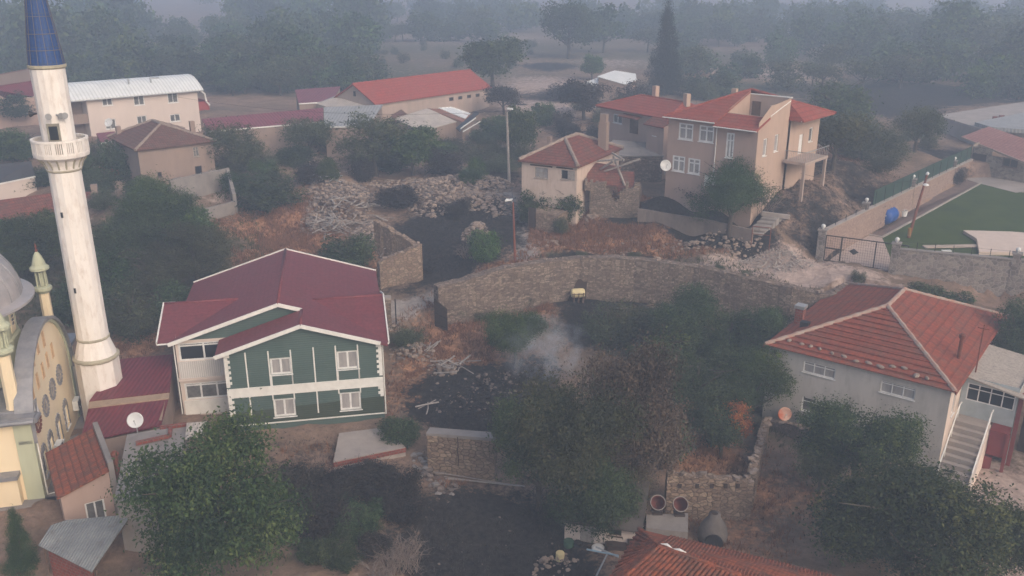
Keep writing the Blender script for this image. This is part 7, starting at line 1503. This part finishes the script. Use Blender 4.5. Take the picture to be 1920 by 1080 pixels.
# ---- burnt scrub in the dark corner below the green house
for i in range(14):
    T(random.uniform(560, 780), random.uniform(880, 1060), random.uniform(60, 110), random.uniform(45, 90), 'bush', 'leaf_burnt', 'mid', 'dark burnt scrub in the shady ground below the green house', 'burnt scrub below the green house', name='bush', cat='bush')
for i in range(9):
    T(random.uniform(560, 700), random.uniform(985, 1070), random.uniform(60, 100), random.uniform(45, 70), 'bush', 'leaf_dark', 'mid', 'low dark green shrub right of the big broadleaf tree', 'low shrubs right of the big broadleaf tree', name='bush', cat='bush')
def bare_bush(u, vb, wm, hm, n, label, mat='bark_pale', seed=1, name='bare_bush', cat='bush', r0=.022):
    rnd = random.Random(seed); p = PG(u, vb); m = MB()
    for i in range(n):
        a = rnd.uniform(0, 6.28); e = rnd.uniform(.3, 1); q = V(rnd.uniform(-.3,.3)*wm, rnd.uniform(-.3,.3)*wm, -.05); d = V(math.cos(a)*e*wm*.5, math.sin(a)*e*wm*.5, hm*rnd.uniform(.5, 1.0))
        mid = q+d*.5+V(rnd.uniform(-.15,.15), rnd.uniform(-.15,.15), hm*.2); tip = q+d+V(0,0,-hm*.15*e); m.tube([q, mid, tip], [r0, r0*.7, r0*.3], 4)
        for k in range(3): t = mid+(tip-mid)*rnd.random(); m.tube([t, t+V(rnd.uniform(-.4,.4), rnd.uniform(-.4,.4), rnd.uniform(-.1,.35))], [r0*.5, r0*.2], 3)
    o = m.build(name, M[mat], None, loc=p); tag(o, label, cat)
bare_bush(755, 1060, 2.8, 1.7, 120, 'tangle of bare pale twigs left of the charred yard', seed=2, r0=.016)
bare_bush(720, 1085, 2.4, 1.4, 70, 'smaller tangle of bare twigs at the bottom edge', seed=5, r0=.016)
bare_bush(880, 480, 2.4, 1.1, 60, 'heap of grey dry branches below the green bush on the black ground', seed=3)
bare_bush(1435, 400, 3.5, 2.0, 26, 'arching pale bare branches right of the pine', seed=4, r0=.03); bare_bush(800, 500, 3.5, .8, 70, 'burnt dark twigs inside the black ruin yard', 'bark_burnt', 6); bare_bush(1030, 960, 4, 1.3, 80, 'dead dark branches at the edge of the charred yard', 'bark_burnt', 7)
bare_bush(1300, 372, 2.2, 1.8, 30, 'bare dark twigs by the door of the tall pink house', 'bark_burnt', 8)
# ---- far woods, each tree its own
def wood(n, u0, u1, v0, v1, w0, w1, kinds, label, group, seed, hr=(.75, 1.15), name='tree'):
    rnd = random.Random(seed); pts = []
    for i in range(n):
        u, v = rnd.uniform(u0, u1), v0+(v1-v0)*rnd.random(); p = PG(u, v); w = rnd.uniform(w0, w1)
        k, lf = rnd.choice(kinds); tree(V(p[0], p[1], g1(p[0], p[1])), w, w*rnd.uniform(*hr), k, lf, 'far', label, group, var=rnd.randrange(3), rz=rnd.uniform(0, 6), name=name, cat=name)
GR = [('bush', 'leaf_dark'), ('bush', 'leaf_green'), ('bush', 'leaf_dark'), ('round', 'leaf_dark'), ('round', 'leaf_green'), ('tall', 'leaf_dark'), ('spread', 'leaf_olive')]
wood(44, 120, 700, 70, 160, 7, 11, GR, 'tall hazy tree in the wood behind the long white house and red barn', 'trees in the wood behind the white house', 1, (.65, .95))
wood(24, 380, 690, 95, 172, 6, 11, GR, 'hazy tree at the near edge of the wood above the maroon barn', 'trees at the edge of the wood above the maroon barn', 2, (.7, 1.1))
wood(24, -60, 260, 50, 135, 10, 16, GR, 'pale hazy tree beside and behind the blue minaret cone', 'trees behind the blue minaret cone', 3, (.9, 1.2))
wood(10, 420, 700, 50, 80, 12, 18, GR, 'tallest pale tree on the far skyline left of the field', 'far skyline trees left of the field', 4, (1.1, 1.5))
wood(16, 700, 1010, 38, 80, 8, 14, GR, 'pale tree in the far line across the hazy field', 'far tree line across the field', 5, (.6, .9))
wood(14, 1110, 1330, 60, 110, 8, 13, GR, 'pale hazy tree around the tall dark conifer', 'far trees around the tall conifer', 6, (.7, 1.1))
wood(19, 1330, 1640, 45, 130, 8, 14, GR, 'hazy tree in the wood behind the tall pink house', 'trees in the wood behind the pink house', 7, (.75, 1.1))
wood(25, 1600, 1960, 55, 160, 10, 16, GR, 'tall hazy tree in the wood above the flat-roofed block', 'trees in the wood above the flat-roofed block', 8, (.65, .95))
wood(16, 1540, 1940, 130, 185, 6, 10, [('spread', 'leaf_olive'), ('round', 'leaf_brown'), ('round', 'leaf_olive')], 'hazy olive tree at the burnt edge of the right wood', 'olive trees at the burnt edge of the wood', 9, (.75, 1.0))
wood(26, 700, 1000, 85, 130, 2.0, 3.2, [('bush', 'leaf_olive')], 'small olive sapling in the rows of the dry field', 'saplings in the dry field', 11, (.8, 1), name='sapling')
wood(12, 1830, 1960, 150, 200, 7, 11, GR, 'dark tree at the right edge just above the flat roof', 'trees at the right edge above the flat roof', 12, (.8, 1.1))
wood(10, 470, 690, 150, 185, 6, 9, GR, 'bushy tree just behind the maroon and grey sheds', 'bushy trees behind the sheds', 13, (.6, .9))
wood(16, 380, 720, 150, 182, 5, 9, GR, 'bushy olive-green tree in the strip just behind the maroon barn and red barn', 'bushy trees just behind the barns', 21, (.6, .9))
wood(14, 1250, 1560, 120, 172, 5, 9, [('bush', 'leaf_olive'), ('round', 'leaf_olive'), ('bush', 'leaf_dark')], 'dusty olive tree in the strip just behind the tall pink house', 'olive trees just behind the pink house', 22, (.6, .9))
wood(8, 60, 200, 165, 215, 5, 8, [('round', 'leaf_dark'), ('bush', 'leaf_dark')], 'dark tree between the maroon hall and the minaret', 'trees between the maroon hall and the minaret', 14, (.7, .9))
# ---- the far-off woods that read as one mass
def far_mass(spots, seed):
    rng = np.random.default_rng(seed); rnd = random.Random(seed); Cs, Ss, Ns, Ts = [], [], [], []
    for (n, u0, u1, v0, v1, w0, w1) in spots:
        for i in range(n):
            p = PG(rnd.uniform(u0, u1), rnd.uniform(v0, v1)); w = rnd.uniform(w0, w1); h = w*rnd.uniform(.6, 1.1); L = np.array(lobes_for(rnd.choice(('bush', 'round', 'bush')), rnd.randrange(99))); c = 90; pk = rng.integers(0, len(L), c)
            d = rng.normal(size=(c, 3)); d /= np.linalg.norm(d, axis=1, keepdims=True); cc = L[pk, :3]+d*L[pk, 3:]*rng.uniform(.6, 1.1, (c, 1)); k = 8
            C = (cc[:, None, :]+rng.normal(size=(c, k, 3))*.055).reshape(-1, 3)*np.array([w, w, h])+np.array([p[0], p[1], g1(p[0], p[1])-.1*h])
            Cs.append(C); Ss.append(.055*w*rng.uniform(.5, 1.2, len(C))); Ns.append(np.repeat(d, k, 0)*.6+rng.normal(size=(c*k, 3))*.7+np.array([0, 0, .4])); Ts.append(np.repeat(rng.normal(.45, .2, c), k)+rnd.uniform(-.32, .32))
    me = leaf_mesh('distant_woods', np.concatenate(Cs), np.concatenate(Ss), np.concatenate(Ns), M['leaf_green'], np.concatenate(Ts), .6, rng); o = bpy.data.objects.new('distant_woods', me); COL.objects.link(o); tag(o, 'pale distant woods fading into the haze across the plain', 'woods', None, 'stuff')
far_mass([(42, -60, 700, 45, 110, 8, 13), (18, 600, 1080, 30, 62, 10, 17), (30, 1080, 1400, 40, 75, 10, 16), (20, 1330, 1680, 30, 90, 9, 14), (34, 1560, 1980, 30, 110, 8, 14), (30, -60, 1980, 12, 36, 12, 20), (24, -60, 330, 120, 175, 5, 9), (20, 1640, 1980, 120, 165, 6, 9)], 77)
# ---- grass, weeds and leaf litter
def grass(name, label, spots, n, hgt, mat, seed, wd=.035, cl=5):
    rng = np.random.default_rng(seed); Vs = []; Ti = []
    tot = sum(s[2]*s[3]*s[4] for s in spots)
    for (u, v, ru, rv, k) in spots:
        c = PG(u, v); q = int(n*ru*rv*k/tot); a = rng.uniform(0, 6.283, q); r_ = rng.random(q)**.5; r_ = r_*(1+.25*np.sin(a*3+u)); x = c[0]+ru*r_*np.cos(a); y = c[1]+rv*r_*np.sin(a)
        ok = (np.sin(x*1.7+u)*np.cos(y*1.4)+rng.random(q)*1.3 > .1) & ((name == 'burnt_stubble') | (charred(x, y) < .45)); x, y = x[ok], y[ok]; z = gz(x, y); t = rng.normal(.5, .22, len(x))
        for j in range(cl):
            px_, py_ = x+rng.normal(0, .13, len(x)), y+rng.normal(0, .13, len(x)); hh = hgt*rng.uniform(.45, 1.15, len(x)); lx, ly = rng.normal(0, .45, len(x))*hh, rng.normal(0, .45, len(x))*hh; an = rng.uniform(0, 3.14, len(x)); wx, wy = wd*np.cos(an), wd*np.sin(an)
            Vs.append(np.stack([np.stack([px_-wx, py_-wy, z-.03], 1), np.stack([px_+wx, py_+wy, z-.03], 1), np.stack([px_+lx, py_+ly, z+hh], 1)], 1)); Ti.append(t+rng.normal(0, .12, len(x)))
    vs = np.concatenate(Vs); n3 = len(vs); me = bpy.data.meshes.new(name); me.vertices.add(3*n3); me.vertices.foreach_set('co', vs.reshape(-1)); me.loops.add(3*n3); me.loops.foreach_set('vertex_index', np.arange(3*n3, dtype=np.int32)); me.polygons.add(n3); me.polygons.foreach_set('loop_start', np.arange(0, 3*n3, 3, dtype=np.int32)); me.polygons.foreach_set('loop_total', np.full(n3, 3, dtype=np.int32)); me.update()
    at = me.attributes.new('tint', 'FLOAT', 'FACE'); at.data.foreach_set('value', np.clip(np.concatenate(Ti), 0, 1).astype(np.float32)); me.materials.append(M[mat]); o = bpy.data.objects.new(name, me); COL.objects.link(o); tag(o, label, 'grass', None, 'stuff')
grass('dry_grass', 'dry orange-brown grass over the banks and yards', [(s[0], s[1], s[2]*1.1, s[3]*1.1, min(1, s[4])) for s in COVER['dry'] if s[1] > 250], 15000, .42, 'grass_dry', 5)
grass('green_weeds', 'dull green weeds over yard and thicket floors', [(s[0], s[1], s[2], s[3], s[4]) for s in COVER['green'] if s[1] > 250], 9000, .38, 'grass_green', 6)
grass('burnt_stubble', 'black burnt stubble over the charred ground', [(s[0], s[1], s[2], s[3], .5) for s in COVER['char'] if s[1] > 300], 7000, .22, 'leaf_burnt', 7, .022, 4)
# ================================================================ smoke over the burnt yard, and the hazy air
def smoke_mat():
    m = bpy.data.materials.new('thin_smoke'); m.use_nodes = True; t = m.node_tree; t.nodes.remove(t.nodes['Principled BSDF']); o = t.nodes['Material Output']
    vs = nd(t, 'ShaderNodeVolumePrincipled'); vs.inputs['Color'].default_value = (.78, .85, .97, 1); vs.inputs['Anisotropy'].default_value = .1
    tc = nd(t, 'ShaderNodeTexCoord'); n = noise(t, tc.outputs['Object'], .75, 7, .7); n.inputs['Distortion'].default_value = .8
    gr = nd(t, 'ShaderNodeTexGradient', gradient_type='SPHERICAL'); t.links.new(mapv(t, tc.outputs['Generated']), gr.inputs[0])
    mp = nd(t, 'ShaderNodeMapping'); mp.inputs['Location'].default_value = (-1, -1, -1); mp.inputs['Scale'].default_value = (2, 2, 2); t.links.new(tc.outputs['Generated'], mp.inputs[0]); t.links.new(mp.outputs[0], gr.inputs[0])
    r = ramp(t, n.outputs[0], [(.47, 0), (.72, 1)]); a = nd(t, 'ShaderNodeMath', operation='MULTIPLY'); t.links.new(r.outputs[0], a.inputs[0]); t.links.new(gr.outputs['Fac'], a.inputs[1])
    b = nd(t, 'ShaderNodeMath', operation='MULTIPLY'); t.links.new(a.outputs[0], b.inputs[0]); b.inputs[1].default_value = 1.0; t.links.new(b.outputs[0], vs.inputs['Density']); t.links.new(vs.outputs[0], o.inputs['Volume']); return m
c = PG(1012, 705); m = MB(); m.lathe([(.8, -.6), (3.2, -.2), (4.2, .8), (4.3, 2.2), (3.2, 3.6), (.6, 4.8)], 20)
o = m.build('smoke', smoke_mat(), None, loc=(c[0]+.3, c[1]+.5, g1(c[0], c[1])+.1)); tag(o, 'thin grey smoke drifting up from the smouldering yard', 'smoke', None, 'stuff')
def haze():
    m = bpy.data.materials.new('hazy_air'); m.use_nodes = True; t = m.node_tree; t.nodes.remove(t.nodes['Principled BSDF'])
    v = nd(t, 'ShaderNodeVolumePrincipled'); v.inputs['Color'].default_value = (.66, .80, 1.0, 1); v.inputs['Density'].default_value = .0027; v.inputs['Anisotropy'].default_value = .15
    t.links.new(v.outputs[0], t.nodes['Material Output'].inputs['Volume'])
    b = MB(); zlow = float(gzv.min())-1.5; b.box(-1650, 1650, -70, 2700, zlow, max(42.0, float(gzv.max())+26)); o = b.build('haze', m, None); tag(o, 'smoky bluish haze hanging over the whole village', 'haze', None, 'stuff')
haze()
